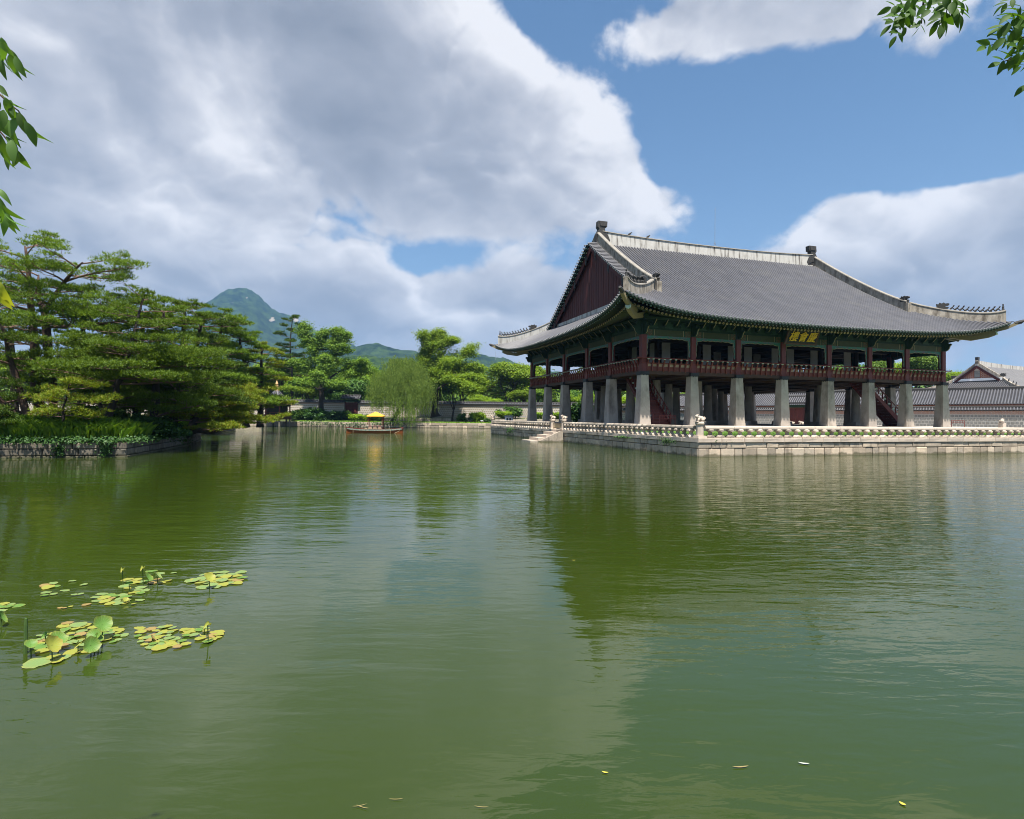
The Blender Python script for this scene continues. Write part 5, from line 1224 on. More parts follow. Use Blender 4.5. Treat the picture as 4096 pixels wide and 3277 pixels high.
for lb, px, py, w_, h_ in (('big pale bare granite dome halfway down the mountain', 1071, 1281, 46, 25), ('pale bare rock on the mountain shoulder right of the big granite dome', 1172, 1283, 40, 22), ('small pale rock near the mountain summit', 990, 1192, 10, 16), ('small pale rock patch left under the summit', 925, 1213, 14, 5), ('thin pale rock streak low on the mountain slope', 1118, 1330, 22, 6)):
    D = depth_on_mountain(px, py); s_ = D/FPX; rock_patch(lb, px, py, w_*s_*1.12, h_*s_*1.3, D-28, int(px))
e = atpx(2078*.9628, 1402, 990)
mast = thing('radio_mast', 'thin radio mast standing on the blue hill left of the pavilion', 'mast', atpx(1983, 1432, 1960)); b = MB(); b.tube([(0, 0, -8), (0, 0, 22)], .55, 4); link('mast_pole', b.mesh('mast_pole', STEEL), mast)

# ================================================================ TREES
def frame_of(n_):                                    # two tangents for many normals
    a = np.where(np.abs(n_[:, 2:3]) < .9, np.array([[0, 0, 1.0]]), np.array([[1.0, 0, 0]])); t = np.cross(n_, a); t /= np.linalg.norm(t, axis=1, keepdims=True)+1e-9
    return t, np.cross(n_, t)
def leaves(c, n_, size, rs, aspect=.6):              # one diamond leaf per point
    N_ = len(c); n_ = n_/(np.linalg.norm(n_, axis=1, keepdims=True)+1e-9); t, b = frame_of(n_); a = rs.uniform(0, 6.283, (N_, 1)); u = t*np.cos(a)+b*np.sin(a); v = np.cross(n_, u)
    s_ = size*rs.uniform(.7, 1.3, (N_, 1)); k = n_*s_*.18
    V = np.stack([c-u*s_, c+v*s_*aspect+k, c+u*s_, c-v*s_*aspect+k], 1).reshape(-1, 3); F = np.arange(4*N_).reshape(-1, 4)
    return V, F
def needles(c, up, L, rs, nb=5, spread=.9, width=.16):   # tufts of blades: triangles standing up and out
    N_ = len(c); cc = np.repeat(c, nb, 0); u = np.repeat(up, nb, 0); r = rs.normal(0, 1, (N_*nb, 3)); r[:, 2] *= .5; d = u*.62+r*spread*.62; d /= np.linalg.norm(d, axis=1, keepdims=True)
    t, b = frame_of(d); a = rs.uniform(0, 6.283, (len(d), 1)); hz_ = np.cross(d, np.array([[0, 0, 1.0]])); hz_ /= np.linalg.norm(hz_, axis=1, keepdims=True)+1e-6; vz_ = np.cross(d, hz_); a = rs.normal(0, .55, (len(d), 1)); w_ = (hz_*np.cos(a)+vz_*np.sin(a))*L*width*.55; l = L*rs.uniform(.7, 1.25, (len(d), 1))
    V = np.stack([cc-w_, cc+w_, cc+d*l], 1).reshape(-1, 3); return V, np.arange(3*len(d)).reshape(-1, 3)
def smooth_path(pts, n):
    pts = np.array(pts, float); t = np.linspace(0, len(pts)-1, n); out = []
    for q in t:
        i = min(int(q), len(pts)-2); f_ = q-i; p0 = pts[max(i-1, 0)]; p1 = pts[i]; p2 = pts[i+1]; p3 = pts[min(i+2, len(pts)-1)]
        out.append(.5*((2*p1)+(-p0+p2)*f_+(2*p0-5*p1+4*p2-p3)*f_*f_+(-p0+3*p1-3*p2+p3)*f_**3))
    return np.array(out)
def pine(label, trunks, r0, limbs, mt=None, name='pine_tree', group='pine trees', dens=1.0, tuft=.30, bark=None, cat='tree', seed=1, padflat=.13):
    """trunks: list of world polylines; limbs: list of (trunk index, fraction, azimuth, length, rise, pad scale)"""
    rs = np.random.default_rng(seed); base = np.array(trunks[0][0]); t = thing(name, label, cat, tuple(base), 0, group)
    tb = MB(); lb_ = MB(); C_ = []; UPV = []
    for q, tr in enumerate(trunks):
        P = smooth_path(np.array(tr)-base, 16); rr = [r0*(1.0 if q == 0 else .8)*((1-k/15)**.8*.82+.14)+(r0*.35*max(0, 1-k/2) if q == 0 else 0) for k in range(16)]
        tb.tube(P, rr, 9)
    tw = []
    for (q, fr_, az, L_, rise, ps) in limbs:
        P = smooth_path(np.array(trunks[q])-base, 33); p0 = P[int(fr_*32)]; d = np.array([math.cos(az), math.sin(az), 0]); pn = np.array([-d[1], d[0], 0]); k1 = rs.uniform(-.18, .18)
        pts = [p0, p0+d*L_*.28+pn*L_*k1*.6+UP*L_*rise*.35, p0+d*L_*.62+pn*L_*k1+UP*L_*rise*.75+UP*rs.uniform(-.2, .1), p0+d*L_+pn*L_*rs.uniform(-.1, .1)+UP*L_*rise]
        S = smooth_path(pts, 9); rl = max(.035, r0*.32*(L_/4)**.6*(1-fr_*.4)); lb_.tube(S, [rl*(1-k/8*.85) for k in range(9)], 6)
        nsub = max(4, int(L_*2.1))
        for s_ in range(nsub):
            f_ = .22+.78*(s_+rs.uniform(0, .9))/nsub; f_ = min(f_, 1); b0 = S[min(8, int(f_*8))]; side = 1 if s_ % 2 else -1
            dd = d*rs.uniform(.4, 1)+pn*side*rs.uniform(.4, 1.1); dd /= np.linalg.norm(dd); l2 = L_*.36*(1.15-f_*.55)*rs.uniform(.7, 1.25); b1 = b0+dd*l2*.6+UP*rs.uniform(.02, .22); b2 = b0+dd*l2+UP*rs.uniform(.0, .62)*min(1, l2)
            lb_.tube([b0, b1, b2], [rl*.32, rl*.22, .012], 4, False); tw.append((b1, b2, l2*ps))
        tw.append((S[6], S[8], L_*.30*ps))
    for (b1, b2, l2) in tw:                          # each twig carries a flat pad of tufts
        R_ = max(.35, l2*.62); n = int(105*dens*R_*R_/.5)+12; a = rs.uniform(0, 6.283, n); r_ = R_*np.sqrt(rs.uniform(0, 1, n)); c = b1+(b2-b1)*rs.uniform(.35, 1.05, (n, 1))
        c = c+np.stack([r_*np.cos(a), r_*np.sin(a), (1-(r_/R_)**2)*R_*padflat*1.9+rs.normal(0, .7, n)*R_*padflat], 1); C_.append(c); u = np.stack([np.cos(a)*.7*(r_/R_), np.sin(a)*.7*(r_/R_), np.ones(n)*.9], 1); UPV.append(u)
    c = np.concatenate(C_); u = np.concatenate(UPV); V, F = needles(c, u, tuft, rs)
    tk = link('trunk', tb.mesh('trunk', bark or BARK, True), t); link('limbs', lb_.mesh('limbs', BARKR, True), t)
    link('crown', npmesh('crown', V, F, mt or PINE_L), t); return t
def auto_limbs(rs, n, f0, f1, L0, L1, rise=(.0, .25), q=0, ps=1.0, az0=None):
    out = []; a = rs.uniform(0, 6.28)
    for k in range(n):
        fr_ = f0+(f1-f0)*k/max(1, n-1); a += 2.4+rs.uniform(-.5, .5); out.append((q, min(fr_, .99), a if az0 is None else az0+rs.uniform(-.6, .6), L0+(L1-L0)*(k/max(1, n-1))+rs.uniform(-.4, .4), rs.uniform(*rise)+.25*(fr_ > .9), ps))
    return out
SHIFT = {}
def trunk_px(lst):                                   # trunk given as (px, py, distance)
    return [atpx(*q) for q in lst]
AR = math.atan2(RT[1], RT[0]); AF = math.atan2(FW[1], FW[0])     # azimuths "to the right" and "away"
rs0 = np.random.default_rng(41)
def island(label, poly, zt, mounds, seed):
    t = thing('island_edge', label, 'wall'); n = len(poly); cen = np.mean(np.array(poly), 0)
    for i in range(n):
        a, b_ = np.array(poly[i], float), np.array(poly[(i+1) % n], float); d = b_-a; o = np.array([d[1], -d[0]]); o /= np.linalg.norm(o); o *= np.sign(o@(a-cen))
        course(t, tuple(a), tuple(b_), -.35, .10, 1.1, 1.9, .5, GRANI, out=tuple(o), proud=.05)
        course(t, tuple(a), tuple(b_), .10, .45, .8, 1.7, .5, GRANI, out=tuple(o)); course(t, tuple(a), tuple(b_), .45, zt, .9, 1.5, .5, GRANI, out=tuple(o))
    # earth mound
    m = MB(); k = 5; vs = []
    for q in range(k+1):
        f_ = 1-q/k
        for p in poly: v = cen+(np.array(p)-cen)*(f_*.97); vs.append((v[0], v[1], zt-.05+mounds*(1-f_*f_)))
    m.add(vs, [(q*n+i, q*n+(i+1) % n, (q+1)*n+(i+1) % n, (q+1)*n+i) for q in range(k) for i in range(n)]); o = m.build('island_earth', SOIL, None, True, kind='structure')
    return t, cen
I1 = [(-35.7, -8.65), (-35.45, 4.8), (-36.2, 13.5), (-44, 15), (-47.5, 4), (-44.3, -3.2), (-50.5, -6.2), (-50.5, -8.45)]
I2 = [(-38.6, 29.0), (-38.0, 47), (-62, 49), (-62, 29)]
island('low granite edge of the near pine island, two courses of long weathered blocks', I1, .78, .55, 1)
island('low granite edge of the farther pine island behind the near one', I2, .85, .5, 2)
def inpoly(p, poly):
    x, y = p; r_ = False; n = len(poly)
    for i in range(n):
        (x1, y1), (x2, y2) = poly[i], poly[(i+1) % n]
        if (y1 > y) != (y2 > y) and x < (x2-x1)*(y-y1)/(y2-y1)+x1: r_ = not r_
    return r_
GRP = 'red pines on the pond islands'
# the two tall trunks at the left
D = 38.5
T = [trunk_px([(205, 1720, D), (150, 1600, D), (140, 1480, D), (136, 1330, D), (118, 1180, D), (112, 1060, D), (100, 985, D)]), trunk_px([(205, 1720, D+1), (214, 1560, D+1), (192, 1400, D+1), (180, 1260, D+1), (232, 1165, D+1), (285, 1095, D+.5), (330, 1050, D)]), trunk_px([(192, 1400, D+1), (180, 1262, D+1), (150, 1180, D+2), (155, 1100, D+3)])]
lim = []
for q, n, f0 in ((0, 11, .45), (1, 11, .42), (2, 4, .6)): lim += auto_limbs(rs0, n, f0, .99, 4.2 if q < 2 else 3, 2.6, (-.02, .2), q, .86)
lim += [(1, .52, AR+.1, 6.0, .16, .8), (1, .46, AR-.1, 6.3, .08, .8), (1, .75, AR, 4.6, .25, .85), (0, .35, AR+2.9, 4.5, .12, .8), (1, .30, AR-.3, 5.5, .05, .8), (0, .8, AR+2.8, 4.2, .2, .8)]
pine('tallest spreading pine at the left, two bare trunks forking under a wide crown', T, .36, lim, PINE_L, group=GRP, seed=2, dens=.7, tuft=.22)
D = 35.5; T = [trunk_px([(128, 1715, D), (95, 1620, D), (62, 1500, D), (35, 1420, D), (18, 1330, D-1), (-30, 1240, D-1)])]
pine('pine with a strongly left-leaning trunk at the left edge', T, .25, auto_limbs(rs0, 10, .45, .99, 3.4, 2.6, (.0, .2)), PINE_L, group=GRP, seed=3, dens=.7, tuft=.22)
D = 36.5; T = [trunk_px([(165, 1700, D), (100, 1668, D), (40, 1640, D-.6), (-20, 1580, D-1), (-90, 1480, D-1)])]
pine('thick pine trunk bent almost to the ground at the left edge', T, .34, auto_limbs(rs0, 8, .5, .99, 3.4, 2.6, (.05, .25)), PINE_L, group=GRP, seed=4, dens=.7, tuft=.22)
D = 30.2; T = [trunk_px([(-40, 1780, D), (-30, 1700, D), (-60, 1640, D)])]
pine('low dark pine branch reaching in over the water at the left edge', T, .12, auto_limbs(rs0, 7, .3, .99, 1.9, 1.2, (-.25, .05)), PINE_D, group=GRP, seed=5, tuft=.24)
D = 31.6; T = [trunk_px([(258, 1772, D), (256, 1700, D), (252, 1640, D), (268, 1585, D), (275, 1540, D)])]
lim = [(0, .40, AR+2.9, 1.7, .06, 1.2), (0, .42, AR+.1, 1.8, -.02, 1.2), (0, .45, AR-1.4, 1.5, .0, 1.2), (0, .62, AR+3.0, 1.6, .10, 1.25), (0, .62, AR+.2, 2.1, .12, 1.2), (0, .70, AR-1.3, 1.5, .05, 1.2), (0, .88, AR+.2, 1.5, .12, 1.2), (0, .90, AR+2.7, 1.5, .0, 1.2), (0, .97, AR+1.5, .9, .3, 1.2), (0, .66, AR+1.7, 1.4, .05, 1.2), (0, .97, AR-.8, .8, .25, 1.3)]
pine('small bright green cloud pruned pine standing in the grass at the island front', T, .11, lim, PINE_Y, group=GRP, seed=6, dens=1.7, tuft=.16, bark=BARKD, padflat=.22)
D = 36; T = [trunk_px([(418, 1735, D), (435, 1660, D), (462, 1590, D), (466, 1540, D), (492, 1500, D), (508, 1440, D), (520, 1390, D), (540, 1320, D), (560, 1240, D+.5), (575, 1180, D+.5)]), trunk_px([(424, 1715, D), (412, 1650, D), (395, 1610, D+.6), (372, 1560, D+1)])]
lim = auto_limbs(rs0, 24, .34, .99, 4.6, 1.9, (-.10, .24), 0, 1.0)+auto_limbs(rs0, 5, .5, .99, 2.5, 2, (0, .2), 1)+[(0, .52, AR, 5.2, .02, 1), (0, .56, AR+.15, 5.0, .08, 1), (0, .48, AR+3.0, 4.6, .06, 1), (0, .60, AR-1.2, 3.5, .05, 1), (0, .43, AR-.2, 4.5, -.03, 1), (0, .68, AR+2.9, 4.6, .05, 1)]
pine('broad layered pine in the middle of the near island with a crooked dark trunk', T, .24, lim, PINE_L, group=GRP, seed=7, dens=.8, tuft=.21, bark=BARKD)
rows = [(330, 44, 1735, 330, 1235, 2.9, 'tall pine half hidden behind the tall forked one and the crooked middle pine', PINE_L, 17),
        (545, 42, 1725, 570, 1255, 3.2, 'pine with a thin straight trunk behind the crooked middle pine', PINE_D, 18),
        (600, 40, 1740, 650, 1235, 3.9, 'pine with a right-leaning trunk among the ivy on the near island', PINE_L, 22),
        (690, 44, 1730, 735, 1225, 4.1, 'dense pine at the inner side of the near island, its top against the mountain', PINE_L, 24),
        (770, 47, 1725, 800, 1262, 4.2, 'dense pine at the far tip of the near island', PINE_D, 22),
        (860, 68, 1712, 885, 1262, 5.6, 'tall pine on the farther island, leftmost of its three', PINE_L, 24),
        (985, 70, 1712, 960, 1330, 4.7, 'pine on the farther island with a tilted trunk', PINE_L, 22),
        (1040, 73, 1710, 1045, 1390, 3.9, 'rightmost pine on the farther island beside the water pavilion', PINE_Y, 22),
        (60, 45, 1725, 40, 1180, 3.2, 'pine behind the tall forked one at the left edge', PINE_D, 15), (450, 58, 1712, 440, 1300, 4.4, 'dark pine far back between the islands', PINE_D, 15)]
for k, (pb, D, yb, pt_, yt, L_, lb, mt, nl) in enumerate(rows):
    T = [trunk_px([(pb, yb, D), (pb+(pt_-pb)*.35+rs0.uniform(-12, 12), yb+(yt-yb)*.3, D), (pb+(pt_-pb)*.5+rs0.uniform(-15, 15), yb+(yt-yb)*.6, D+.4), (pt_, yt+(yb-yt)*.12, D), (pt_+6, yt+8, D)])]
    pine(lb, T, .22+.002*D, auto_limbs(rs0, nl, .15, .99, L_, L_*.42, (-.14, .24)), mt, group=GRP, seed=30+k, dens=.62 if D < 50 else .50, tuft=.24 if D < 50 else .32, bark=BARKD)
# the limb that hangs low over the water
D = 46; T = [trunk_px([(735, 1745, 44), (790, 1722, 44), (850, 1728, 45), (930, 1700, 48), (1000, 1690, 51), (1070, 1690, 53)]), trunk_px([(735, 1745, 44), (770, 1690, 45), (830, 1640, 47), (900, 1600, 50), (960, 1560, 52)])]
pine('pine lying low over the water with yellow-green sprays at the tip of the near island', T, .26, auto_limbs(rs0, 14, .25, .99, 3.0, 2.2, (-.06, .16))+auto_limbs(rs0, 18, .25, .99, 3.4, 2.0, (-.12, .14), 1)+[(1, .9, AR, 2.4, -.3, 1), (1, .7, AR-.4, 3.0, -.3, 1), (1, .95, AR+.3, 2.2, -.02, 1), (1, .8, AR+.1, 2.8, -.12, 1)], PINE_Y, group=GRP, seed=50, dens=.75, tuft=.24, bark=BARKD)

# broad-leaved trees -------------------------------------------------------
def grow(rs, p, d, L_, r_, lvl, out, tips, spread, up):
    n = 4; pts = [p]; q = p.copy(); dd = d.copy()
    for k in range(n):
        dd = dd+rs.normal(0, .17, 3)+UP*up*.16; dd /= np.linalg.norm(dd); q = q+dd*L_/n; pts.append(q.copy())
    out.append((pts, r_, r_*.62)); 
    if lvl == 0: tips.append((pts[-1], dd)); tips.append((pts[-2], dd)); return
    kids = 3 if rs.random() < .65 else 2
    for k in range(kids):
        a = rs.uniform(0, 6.283) if k else rs.uniform(-.5, .5); t, b = frame_of(dd[None]); v = (t[0]*math.cos(a+k*2.1)+b[0]*math.sin(a+k*2.1)); nd = dd*(1-spread*.45)+v*spread*rs.uniform(.6, 1.1); nd[2] += up*.25; nd /= np.linalg.norm(nd)
        st = pts[-1] if k < 2 else pts[-2]; grow(rs, st.copy(), nd, L_*rs.uniform(.66, .86), r_*.6, lvl-1, out, tips, spread, up)
def broad_tree_meshes(seed, H, r0, lvl, spread, up, leaf, nleaf, clump, mt, bark, trunk_h=.3, forks=3, flat=.55, lean=(0, 0)):
    rs = np.random.default_rng(seed); tb = MB(); tips = []; out = []
    th = H*trunk_h; P = [np.array([0, 0, -.2]), np.array([lean[0]*.3, lean[1]*.3, th*.5]), np.array([lean[0], lean[1], th])]
    tb.tube(smooth_path(P, 7), [r0*1.7, r0*1.15, r0*1.0, r0*.95, r0*.92, r0*.9, r0*.85], 9)
    ss = sum(.78**k for k in range(lvl+1)); a0 = rs.uniform(0, 6.28)
    for k in range(forks):
        a = a0+2*math.pi*k/forks+rs.uniform(-.4, .4); d = np.array([math.cos(a)*spread, math.sin(a)*spread, 1.0]); d /= np.linalg.norm(d); grow(rs, P[-1].copy(), d, (H-th)/ss*1.12, r0*.62, lvl, out, tips, spread, up)
    lb_ = MB()
    for pts, ra, rb in out: lb_.tube(pts, list(np.linspace(ra, rb, len(pts))), 5 if ra > .06 else 4, False)
    c = np.array([t[0] for t in tips]); n = max(1, int(nleaf/len(c))); cc = np.repeat(c, n, 0); g = rs.normal(0, 1, (len(cc), 3))*np.array([1, 1, flat])*clump*.6
    nn = rs.normal(0, .55, (len(cc), 3))+np.array([0, 0, 1.0])+g*.5/clump
    V, F = leaves(cc+g+np.array([0, 0, .15]), nn, leaf, rs)
    return tb.mesh('trunk', bark, True), lb_.mesh('limbs', bark, True), npmesh('crown', V, F, mt)
def place(meshes, name, label, loc, rz=0, s_=1.0, group=None, cat='tree'):
    t = thing(name, label, cat, tuple(loc), rz, group); t.scale = s_ if hasattr(s_, '__len__') else (s_,)*3
    for nm, me_ in zip(('trunk', 'limbs', 'crown'), meshes): link(nm, me_, t)
    return t
# the big spreading tree at the left of the gate, and the one right of the willow: crowns laid out limb by limb
def limb_tree(name, label, trunk, r0, limbs, leaf, per, clump, mt, bark, seed, group, subs=4):
    rs = np.random.default_rng(seed); base = np.array(trunk[0]); t = thing(name, label, 'tree', tuple(base), 0, group); tb = MB(); lb_ = MB(); tips = []
    P = smooth_path(np.array(trunk)-base, 9); tb.tube(P, [r0*(1.75 if k == 0 else 1.25 if k == 1 else 1-.03*k) for k in range(9)], 10)
    for pts, rl in limbs:
        S = smooth_path(np.array(pts)-base, 10); lb_.tube(S, [rl*(1-.075*k) for k in range(10)], 6)
        ln = np.linalg.norm(S[-1]-S[0])
        for k in range(3, 10):
            for s_ in range(subs):
                d = rs.normal(0, 1, 3); d[2] = abs(d[2])*.5; d += (S[k]-S[k-1])/np.linalg.norm(S[k]-S[k-1])*.7; d /= np.linalg.norm(d); l2 = ln*.22*rs.uniform(.5, 1.25)
                q = S[k]+d*l2; lb_.tube([S[k], S[k]+d*l2*.5+rs.normal(0, .1, 3), q], [rl*.25, rl*.16, .02], 4, False); tips.append(q); tips.append(S[k]+d*l2*.65)
    c = np.array(tips); cc = np.repeat(c, per, 0); g = rs.normal(0, 1, (len(cc), 3))*np.array([1, 1, .5])*clump*.6; nn = rs.normal(0, .5, (len(cc), 3))+np.array([0, 0, 1.0])+g*.4/clump
    V, F = leaves(cc+g, nn, leaf, rs)
    link('trunk', tb.mesh('trunk', bark, True), t); link('limbs', lb_.mesh('limbs', bark, True), t); link('crown', npmesh('crown', V, F, mt), t); return t
def PX(l, D): return [atpx(x, y, D+(q if len(p) < 3 else p[2])) for p in l for q in (0,) for x, y in (p[:2],)]
D = 130
lm = [(PX([(1285, 1590), (1290, 1500), (1310, 1440), (1345, 1415), (1375, 1410)], D), .30), (PX([(1283, 1580), (1262, 1500), (1262, 1430), (1270, 1390)], D), .30), (PX([(1265, 1420), (1240, 1385), (1222, 1345), (1216, 1318)], D), .18), (PX([(1264, 1410), (1275, 1370), (1300, 1335)], D), .18), (PX([(1270, 1400), (1320, 1395), (1345, 1360), (1352, 1335)], D), .18), (PX([(1340, 1415), (1368, 1370), (1380, 1345)], D), .16),
      (PX([(1284, 1540), (1240, 1490), (1210, 1470), (1190, 1455)], D, ), .2), (PX([(1290, 1540), (1350, 1490), (1410, 1470), (1450, 1460)], D), .24), (PX([(1300, 1530), (1370, 1520), (1420, 1500), (1470, 1490)], D), .18), (PX([(1285, 1560), (1225, 1540), (1185, 1530)], D-3), .18), (PX([(1288, 1560), (1330, 1545), (1360, 1540)], D-6), .2), (PX([(1285, 1550), (1280, 1520), (1270, 1500)], D-7), .2), (PX([(1285, 1520), (1300, 1470), (1300, 1440)], D-4), .2), (PX([(1286, 1570), (1310, 1490), (1340, 1450)], D+5), .2)]
limb_tree('zelkova_tree', 'large spreading broadleaf tree with a flared dark trunk left of the wall gate', PX([(1285, 1664), (1284, 1620), (1286, 1570), (1284, 1530)], D), .62, lm, .17, 84, 1.0, LEAF_G, BARKD, 60, 'big old trees on the far bank')
D = 129
lm = [(PX([(1740, 1620), (1725, 1570), (1752, 1510), (1750, 1470), (1760, 1430), (1755, 1390)], D), .3), (PX([(1752, 1440), (1725, 1400), (1710, 1370), (1700, 1352)], D), .17), (PX([(1755, 1420), (1765, 1380), (1758, 1350), (1750, 1340)], D), .17), (PX([(1758, 1420), (1775, 1385), (1795, 1368), (1808, 1365)], D), .15), (PX([(1748, 1610), (1770, 1540), (1790, 1490), (1810, 1460), (1850, 1430), (1858, 1415)], D), .32), (PX([(1790, 1500), (1830, 1490), (1880, 1470), (1905, 1480)], D), .2), (PX([(1800, 1500), (1850, 1510), (1900, 1520), (1920, 1540)], D-2), .18),
      (PX([(1742, 1600), (1755, 1550), (1762, 1500), (1780, 1460)], D-3), .26), (PX([(1735, 1580), (1712, 1530), (1705, 1490), (1700, 1460)], D), .2), (PX([(1745, 1560), (1800, 1530), (1850, 1540), (1880, 1560)], D-5), .2), (PX([(1740, 1540), (1770, 1500), (1820, 1480)], D+4), .2), (PX([(1722, 1500), (1700, 1440), (1712, 1410)], D+2), .16)]
limb_tree('zelkova_tree', 'tall yellow-green broadleaf tree right of the willow with open forking dark limbs', PX([(1742, 1668), (1738, 1640), (1740, 1600), (1742, 1570)], D), .75, lm, .17, 108, 1.1, LEAF_Y, BARKD, 61, 'big old trees on the far bank')
# willow
def willow(label, base, crown_px, D, seed):
    rs = np.random.default_rng(seed); base = np.array(base); t = thing('willow_tree', label, 'tree', tuple(base)); tb = MB(); lb_ = MB()
    tr = np.array(PX([(1568, 1692), (1585, 1660), (1600, 1630), (1606, 1590), (1604, 1540)], D))-base; tb.tube(smooth_path(tr, 9), [.62, .5, .45, .42, .38, .34, .3, .26, .2], 9)
    c = []; d_ = []
    tops = crown_px
    for (x, y, dd, w_) in tops:
        q = np.array(atpx(x, y, D+dd))-base; lb_.tube(smooth_path([tr[3], (tr[4]+q)/2+np.array([0, 0, .6]), q], 6), [.2, .16, .12, .09, .06, .04], 5)
        for s_ in range(int(95*w_)):
            st = q+rs.normal(0, 1, 3)*np.array([1.15, 1.15, .5]); L_ = rs.uniform(1.4, 6.2)*(.7+.45*w_); dr = rs.normal(0, .22, 2)*1.2; n = int(L_*11)
            f_ = np.linspace(0, 1, n)[:, None]; P = st+np.concatenate([dr[None]*np.sqrt(f_)*1.6, .35*np.sin(f_*2.4)-L_*f_**1.35], 1); P += rs.normal(0, .06, P.shape)
            lim_ = .25-base[2]*0; c.append(P)
    c = np.concatenate(c); c = c[c[:, 2]+base[2] > .35]
    dn = rs.normal(0, .28, c.shape)+np.array([0, 0, -1.0]); dn /= np.linalg.norm(dn, axis=1, keepdims=True); tt, b = frame_of(dn); a = rs.uniform(0, 6.28, (len(c), 1)); w_ = (tt*np.cos(a)+b*np.sin(a))*.046; L_ = rs.uniform(.22, .42, (len(c), 1))
    V = np.stack([c-w_*.4, c+dn*L_*.4+w_, c+dn*L_, c+dn*L_*.4-w_], 1).reshape(-1, 3); F = np.arange(len(V)).reshape(-1, 4)
    link('trunk', tb.mesh('trunk', BARKD, True), t); link('limbs', lb_.mesh('limbs', BARKD, True), t); link('crown', npmesh('crown', V, F, WILLOW), t)
cr_ = [(1620, 1442, 0, 1.0), (1578, 1448, 0, .8), (1655, 1456, 0, .9), (1600, 1462, -4, .9), (1640, 1480, -5, 1.0), (1690, 1492, 0, .8), (1540, 1492, 1, .7), (1562, 1500, -4, .8), (1515, 1525, 0, .75), (1500, 1552, 1, .6), (1535, 1545, -4, .7), (1600, 1510, -6, .9), (1672, 1530, -5, .8), (1708, 1540, -1, .75), (1640, 1545, -7, .8), (1580, 1555, -6, .7), (1690, 1572, -3, .6), (1625, 1590, -8, .5), (1640, 1452, 4, .8), (1590, 1446, 5, .8), (1632, 1630, -8, .35)]
willow('drooping weeping willow with a leaning dark trunk at the pond edge behind the boat', atpx(1568, 1692, 125), cr_, 125, 71)
# shared broad-leaf and pine meshes for the woods behind the wall
VAR = [broad_tree_meshes(100, 11, .30, 4, .62, .45, .20, 26000, 1.15, LEAF_G, BARKD), broad_tree_meshes(101, 13, .32, 4, .55, .55, .20, 26000, 1.1, LEAF_Y, BARKD), broad_tree_meshes(102, 9, .26, 4, .75, .35, .20, 24000, 1.1, LEAF_D, BARKD), broad_tree_meshes(103, 12, .28, 4, .7, .4, .20, 26000, 1.15, LEAF_Y, BARKD, .22, 4)]
def tall_pine_mesh(seed, H, mt, L0, L1, n, f0):
    rs = np.random.default_rng(seed); tr = np.array([[0, 0, -.2], [rs.uniform(-.3, .3), rs.uniform(-.3, .3), H*.35], [rs.uniform(-.4, .4), rs.uniform(-.4, .4), H*.7], [0, 0, H]])
    o = pine('temporary', [tr], .24, auto_limbs(rs, n, f0, .99, L0, L1, (-.02, .15)), mt, seed=seed, dens=.42, tuft=.34, bark=BARKD)
    ms = {c.name.split('.')[0]: c.data for c in o.children}
    for c in list(o.children): bpy.data.objects.remove(c)
    bpy.data.objects.remove(o); return ms['trunk'], ms['limbs'], ms['crown']
PV = [tall_pine_mesh(200, 16, PINE_D, 3.2, 1.3, 20, .40), tall_pine_mesh(201, 13, PINE_D, 3.4, 1.6, 18, .45), tall_pine_mesh(202, 14, PINE_L, 3.6, 1.5, 20, .38)]
GB = 'trees in the wood behind the palace wall'
def back(kind, v, px, D, ytop, lb, wide=1.0):
    b = at(px, D, 2.2); hz = 1670+(px-2048)*.01007; H = (hz-ytop)/FPX*D+CAM[2]-2.2
    H0 = {'b': (11, 13, 9, 12), 'p': (16, 13, 14)}[kind][v]*(1.0 if kind == 'p' else 1.06); s_ = H/H0
    place((VAR if kind == 'b' else PV)[v], 'pine_tree' if kind == 'p' else 'broadleaf_tree', lb, b, random.uniform(0, 6.28), (s_*wide, s_*wide, s_), GB)
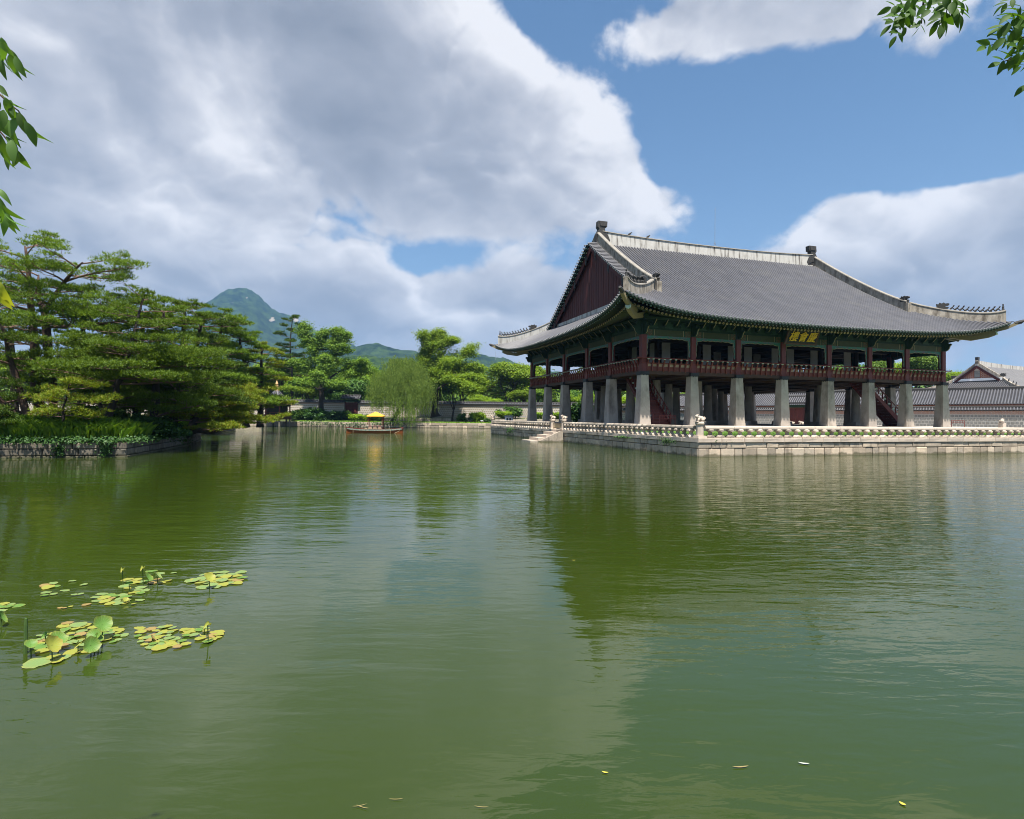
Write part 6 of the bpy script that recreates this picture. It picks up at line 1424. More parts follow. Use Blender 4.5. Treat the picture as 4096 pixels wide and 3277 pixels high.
SP = [('p', 0, 1165, 150, 1272, 'tall lone pine with tiered branches rising above the wood left of the gate'), ('p', 1, 1125, 152, 1400, 'dark pine left of the tall lone pine'), ('p', 1, 1215, 158, 1420, 'dark pine right behind the tall lone pine'),
      ('b', 1, 1100, 165, 1440, 'broadleaf tree behind the pine island and the water pavilion'), ('b', 3, 1190, 147, 1520, 'bright low tree just over the wall left of the big spreading tree'), ('b', 2, 1340, 150, 1490, 'dark tree just over the wall between the spreading tree and the gate'), ('b', 2, 1400, 152, 1515, 'dark tree directly over the wall gate roof'), ('b', 0, 1450, 156, 1500, 'mid green tree over the wall between the gate and the willow'), ('b', 1, 1500, 175, 1485, 'pale green tree behind the left side of the willow'), ('b', 0, 1420, 190, 1470, 'round tree further back above the wall gate'), ('b', 3, 1240, 168, 1470, 'tree behind the left limbs of the big spreading tree'), ('b', 2, 1300, 170, 1470, 'dark tree behind the trunk of the big spreading tree'),
      ('b', 0, 1640, 165, 1490, 'tree hidden behind the willow crown'), ('b', 2, 1720, 160, 1500, 'dark tree behind the tall yellow-green tree'), ('b', 0, 1850, 170, 1490, 'tree behind the right limbs of the yellow-green tree'),
      ('p', 1, 1948, 168, 1497, 'dark straight pine between the yellow-green tree and the pavilion'), ('p', 1, 1985, 172, 1505, 'second dark pine right of the straight one, left of the pavilion'), ('p', 2, 2005, 160, 1520, 'layered pine left of the pavilion corner column'), ('b', 3, 2035, 158, 1448, 'tall forked yellow-green tree beside the pavilion corner'), ('b', 1, 2095, 165, 1450, 'yellow-green tree partly behind the pavilion corner column'), ('b', 1, 2080, 150, 1555, 'bright yellow-green low tree over the wall at the pavilion corner'), ('b', 3, 1905, 150, 1575, 'low bright tree over the wall right of the dark small tree'), ('b', 1, 1975, 149, 1592, 'low yellow tree over the wall below the straight pines'), ('b', 0, 2140, 152, 1560, 'tree over the wall between the first two pavilion columns'), ('p', 2, 2205, 160, 1540, 'pine between the second and third pavilion columns'), ('b', 0, 2260, 155, 1575, 'green tree over the wall behind the third pavilion column'), ('b', 2, 2300, 156, 1560, 'dark tree between the third and fourth pavilion columns'), ('b', 3, 2350, 150, 1570, 'tree behind the fourth pavilion column'), ('p', 2, 2150, 175, 1470, 'pine seen through the upper storey at the pavilion corner'), ('b', 0, 2420, 130, 1590, 'bright tree seen low between the pavilion columns left of the near stair'), ('b', 1, 2520, 128, 1580, 'bright tree seen under the floor just left of the corner column'),
      ('b', 3, 1560, 185, 1520, 'tree behind the willow left half'), ('b', 0, 1060, 170, 1470, 'tree behind the farther pine island'), ('b', 0, 880, 160, 1500, 'tree behind the island pines, left of the water pavilion'), ('b', 2, 700, 158, 1510, 'dark tree far behind the island pines'), ('b', 0, 540, 160, 1480, 'tree over the far wall behind the middle pine'), ('b', 1, 380, 155, 1470, 'pale tree over the far wall between tall pine trunks'), ('b', 0, 240, 158, 1440, 'tree over the far wall right of the tall trunks'), ('b', 3, 90, 150, 1420, 'tree over the far wall at the left edge'), ('b', 0, -40, 150, 1440, 'tree over the far wall just past the left edge'), ('b', 1, 300, 175, 1425, 'yellowish tree far behind the tall pine'), ('b', 0, 150, 165, 1430, 'round green tree between the two tall trunks'),
      ('b', 0, 3655, 136, 1415, 'round leafy tree seen through the right end of the upper storey'), ('b', 1, 3590, 140, 1440, 'yellow-green tree seen through the second bay from the right upstairs'), ('b', 0, 3480, 142, 1450, 'green tree seen through the third bay from the right upstairs'), ('b', 2, 3350, 146, 1455, 'small tree seen through the upper storey right of the name board'), ('b', 1, 3812, 150, 1478, 'tree right of the pavilion in front of the hall gable'), ('b', 0, 3540, 150, 1450, 'tree behind the court halls'), ('b', 2, 3060, 135, 1560, 'dark tree under the floor in the middle of the pavilion'), ('b', 0, 2860, 128, 1590, 'bright tree seen under the floor right of the near stair'), ('b', 2, 2930, 132, 1570, 'dark tree seen under the floor between the second and third front columns'), ('b', 0, 2720, 131, 1570, 'tree seen under the floor behind the near stair')]
for q in SP: back(*q[:5], q[5], 1.0 if q[0] == 'p' else .72 if q[2] > 3400 else 1.12)
# the small dark tree by the yellow-green one
b_ = broad_tree_meshes(120, 8.6, .22, 4, .5, .5, .17, 24000, .95, LEAF_D, BARKD, .3, 3, .6, (.4, 0)); e = at(1808, 127, ZN); place(b_, 'broadleaf_tree', 'small dark leaning tree in front of the tall yellow-green one', e, .5, 1.0, 'big old trees on the far bank')
# the wood between the wall and the hills, too dense to count
def wood(name, n, D0, D1, px0, px1, seed, h0, h1, mt, leaf):
    rs = np.random.default_rng(seed); cs = []; ns = []
    for k in range(n):
        px = rs.uniform(px0, px1); D = rs.uniform(D0, D1); b = at(px, D, 0); H = rs.uniform(h0, h1); w_ = H*rs.uniform(.28, .42); m = 110; a = rs.normal(0, 1, (m, 3)); a /= np.linalg.norm(a, axis=1, keepdims=True); a[:, 2] = np.abs(a[:, 2])*1.0-.15
        rr = rs.uniform(.65, 1.05, (m, 1)); zb = 3+(D-180)*.018; cs.append(np.array([b[0], b[1], zb+H*.55])+a*rr*np.array([w_, w_, H*.45])); ns.append(a+np.array([0, 0, .5]))
    V, F = leaves(np.concatenate(cs), np.concatenate(ns), leaf, rs, .75); link(name, npmesh(name, V, F, mt), kind='stuff')
wood('wood', 230, 175, 260, -500, 2500, 300, 9, 15, LEAF_G, .8); wood('wood', 110, 170, 270, -500, 2500, 301, 10, 17, LEAF_D, .8); wood('wood', 330, 260, 420, -600, 2700, 302, 9, 14, LEAF_D, 1.1); wood('wood', 120, 150, 300, 2500, 5200, 303, 8, 12, LEAF_D, .9)
# shrubs ------------------------------------------------------------------
def shrub_mesh(seed, n, leaf, mt, sx, sz, stems=9):
    rs = np.random.default_rng(seed); cl = rs.normal(0, 1, (26, 3))*np.array([sx*.42, sx*.42, sz*.22])+np.array([0, 0, sz*.55]); cl[:, 2] = np.clip(cl[:, 2], .12, None); cc = np.repeat(cl, n//26, 0)+rs.normal(0, 1, (n//26*26, 3))*np.array([.26, .26, .2])*sx*.55; cc[:, 2] = np.clip(cc[:, 2], .03, None); nn = rs.normal(0, .6, cc.shape)+np.array([0, 0, .9]); V, F = leaves(cc, nn, leaf, rs); b = MB()
    for k in range(stems): a = rs.uniform(0, 6.28); q = cl[k]; b.tube([(math.cos(a)*.1, math.sin(a)*.1, -.1), tuple(q*np.array([.5, .5, .55])), tuple(q)], [.04, .03, .015], 4, False)
    return npmesh('foliage', V, F, mt), b.mesh('stems', BARKD)
SV = [shrub_mesh(400, 2600, .16, LEAF_D, 1.6, 1.9), shrub_mesh(401, 2600, .16, LEAF_Y, 1.5, 1.8), shrub_mesh(402, 2600, .15, IVY, 1.7, 1.5)]
def shrub(v, px, D, z, s_, lb, sx=1.0):
    b = at(px, D, z); t = thing('shrub', lb, 'shrub', tuple(b), random.uniform(0, 6.28), 'shrubs on the banks and islands'); s_ = s_*.86 if D > 120 else s_; t.scale = (s_*sx, s_*sx, s_)
    link('foliage', SV[v][0], t); link('stems', SV[v][1], t)
for q in ((0, 1195, 128, 1.05, 1.5, 'dark shrub at the foot of the wall beside the water pavilion', 1.2), (0, 1235, 128.5, 1.05, 1.7, 'tall dark shrub left of the spreading tree trunk', 1.2), (2, 1275, 126, 1.05, 1.45, 'glossy green shrub in front of the spreading tree trunk', 1.5), (2, 1325, 126, 1.05, 1.3, 'glossy green shrub right of the spreading tree trunk', 1.5), (0, 1370, 128, 1.05, 1.3, 'dark shrub left of the wall gate', 1.3), (1, 1425, 126, 1.05, 1.15, 'bright yellow-green shrub under the wall gate', 1.1), (1, 1450, 126.5, 1.05, 1.0, 'bright shrub right of the wall gate, left of the boat canopy', 1.0), (0, 1480, 127, 1.05, .9, 'shrub behind the left canopy post of the boat', 1.0), (0, 1510, 126, 1.05, .75, 'low shrub seen through the boat canopy', 1.0), (0, 1845, 126, 1.05, 1.2, 'spindly shrub right of the small dark tree', .8), (1, 1915, 126, 1.05, 1.6, 'bright upright shrub left of the white bench', .8), (2, 1950, 124, 1.05, .6, 'low shrub under the white bench', 1.0), (1, 2012, 131, 1.95, 1.2, 'bright shrub at the wall left of the white kiosk', 1.2), (0, 2060, 133, 1.95, 1.6, 'dark shrub at the wall right of the white kiosk', 1.2), (1, 2150, 132, 1.95, 1.1, 'small shrub between the first two pavilion columns', 1.0), (1, 2225, 130, 1.95, 1.1, 'bright shrub between the gate posts of the platform', 1.1), (1, 2300, 128, 1.95, 1.2, 'bright shrub behind the third pavilion column', 1.2), (2, 2325, 90, 1.6, 1.7, 'leafy bush close behind the pavilion columns', .8),
          (2, 470, 34.2, .9, .5, 'ivy clump at the foot of the crooked middle pine', 1.1), (2, 520, 35.5, .9, .55, 'glossy creeper clump right of the crooked pine trunk', 1.0), (2, 570, 37.5, .9, .7, 'ivy covered stump under the leaning pine', 1.0), (2, 640, 41, .8, .65, 'ivy clump at the island edge near the low pine limb', 1.0), (2, 690, 43, .7, .55, 'ivy hanging over the granite edge at the inner corner', .9), (2, 610, 36.5, .85, .6, 'low creeper on the island rim right of the tall grass', 1.3), (0, 440, 41, 1.0, .9, 'dark bush behind the crooked pine trunk', 1.3), (0, 330, 40, 1.0, .8, 'dark bush deep under the pines', 1.3)): shrub(*q)
# island grass and ground creepers
def grass(name, poly, n, seed, h0, h1, mt, zf):
    rs = np.random.default_rng(seed); P = []; xs_, ys_ = zip(*poly)
    cl = [(rs.uniform(min(xs_), max(xs_)), rs.uniform(min(ys_), max(ys_))) for _ in range(60)]
    while len(P) < n:
        c = cl[rs.integers(len(cl))]; q = (c[0]+rs.normal(0, .8), c[1]+rs.normal(0, .8))
        if inpoly(q, poly): P.append(q)
    P = np.array(P); b = np.stack([P[:, 0], P[:, 1], zf(P)], 1); H = rs.uniform(h0, h1, (n, 1)); a = rs.uniform(0, 6.283, n); d = np.stack([np.cos(a), np.sin(a), np.zeros(n)], 1); s_ = np.stack([-np.sin(a), np.cos(a), np.zeros(n)], 1)*(.006+H*.010); lean = d*H*rs.uniform(.15, .75, (n, 1))
    m_ = b+lean*.35+UP*H*.7; t = b+lean+UP*H*rs.uniform(.75, 1.0, (n, 1)); V = np.stack([b-s_, b+s_, m_+s_*.8, t, m_-s_*.8], 1).reshape(-1, 3); F = np.arange(5*n).reshape(-1, 5); link(name, npmesh(name, V, F, mt), kind='stuff')
def zi(P):
    e = np.minimum(np.abs(P[:, 1]+8.6), np.abs(P[:, 0]+35.6)); e = np.where(P[:, 1] > 20, np.minimum(np.abs(P[:, 1]-29), np.abs(P[:, 0]+38.4)), e); return .76+.42*np.clip(e/2.4, 0, 1)+.10*rng.random(len(P))
grass('tall_grass', [(-35.95, -8.35), (-35.8, -4), (-39, -5), (-44, -5.2), (-43.5, -7.6), (-41, -8.3)], 26000, 500, .35, 1.05, GRASSB, zi)
grass('tall_grass', [(-35.9, -4), (-35.8, 12), (-40, 12), (-43, 2), (-41, -5)], 16000, 501, .25, .7, GRASSB, zi)
grass('tall_grass', [(-39, 29.4), (-38.4, 46), (-50, 46), (-50, 29.4)], 6000, 502, .3, .9, GRASSB, zi)
def creeper(name, pts, n, seed, size, spread):
    rs = np.random.default_rng(seed); pts = np.array(pts); i = rs.uniform(0, len(pts)-1.001, n); k = i.astype(int); f_ = (i-k)[:, None]; c = pts[k]*(1-f_)+pts[k+1]*f_+rs.normal(0, 1, (n, 3))*np.array(spread); V, F = leaves(c, rs.normal(0, .6, (n, 3))+np.array([-.2, -.5, .8]), size, rs, .8); link(name, npmesh(name, V, F, IVY), kind='stuff')
creeper('ground_creeper', [(-50, -8.3, .86), (-43, -8.2, .9), (-39, -8.3, .9), (-36.2, -8.2, .9), (-35.9, -4, .85), (-35.8, 4, .85)], 9000, 510, .065, (.35, .35, .10))
creeper('hanging_creeper', [(-36.6, -8.72, .75), (-36.65, -8.72, .3)], 350, 511, .06, (.18, .06, .22)); creeper('hanging_creeper', [(-38.7, -8.72, .7), (-38.7, -8.72, .15)], 200, 512, .06, (.14, .06, .22)); creeper('hanging_creeper', [(-35.6, 0, .7), (-35.5, 5, .3)], 500, 513, .07, (.06, .7, .25))
creeper('hanging_creeper', [(-.9, -13.5, .98), (-2.9, -13.45, .95)], 10, 514, .05, (.1, .02, .06)); creeper('hanging_creeper', [(-3.86, -10.8, .8), (-3.86, -9.4, .9)], 160, 515, .05, (.03, .35, .12)); creeper('hanging_creeper', [(-3.86, 25.2, .9), (-3.86, 26.6, .5)], 150, 516, .07, (.03, .6, .2)); creeper('hanging_creeper', [(-3.86, -4.5, .88), (-3.86, -3, .9)], 120, 517, .05, (.03, .5, .05))
q0, q1 = fr(-43, SH-.2, .8), fr(-30, SH-.2, .6); creeper('hanging_creeper', [q0, q1], 700, 518, .12, (1.0, .3, .28)); q0, q1 = fr(-28, SH-.2, .8), fr(-22, SH-.2, .75); creeper('hanging_creeper', [q0, q1], 400, 519, .12, (.8, .3, .22))
# lawn grass near the balustrade, garden grass on the far bank
def turf(name, n, fx, h, seed, mt):
    rs = np.random.default_rng(seed); b = fx(rs, n); a = rs.uniform(0, 6.283, n); H = rs.uniform(.5, 1.2, (n, 1))*h; d = np.stack([np.cos(a), np.sin(a), np.zeros(n)], 1); s_ = np.stack([-np.sin(a), np.cos(a), np.zeros(n)], 1)*H*.22; V = np.stack([b-s_, b+s_, b+d*H*.5+UP*H], 1).reshape(-1, 3); link(name, npmesh(name, V, np.arange(3*n).reshape(-1, 3), mt), kind='stuff')
turf('lawn_grass', 60000, lambda r_, n: np.stack([r_.uniform(PX0+.6, 30, n), r_.uniform(PY0+.8, -2.8, n), np.full(n, 1.31)], 1), .05, 520, LAWNB)
def bankpts(r_, n): u = r_.uniform(-45, 42, n); D_ = SH+.5+r_.uniform(0, 1, n)**1.3*6.3; P = CAM[None]+RT*u[:, None]+FW*D_[:, None]; P[:, 2] = ZN; return P
turf('bank_grass', 22000, bankpts, .26, 521, GRASSB)
# ---------------------------------------------------------------- hexagonal water pavilion at the left of the far bank
c = at(1105, 117.5, 0); wp = thing('water_pavilion', 'small dark red water pavilion with a tiled pointed roof half hidden by the island pines', 'pavilion', (c[0], c[1], 0), .3)
b = MB(); b.lathe([(2.95, 1.45), (2.95, 2.05)], 6); link('pavilion_floor', b.mesh('pavilion_floor', BROWNW), wp)
for k in range(6):
    a = 2*math.pi*(k+.5)/6; x, y = 2.6*math.cos(a), 2.6*math.sin(a); b = MB(); b.lathe([(.22, -.5), (.18, 1.5)], 8, (x, y, 0)); link('stone_leg', b.mesh('stone_leg', GRANI), wp)
    b = MB(); b.lathe([(.13, 2.0), (.13, 4.4)], 8, (x, y, 0)); link('red_post', b.mesh('red_post', RED), wp)
    a2 = a+math.pi/3; x2, y2 = 2.6*math.cos(a2), 2.6*math.sin(a2); b = MB(); b.tube([(x*1.05, y*1.05, 2.75), (x2*1.05, y2*1.05, 2.75)], .05, 5); b.tube([(x*1.02, y*1.02, 2.3), (x2*1.02, y2*1.02, 2.3)], .18, 4); link('pavilion_rail', b.mesh('pavilion_rail', RED), wp)
    b = MB(); b.tube([(x, y, 4.2), (x2, y2, 4.2)], .2, 4); link('pavilion_lintel', b.mesh('pavilion_lintel', GREEND), wp)
b = MB(); b.lathe([(2.2, 2.05), (2.2, 4.3)], 6); link('lattice_wall', b.mesh('lattice_wall', DARKW), wp)
b = MB(); prof = [(4.3, 4.35), (3.4, 4.62), (2.4, 5.15), (1.3, 6.0), (.35, 7.0)]; b.lathe(prof, 6); r_ = link('tiled_roof', b.mesh('tiled_roof', PAN), wp)
b = MB()
for k in range(6):
    a0, a1 = 2*math.pi*(k+.5)/6, 2*math.pi*(k+1.5)/6; e0, e1 = np.array([math.cos(a0), math.sin(a0)]), np.array([math.cos(a1), math.sin(a1)]); tv = (e1-e0)/np.linalg.norm(e1-e0); md = (e0+e1)/2
    for j in range(1, 12):
        f_ = j/12; ft = e0+(e1-e0)*f_; w_ = abs(f_-.5)*2; pts = []
        for q in range(5):
            kk = (1-w_)*q/4; rr = 4.3+(.35-4.3)*kk; zz = float(np.interp(-rr, [-4.3, -3.4, -2.4, -1.3, -.35], [4.35, 4.62, 5.15, 6.0, 7.0])); lat = (ft-md)*4.3; pts.append((md[0]*rr+lat[0], md[1]*rr+lat[1], zz+.03))
        vs, fs = half_row(pts, np.array([tv[0], tv[1], 0]), .09, 4); b.add(vs, fs)
    b.tube([(e0[0]*p[0], e0[1]*p[0], p[1]+.1) for p in prof], .16, 5)
link('tile_rows', b.mesh('tile_rows', TILE), r_, kind='stuff')
FIN = mat('gilt_finial', (.55, .36, .17), (.45, .28, .12), 4, .6, 3); b = MB(); b.lathe([(.42, 6.9), (.46, 7.3), (.22, 7.5), (.52, 7.7), (.50, 8.05), (.2, 8.3), (.3, 8.5), (.02, 9.2)], 10); link('roof_finial', b.mesh('roof_finial', FIN), wp)
# ---------------------------------------------------------------- lotus leaves
LOTUS = {}
def lotus_mat(name, c1, c2, edge):
    m, nt, p = nodes_of(name); N, L = nt.nodes, nt.links
    tc = N.new('ShaderNodeTexCoord'); sp = N.new('ShaderNodeSeparateXYZ'); L.new(tc.outputs['Object'], sp.inputs[0]); oi = N.new('ShaderNodeObjectInfo')
    def m_(op, a, b=None):
        n = N.new('ShaderNodeMath'); n.operation = op
        for i, v in enumerate((a, b)):
            if v is None: continue
            if isinstance(v, (int, float)): n.inputs[i].default_value = v
            else: L.new(v, n.inputs[i])
        return n.outputs[0]
    r = m_('SQRT', m_('ADD', m_('MULTIPLY', sp.outputs[0], sp.outputs[0]), m_('MULTIPLY', sp.outputs[1], sp.outputs[1]))); a = m_('ARCTAN2', sp.outputs[1], sp.outputs[0])
    vein = m_('POWER', m_('ABSOLUTE', m_('COSINE', m_('MULTIPLY', a, 9.0))), 22.0)
    ns = N.new('ShaderNodeTexNoise'); ns.inputs['Scale'].default_value = 4.5; ns.inputs['Detail'].default_value = 6; ns.noise_dimensions = '4D'; L.new(tc.outputs['Object'], ns.inputs['Vector']); L.new(m_('MULTIPLY', oi.outputs['Random'], 40.0), ns.inputs['W'])
    ed = m_('MULTIPLY', m_('MULTIPLY', m_('POWER', r, 4.0), ns.outputs['Fac']), 1.1); ed.node.use_clamp = True
    x = N.new('ShaderNodeMix'); x.data_type = 'RGBA'; L.new(ns.outputs['Fac'], x.inputs['Factor']); x.inputs['A'].default_value = rgb(c1); x.inputs['B'].default_value = rgb(c2)
    y = N.new('ShaderNodeMix'); y.data_type = 'RGBA'; L.new(ed, y.inputs['Factor']); L.new(x.outputs['Result'], y.inputs['A']); y.inputs['B'].default_value = rgb(edge)
    z = N.new('ShaderNodeMix'); z.data_type = 'RGBA'; L.new(m_('MULTIPLY', vein, .4), z.inputs['Factor']); L.new(y.outputs['Result'], z.inputs['A']); z.inputs['B'].default_value = (.30, .36, .16, 1)
    L.new(z.outputs['Result'], p.inputs['Base Color']); p.inputs['Roughness'].default_value = .5; p.inputs['Specular IOR Level'].default_value = .3
    t = N.new('ShaderNodeBsdfTranslucent'); L.new(z.outputs['Result'], t.inputs[0]); mx = N.new('ShaderNodeMixShader'); mx.inputs[0].default_value = .3; out = [n for n in N if n.type == 'OUTPUT_MATERIAL'][0]
    L.new(p.outputs[0], mx.inputs[1]); L.new(t.outputs[0], mx.inputs[2]); L.new(mx.outputs[0], out.inputs['Surface'])
    return m
LM = [lotus_mat('lotus_green', (.085, .20, .03), (.12, .25, .045), (.26, .26, .05)), lotus_mat('lotus_pale', (.15, .25, .075), (.20, .30, .10), (.30, .28, .07)), lotus_mat('lotus_yellow', (.25, .29, .04), (.31, .32, .05), (.34, .24, .05)), lotus_mat('lotus_brown', (.32, .25, .08), (.30, .19, .07), (.22, .12, .05))]
def lotus_disc(seed, cup, mt):
    rs = np.random.default_rng(seed); n = 22; ph = rs.uniform(0, 6.28, 3); vs = [(0, 0, -.02 if cup == 0 else 0)]
    for q in (.45, .8, 1.0):
        for k in range(n):
            a = 2*math.pi*k/n; r_ = q*(1+.07*math.sin(3*a+ph[0])+.05*math.sin(7*a+ph[1])+.03*math.sin(11*a+ph[2])); z = cup*q*q+(.045*math.sin(4*a+ph[1])+.03*math.sin(9*a+ph[2]))*q**3*(1 if cup else .45)
            vs.append((r_*math.cos(a), r_*math.sin(a), z))
    fs = [(0, 1+k, 1+(k+1) % n) for k in range(n)]
    for q in range(2): fs += [(1+q*n+k, 1+(q+1)*n+k, 1+(q+1)*n+(k+1) % n, 1+q*n+(k+1) % n) for k in range(n)]
    m = MB(); m.add(vs, fs); return m.mesh('lotus_leaf', mt, True)
FLAT = [[lotus_disc(600+10*i+j, 0, LM[i]) for j in range(3)] for i in range(4)]; CUP = [[lotus_disc(650+10*i+j, .34, LM[i]) for j in range(2)] for i in range(4)]
FOLD = []
for i in (0, 2):
    m = MB(); vs = []; n = 9
    for k in range(n):
        a = -1.25+2.5*k/(n-1)
        for s_ in (-1, 0, 1): vs.append((math.sin(a)*.95*(1-.12*abs(s_)), s_*.30*math.cos(a*.9)+.02, (1-math.cos(a))*-.7+abs(s_)*.62*math.cos(a*.8)))
    m.add(vs, [(3*k+j, 3*k+j+1, 3*k+4+j, 3*k+3+j) for k in range(n-1) for j in range(2)]); FOLD.append(m.mesh('folded_lotus_leaf', LM[i], True))
STEMM = mat('lotus_stem', (.06, .11, .025), (.04, .08, .02), 8, .7)
stm = MB(); stm.tube([(0, 0, -.5), (.01, .0, -.2), (0, 0, 0)], .0055, 5, False); stem_me = stm.mesh('lotus_stem', STEMM)
rl = np.random.default_rng(77)
def clump(label, ell, n, raised, big=(), pal=(.30, .30, .33, .07)):
    c0 = onz(ell[0][0]*.5102, 2200+ell[0][1]*.5102, 0); t = thing('lotus_plant', label, 'lotus', tuple(c0), 0, 'lotus clumps floating on the near water'); pts = []
    def add(px, py, r_, z=0, kind='flat', tilt=0.0, col=None):
        r_ *= .56 if kind == 'flat' else .35
        p = onz(px*.5102, 2200+py*.5102, z)-c0; i = col if col is not None else int(rl.choice(4, p=pal)); rz = rl.uniform(0, 6.28)
        if kind == 'flat': link('lotus_leaf', FLAT[i][rl.integers(3)], t, (p[0], p[1], z+.008+.012*rl.random()), (rl.normal(0, .05), rl.normal(0, .05), rz), r_)
        else:
            me_ = CUP[i][rl.integers(2)] if kind == 'cup' else FOLD[0 if i < 2 else 1]
            tr_ = Matrix.Rotation(AR+math.pi/2+rl.normal(0, .5), 3, 'Z') @ Matrix.Rotation(tilt, 3, 'X'); lo = link('lotus_leaf', me_, t, tuple(p), tr_.to_euler(), r_); link('lotus_stem', stem_me, t, (p[0], p[1], p[2]-.0))
    for (cx, cy, rx, ry) in ell:
        k = 0; tries = 0; m = int(n*rx*ry/sum(e[2]*e[3] for e in ell))+1
        while k < m and tries < m*30:
            tries += 1; a = rl.uniform(0, 6.28); q = math.sqrt(rl.uniform(0, 1)); x, y = cx+rx*q*math.cos(a), cy+ry*q*math.sin(a)
            if any(((x-X)/50)**2+((y-Y)/17)**2 < 1 for X, Y in pts): continue
            pts.append((x, y)); k += 1; D_ = (onz(x*.5102, 2200+y*.5102, 0)-CAM)@FW; add(x, y, rl.uniform(.08, .15)*D_/8.7)
    for x, y, r_, z, kind, tilt, col in raised: add(x, y, r_, z, kind, tilt, col)
    for x, y, r_, col in big: add(x, y, r_*.74, 0, 'flat', 0, col)
clump('scattered small lotus pads, the sparse group near the left edge', [(410, 285, 60, 22), (380, 355, 70, 14)], 8, [], [(567, 250, .11, 1), (657, 280, .11, 1), (510, 325, .13, 1), (583, 361, .09, 1), (632, 355, .09, 1), (505, 462, .06, 3), (470, 460, .07, 3), (555, 450, .06, 2)])
clump('lotus clump with two upright fan leaves on stalks, farthest from the camera', [(1060, 250, 110, 22), (1210, 250, 110, 18)], 13, [(960, 158, .17, .20, 'fold', .1, 2), (1118, 145, .17, .22, 'fold', .2, 2), (1160, 218, .20, .10, 'cup', .9, 0), (1232, 206, .20, .12, 'cup', .8, 1), (1012, 262, .17, .12, 'fold', 1.2, 0)], [(1185, 170, .20, 0), (1255, 190, .15, 1), (975, 288, .17, 1), (1000, 305, .11, 2), (1360, 187, .10, 1)])
clump('narrow band of small yellowing lotus pads in the middle', [(880, 390, 150, 42), (1100, 330, 55, 28)], 24, [(985, 392, .10, .04, 'cup', .6, 2)], [(1097, 402, .13, 1), (1047, 433, .07, 2), (675, 434, .12, 3)], (.15, .35, .38, .12))
clump('round lotus clump with one bright upright leaf, farthest right at the back', [(1720, 238, 190, 58)], 26, [(1640, 222, .21, .14, 'cup', .7, 2)], [(1505, 248, .24, 1), (1595, 296, .22, 1), (1698, 294, .15, 1), (1890, 178, .19, 1)], (.12, .45, .36, .07))
clump('lotus clump cut off by the left edge of the photo', [(60, 440, 90, 22)], 7, [(8, 530, .2, .10, 'cup', 1.1, 0)], [(0, 485, .15, 1)])
clump('large dense lotus clump with cupped and folded leaves at the front left', [(640, 670, 170, 92), (850, 670, 120, 60), (420, 710, 130, 60), (570, 600, 90, 22)], 52, [(240, 742, .15, .12, 'cup', .6, 0), (355, 672, .17, .10, 'fold', .5, 1), (405, 745, .24, .16, 'cup', 1.0, 2), (452, 700, .22, .12, 'cup', .7, 0), (800, 585, .26, .16, 'cup', .9, 0), (740, 672, .19, .12, 'cup', .8, 0), (710, 748, .22, .10, 'cup', 1.1, 0), (610, 742, .17, .08, 'fold', .6, 2), (770, 690, .14, .10, 'cup', .9, 0)], [(290, 895, .27, 1), (415, 850, .16, 2), (450, 880, .13, 2), (505, 848, .13, 1), (565, 810, .18, 2), (615, 598, .20, 1), (335, 802, .15, 2), (345, 715, .14, 3), (320, 765, .17, 0), (680, 795, .15, 2)])
clump('wide lotus clump with one folded leaf standing at its right end', [(1400, 680, 330, 75), (1250, 720, 180, 40)], 46, [(1628, 592, .17, .18, 'fold', .4, 2), (1600, 618, .14, .08, 'cup', .3, 1), (1195, 695, .12, .04, 'cup', .9, 3)], [(1702, 658, .18, 2), (1495, 638, .17, 2), (1250, 778, .17, 2), (1340, 750, .14, 2), (1190, 765, .14, 1), (1390, 768, .10, 3), (1310, 605, .13, 2), (1095, 627, .13, 2)], (.12, .36, .44, .08))
b = MB(); b.lathe([(.018, -.4), (.016, .28), (.012, .34)], 7); e = onz(198*.5102, 2200+815*.5102, 0); t = thing('rotted_stake', 'short dark stake standing in the water at the front left lotus clump', 'stake', tuple(e)); link('stake', b.mesh('stake', STEMM), t)
# floating fallen leaves
FL = [mat('fallen_leaf_pale', (.40, .44, .40), (.36, .37, .3), 20, .5), mat('fallen_leaf_tan', (.24, .19, .08), (.2, .15, .06), 20, .6), mat('fallen_leaf_yellow', (.42, .37, .05), (.36, .30, .04), 20, .6)]
def fallen(label, px, py, L_, w_, az, mt):
    p = onz(px, py, 0); t = MB(); n = 7; vs = []
    for k in range(n): u = -1+2*k/(n-1); ww = w_*(1-u*u)**.7/2; vs += [(u*L_/2, -ww+.03*L_*u*u, 0.004+.003*u*u), (u*L_/2, ww+.03*L_*u*u, .004+.003*u*u)]
    t.add(vs, [(2*k, 2*k+2, 2*k+3, 2*k+1) for k in range(n-1)]); o = t.build('fallen_leaf', mt); o.location = (p[0], p[1], .004); o.rotation_euler = (0, 0, AR+az); o['label'] = label; o['category'] = 'leaf'; o['group'] = 'fallen leaves floating on the pond'
fallen('pale silvery slim leaf floating alone, rightmost of the slim pair', 3215, 3058, .075, .014, -.2, FL[0]); fallen('tan curved leaf floating left of the pale silvery one', 2963, 3072, .115, .013, .1, FL[1]); fallen('small yellow leaf floating near the bottom centre', 2420, 3094, .045, .014, -.3, FL[2]); fallen('pale yellow oval leaf floating at the bottom right', 3610, 3220, .040, .024, -1.0, FL[2]); fallen('tiny yellow leaf floating on the dark roof reflection', 2295, 2243, .06, .022, 0, FL[2])
for k, (px, py, az, lb) in enumerate(((1438, 3228, .3, 'brown pine needle pair crossing on the water at the bottom'), (1450, 3234, -.35, 'second brown needle crossing the first on the water at the bottom'), (1584, 3202, .05, 'single brown needle floating right of the crossed needles'), (1925, 3233, -.1, 'short brown needle floating at the bottom centre'))): fallen(lb, px, py, .09, .005, az, FL[1])
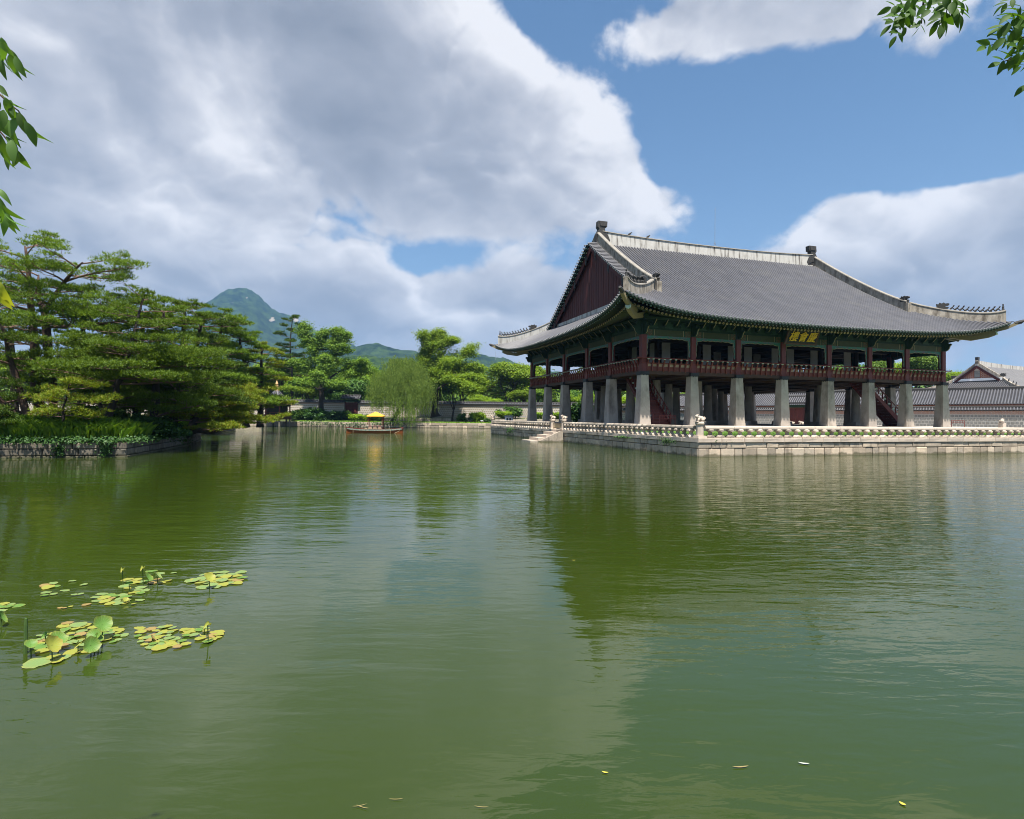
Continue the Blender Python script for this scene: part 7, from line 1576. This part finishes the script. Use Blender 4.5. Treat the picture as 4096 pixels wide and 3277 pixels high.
# ---------------------------------------------------------------- overhanging branches close to the camera
LV1 = leafmat('cherry_leaf', (.045, .13, .018), (.10, .20, .02), None, .45, .12, .3); LV2 = leafmat('ash_leaf', (.030, .085, .008), (.055, .125, .010), None, .45, .06, .25); LVY = leafmat('yellowing_leaf', (.22, .30, .02), (.34, .36, .04), None, .45, .08, .2)
def leaf_mesh(name, mt, asp, droop, fold=.25):
    n = 8; vs = []; m = MB()
    for k in range(n):
        u = k/(n-1); w_ = asp*math.sin(math.pi*min(1, u*.97+.015))**.8*(1-.35*u)*.5*1.3; z = -droop*u*u; vs += [(u, -w_, z+w_*fold), (u, 0, z), (u, w_, z+w_*fold)]
    m.add(vs, [(3*k+j, 3*k+3+j, 3*k+4+j, 3*k+1+j) for k in range(n-1) for j in range(2)]); return m.mesh(name, mt, True)
L1 = [leaf_mesh('leaf', LV1, .38, d) for d in (.25, .5, .8)]; L2 = [leaf_mesh('leaf', LV2, .42, d) for d in (.05, .15, .3)]; L3 = [leaf_mesh('leaf', LVY, .4, d) for d in (.4, .7)]
def branch(label, twigs, items, meshes, D, seed, bark):
    rs = np.random.default_rng(seed); b0 = atpx(*twigs[0][0], D); t = thing('overhanging_branch', label, 'branch', tuple(b0)); m = MB()
    for tw in twigs: m.tube(smooth_path([atpx(x, y, D+.03*D*k/2)-b0 for k, (x, y) in enumerate(tw)], 8), list(np.linspace(.0022*D, .0008*D, 8)), 5)
    link('twig', m.mesh('twig', bark, True), t)
    for (x, y, L_, ang, tone) in items:              # leaf base, length in px, direction in the picture plane (0 right, 90 down)
        p = atpx(x, y, D*(1+rs.uniform(-.04, .05)))-b0; a = R(ang+rs.normal(0, 6)); d = XA*math.cos(a)-YA*math.sin(a)+F2*rs.normal(0, .35); d /= np.linalg.norm(d); nrm = -F2*rs.uniform(.4, 1.0)+YA*rs.uniform(.1, .9)+XA*rs.normal(0, .5); s_ = np.cross(nrm, d); s_ /= np.linalg.norm(s_); n_ = np.cross(d, s_)
        M = Matrix(((d[0], s_[0], n_[0]), (d[1], s_[1], n_[1]), (d[2], s_[2], n_[2]))); link('leaf', meshes[rs.integers(len(meshes))] if tone == 0 else L3[rs.integers(2)], t, tuple(p), M.to_euler(), L_/FPX*D)
    return t
LB = [(-10, 160, 60, 55, 0), (5, 150, 75, 80, 0), (25, 195, 60, 40, 0), (45, 215, 75, 75, 0), (40, 215, 90, 95, 0), (60, 225, 80, 60, 0), (68, 240, 70, 88, 0), (5, 230, 75, 100, 0), (-5, 200, 95, 85, 0), (20, 200, 80, 110, 0),
      (-10, 340, 60, 60, 0), (5, 370, 75, 75, 0), (-5, 400, 80, 90, 0), (20, 390, 80, 70, 0), (40, 400, 70, 80, 0), (15, 440, 85, 95, 0), (55, 445, 80, 55, 0), (75, 450, 85, 75, 0), (90, 465, 95, 85, 0), (100, 485, 90, 78, 0), (70, 470, 85, 100, 0), (105, 510, 60, 82, 0), (35, 480, 85, 90, 0), (10, 500, 85, 70, 0), (-5, 530, 95, 85, 0), (25, 545, 85, 60, 0), (45, 560, 90, 80, 0), (55, 590, 85, 72, 0), (40, 600, 80, 95, 0), (5, 580, 75, 95, 0), (68, 610, 60, 85, 0), (-10, 470, 90, 60, 0),
      (-15, 755, 60, 35, 0), (-5, 790, 75, 70, 0), (10, 820, 75, 60, 0), (20, 840, 85, 75, 0), (30, 850, 80, 90, 0), (10, 840, 80, 100, 0), (0, 860, 70, 85, 0), (22, 855, 60, 60, 0), (-12, 820, 70, 80, 0)]
branch('branch of drooping green leaves hanging in at the left edge of the sky', [[(-260, 60), (-140, 120), (-40, 150), (40, 200), (68, 238)], [(-140, 130), (-60, 300), (20, 400), (80, 450), (105, 500)], [(-60, 300), (-30, 480), (30, 560), (60, 610)], [(-150, 140), (-110, 500), (-50, 740), (15, 830), (28, 860)]], LB, L1, 2.0, 900, BARKR)
branch('single yellowing leaf cluster at the left edge over the pines', [[(-200, 1000), (-100, 1080), (-30, 1120), (0, 1150)]], [(-20, 1120, 80, 60, 1), (-5, 1130, 85, 85, 1), (5, 1150, 80, 95, 1), (-15, 1150, 80, 75, 1)], L3, 2.0, 901, BARKR)
RB = []
def spray(x0, y0, x1, y1, n, L_):                    # a compound leaf: pairs along a stalk
    dx, dy = x1-x0, y1-y0; a = math.degrees(math.atan2(dy, dx))
    for k in range(n):
        f_ = (k+.5)/n
        for s_ in (-1, 1): RB.append((x0+dx*f_, y0+dy*f_, L_*(1.05-.25*abs(f_-.5)), a+s_*48, 0))
    RB.append((x1, y1, L_, a, 0))
for q in ((3680, -20, 3565, 30, 4, 48), (3670, -10, 3570, 80, 4, 55), (3660, 5, 3565, 100, 4, 55), (3650, 20, 3585, 145, 4, 46), (3655, 0, 3625, 110, 3, 50), (3790, -20, 3720, 40, 3, 52), (3800, -25, 3770, 95, 4, 62), (3790, 10, 3750, 90, 3, 52), (3800, 0, 3840, 60, 3, 62), (3780, -20, 3860, 15, 3, 50), (3740, -40, 3700, 20, 3, 50), (3688, 60, 3682, 80, 1, 34), (3688, 90, 3676, 110, 1, 40)): spray(*q)
branch('upper right branch of dark compound leaves hanging from the top edge', [[(3760, -260), (3740, -120), (3700, -30), (3640, 30)], [(3740, -130), (3790, -30), (3785, 60)], [(3700, -30), (3690, 40), (3686, 95)]], RB, L2, 1.9, 902, BARKD)
RB = []
for q in ((4060, -10, 4015, 20, 2, 42), (4110, 40, 4000, 110, 5, 58), (4105, 70, 4020, 150, 4, 62), (4100, 110, 3945, 185, 5, 52), (4090, 140, 4060, 190, 3, 50), (4120, 190, 4000, 250, 4, 58), (4110, 200, 4060, 240, 3, 50), (4090, 20, 4040, 60, 3, 55), (4130, 60, 4100, 150, 3, 50), (4120, 240, 4085, 265, 2, 40)): spray(*q)
RB += [(4105, 340, 55, 140, 0)]
branch('branch of dark compound leaves at the right edge under the top corner', [[(4300, -100), (4200, 0), (4110, 60), (4000, 120)], [(4200, 0), (4150, 120), (4090, 150), (3960, 182)], [(4150, 120), (4130, 200), (4010, 248)], [(4200, 150), (4150, 300), (4100, 342)]], RB, L2, 1.9, 903, BARKD)
# two birds on the ridge
for x, lb in ((6.4, 'small dark bird perched on the roof ridge, nearer the left ornament'), (8.7, 'small dark bird sitting lower on the roof ridge, right of the other bird')):
    b = MB(); b.tube([(-.26, 0, .10), (-.10, 0, .16), (.06, 0, .24), (.14, 0, .34), (.20, 0, .38)], [.03, .10, .10, .06, .045], 7); b.tube([(.19, 0, .38), (.29, 0, .36)], [.03, .008], 5); b.tube([(0, .03, .15), (.02, .03, 0)], .015, 4); b.tube([(0, -.03, .15), (.02, -.03, 0)], .015, 4)
    o = b.build('bird', ORN, None, True); o.location = (x, LY/2, zr(x)+1.34); o['label'] = lb; o['category'] = 'bird'; o['group'] = 'birds on the pavilion ridge'
# ================================================================ AIR
def haze():
    m = bpy.data.materials.new('haze'); m.use_nodes = True; nt = m.node_tree; nt.nodes.clear()
    o = nt.nodes.new('ShaderNodeOutputMaterial'); v = nt.nodes.new('ShaderNodeVolumePrincipled'); v.inputs['Density'].default_value = HAZE; v.inputs['Color'].default_value = (.28, .56, 1.0, 1); v.inputs['Anisotropy'].default_value = .25
    nt.links.new(v.outputs[0], o.inputs['Volume'])
    b = MB(); c = fr(0, 1800, 200); b.box((c[0], c[1], 358), (16000, 7600, 722), YAW-math.pi/2)
    b.build('haze', m, kind='stuff')
HAZE = .000115
haze()
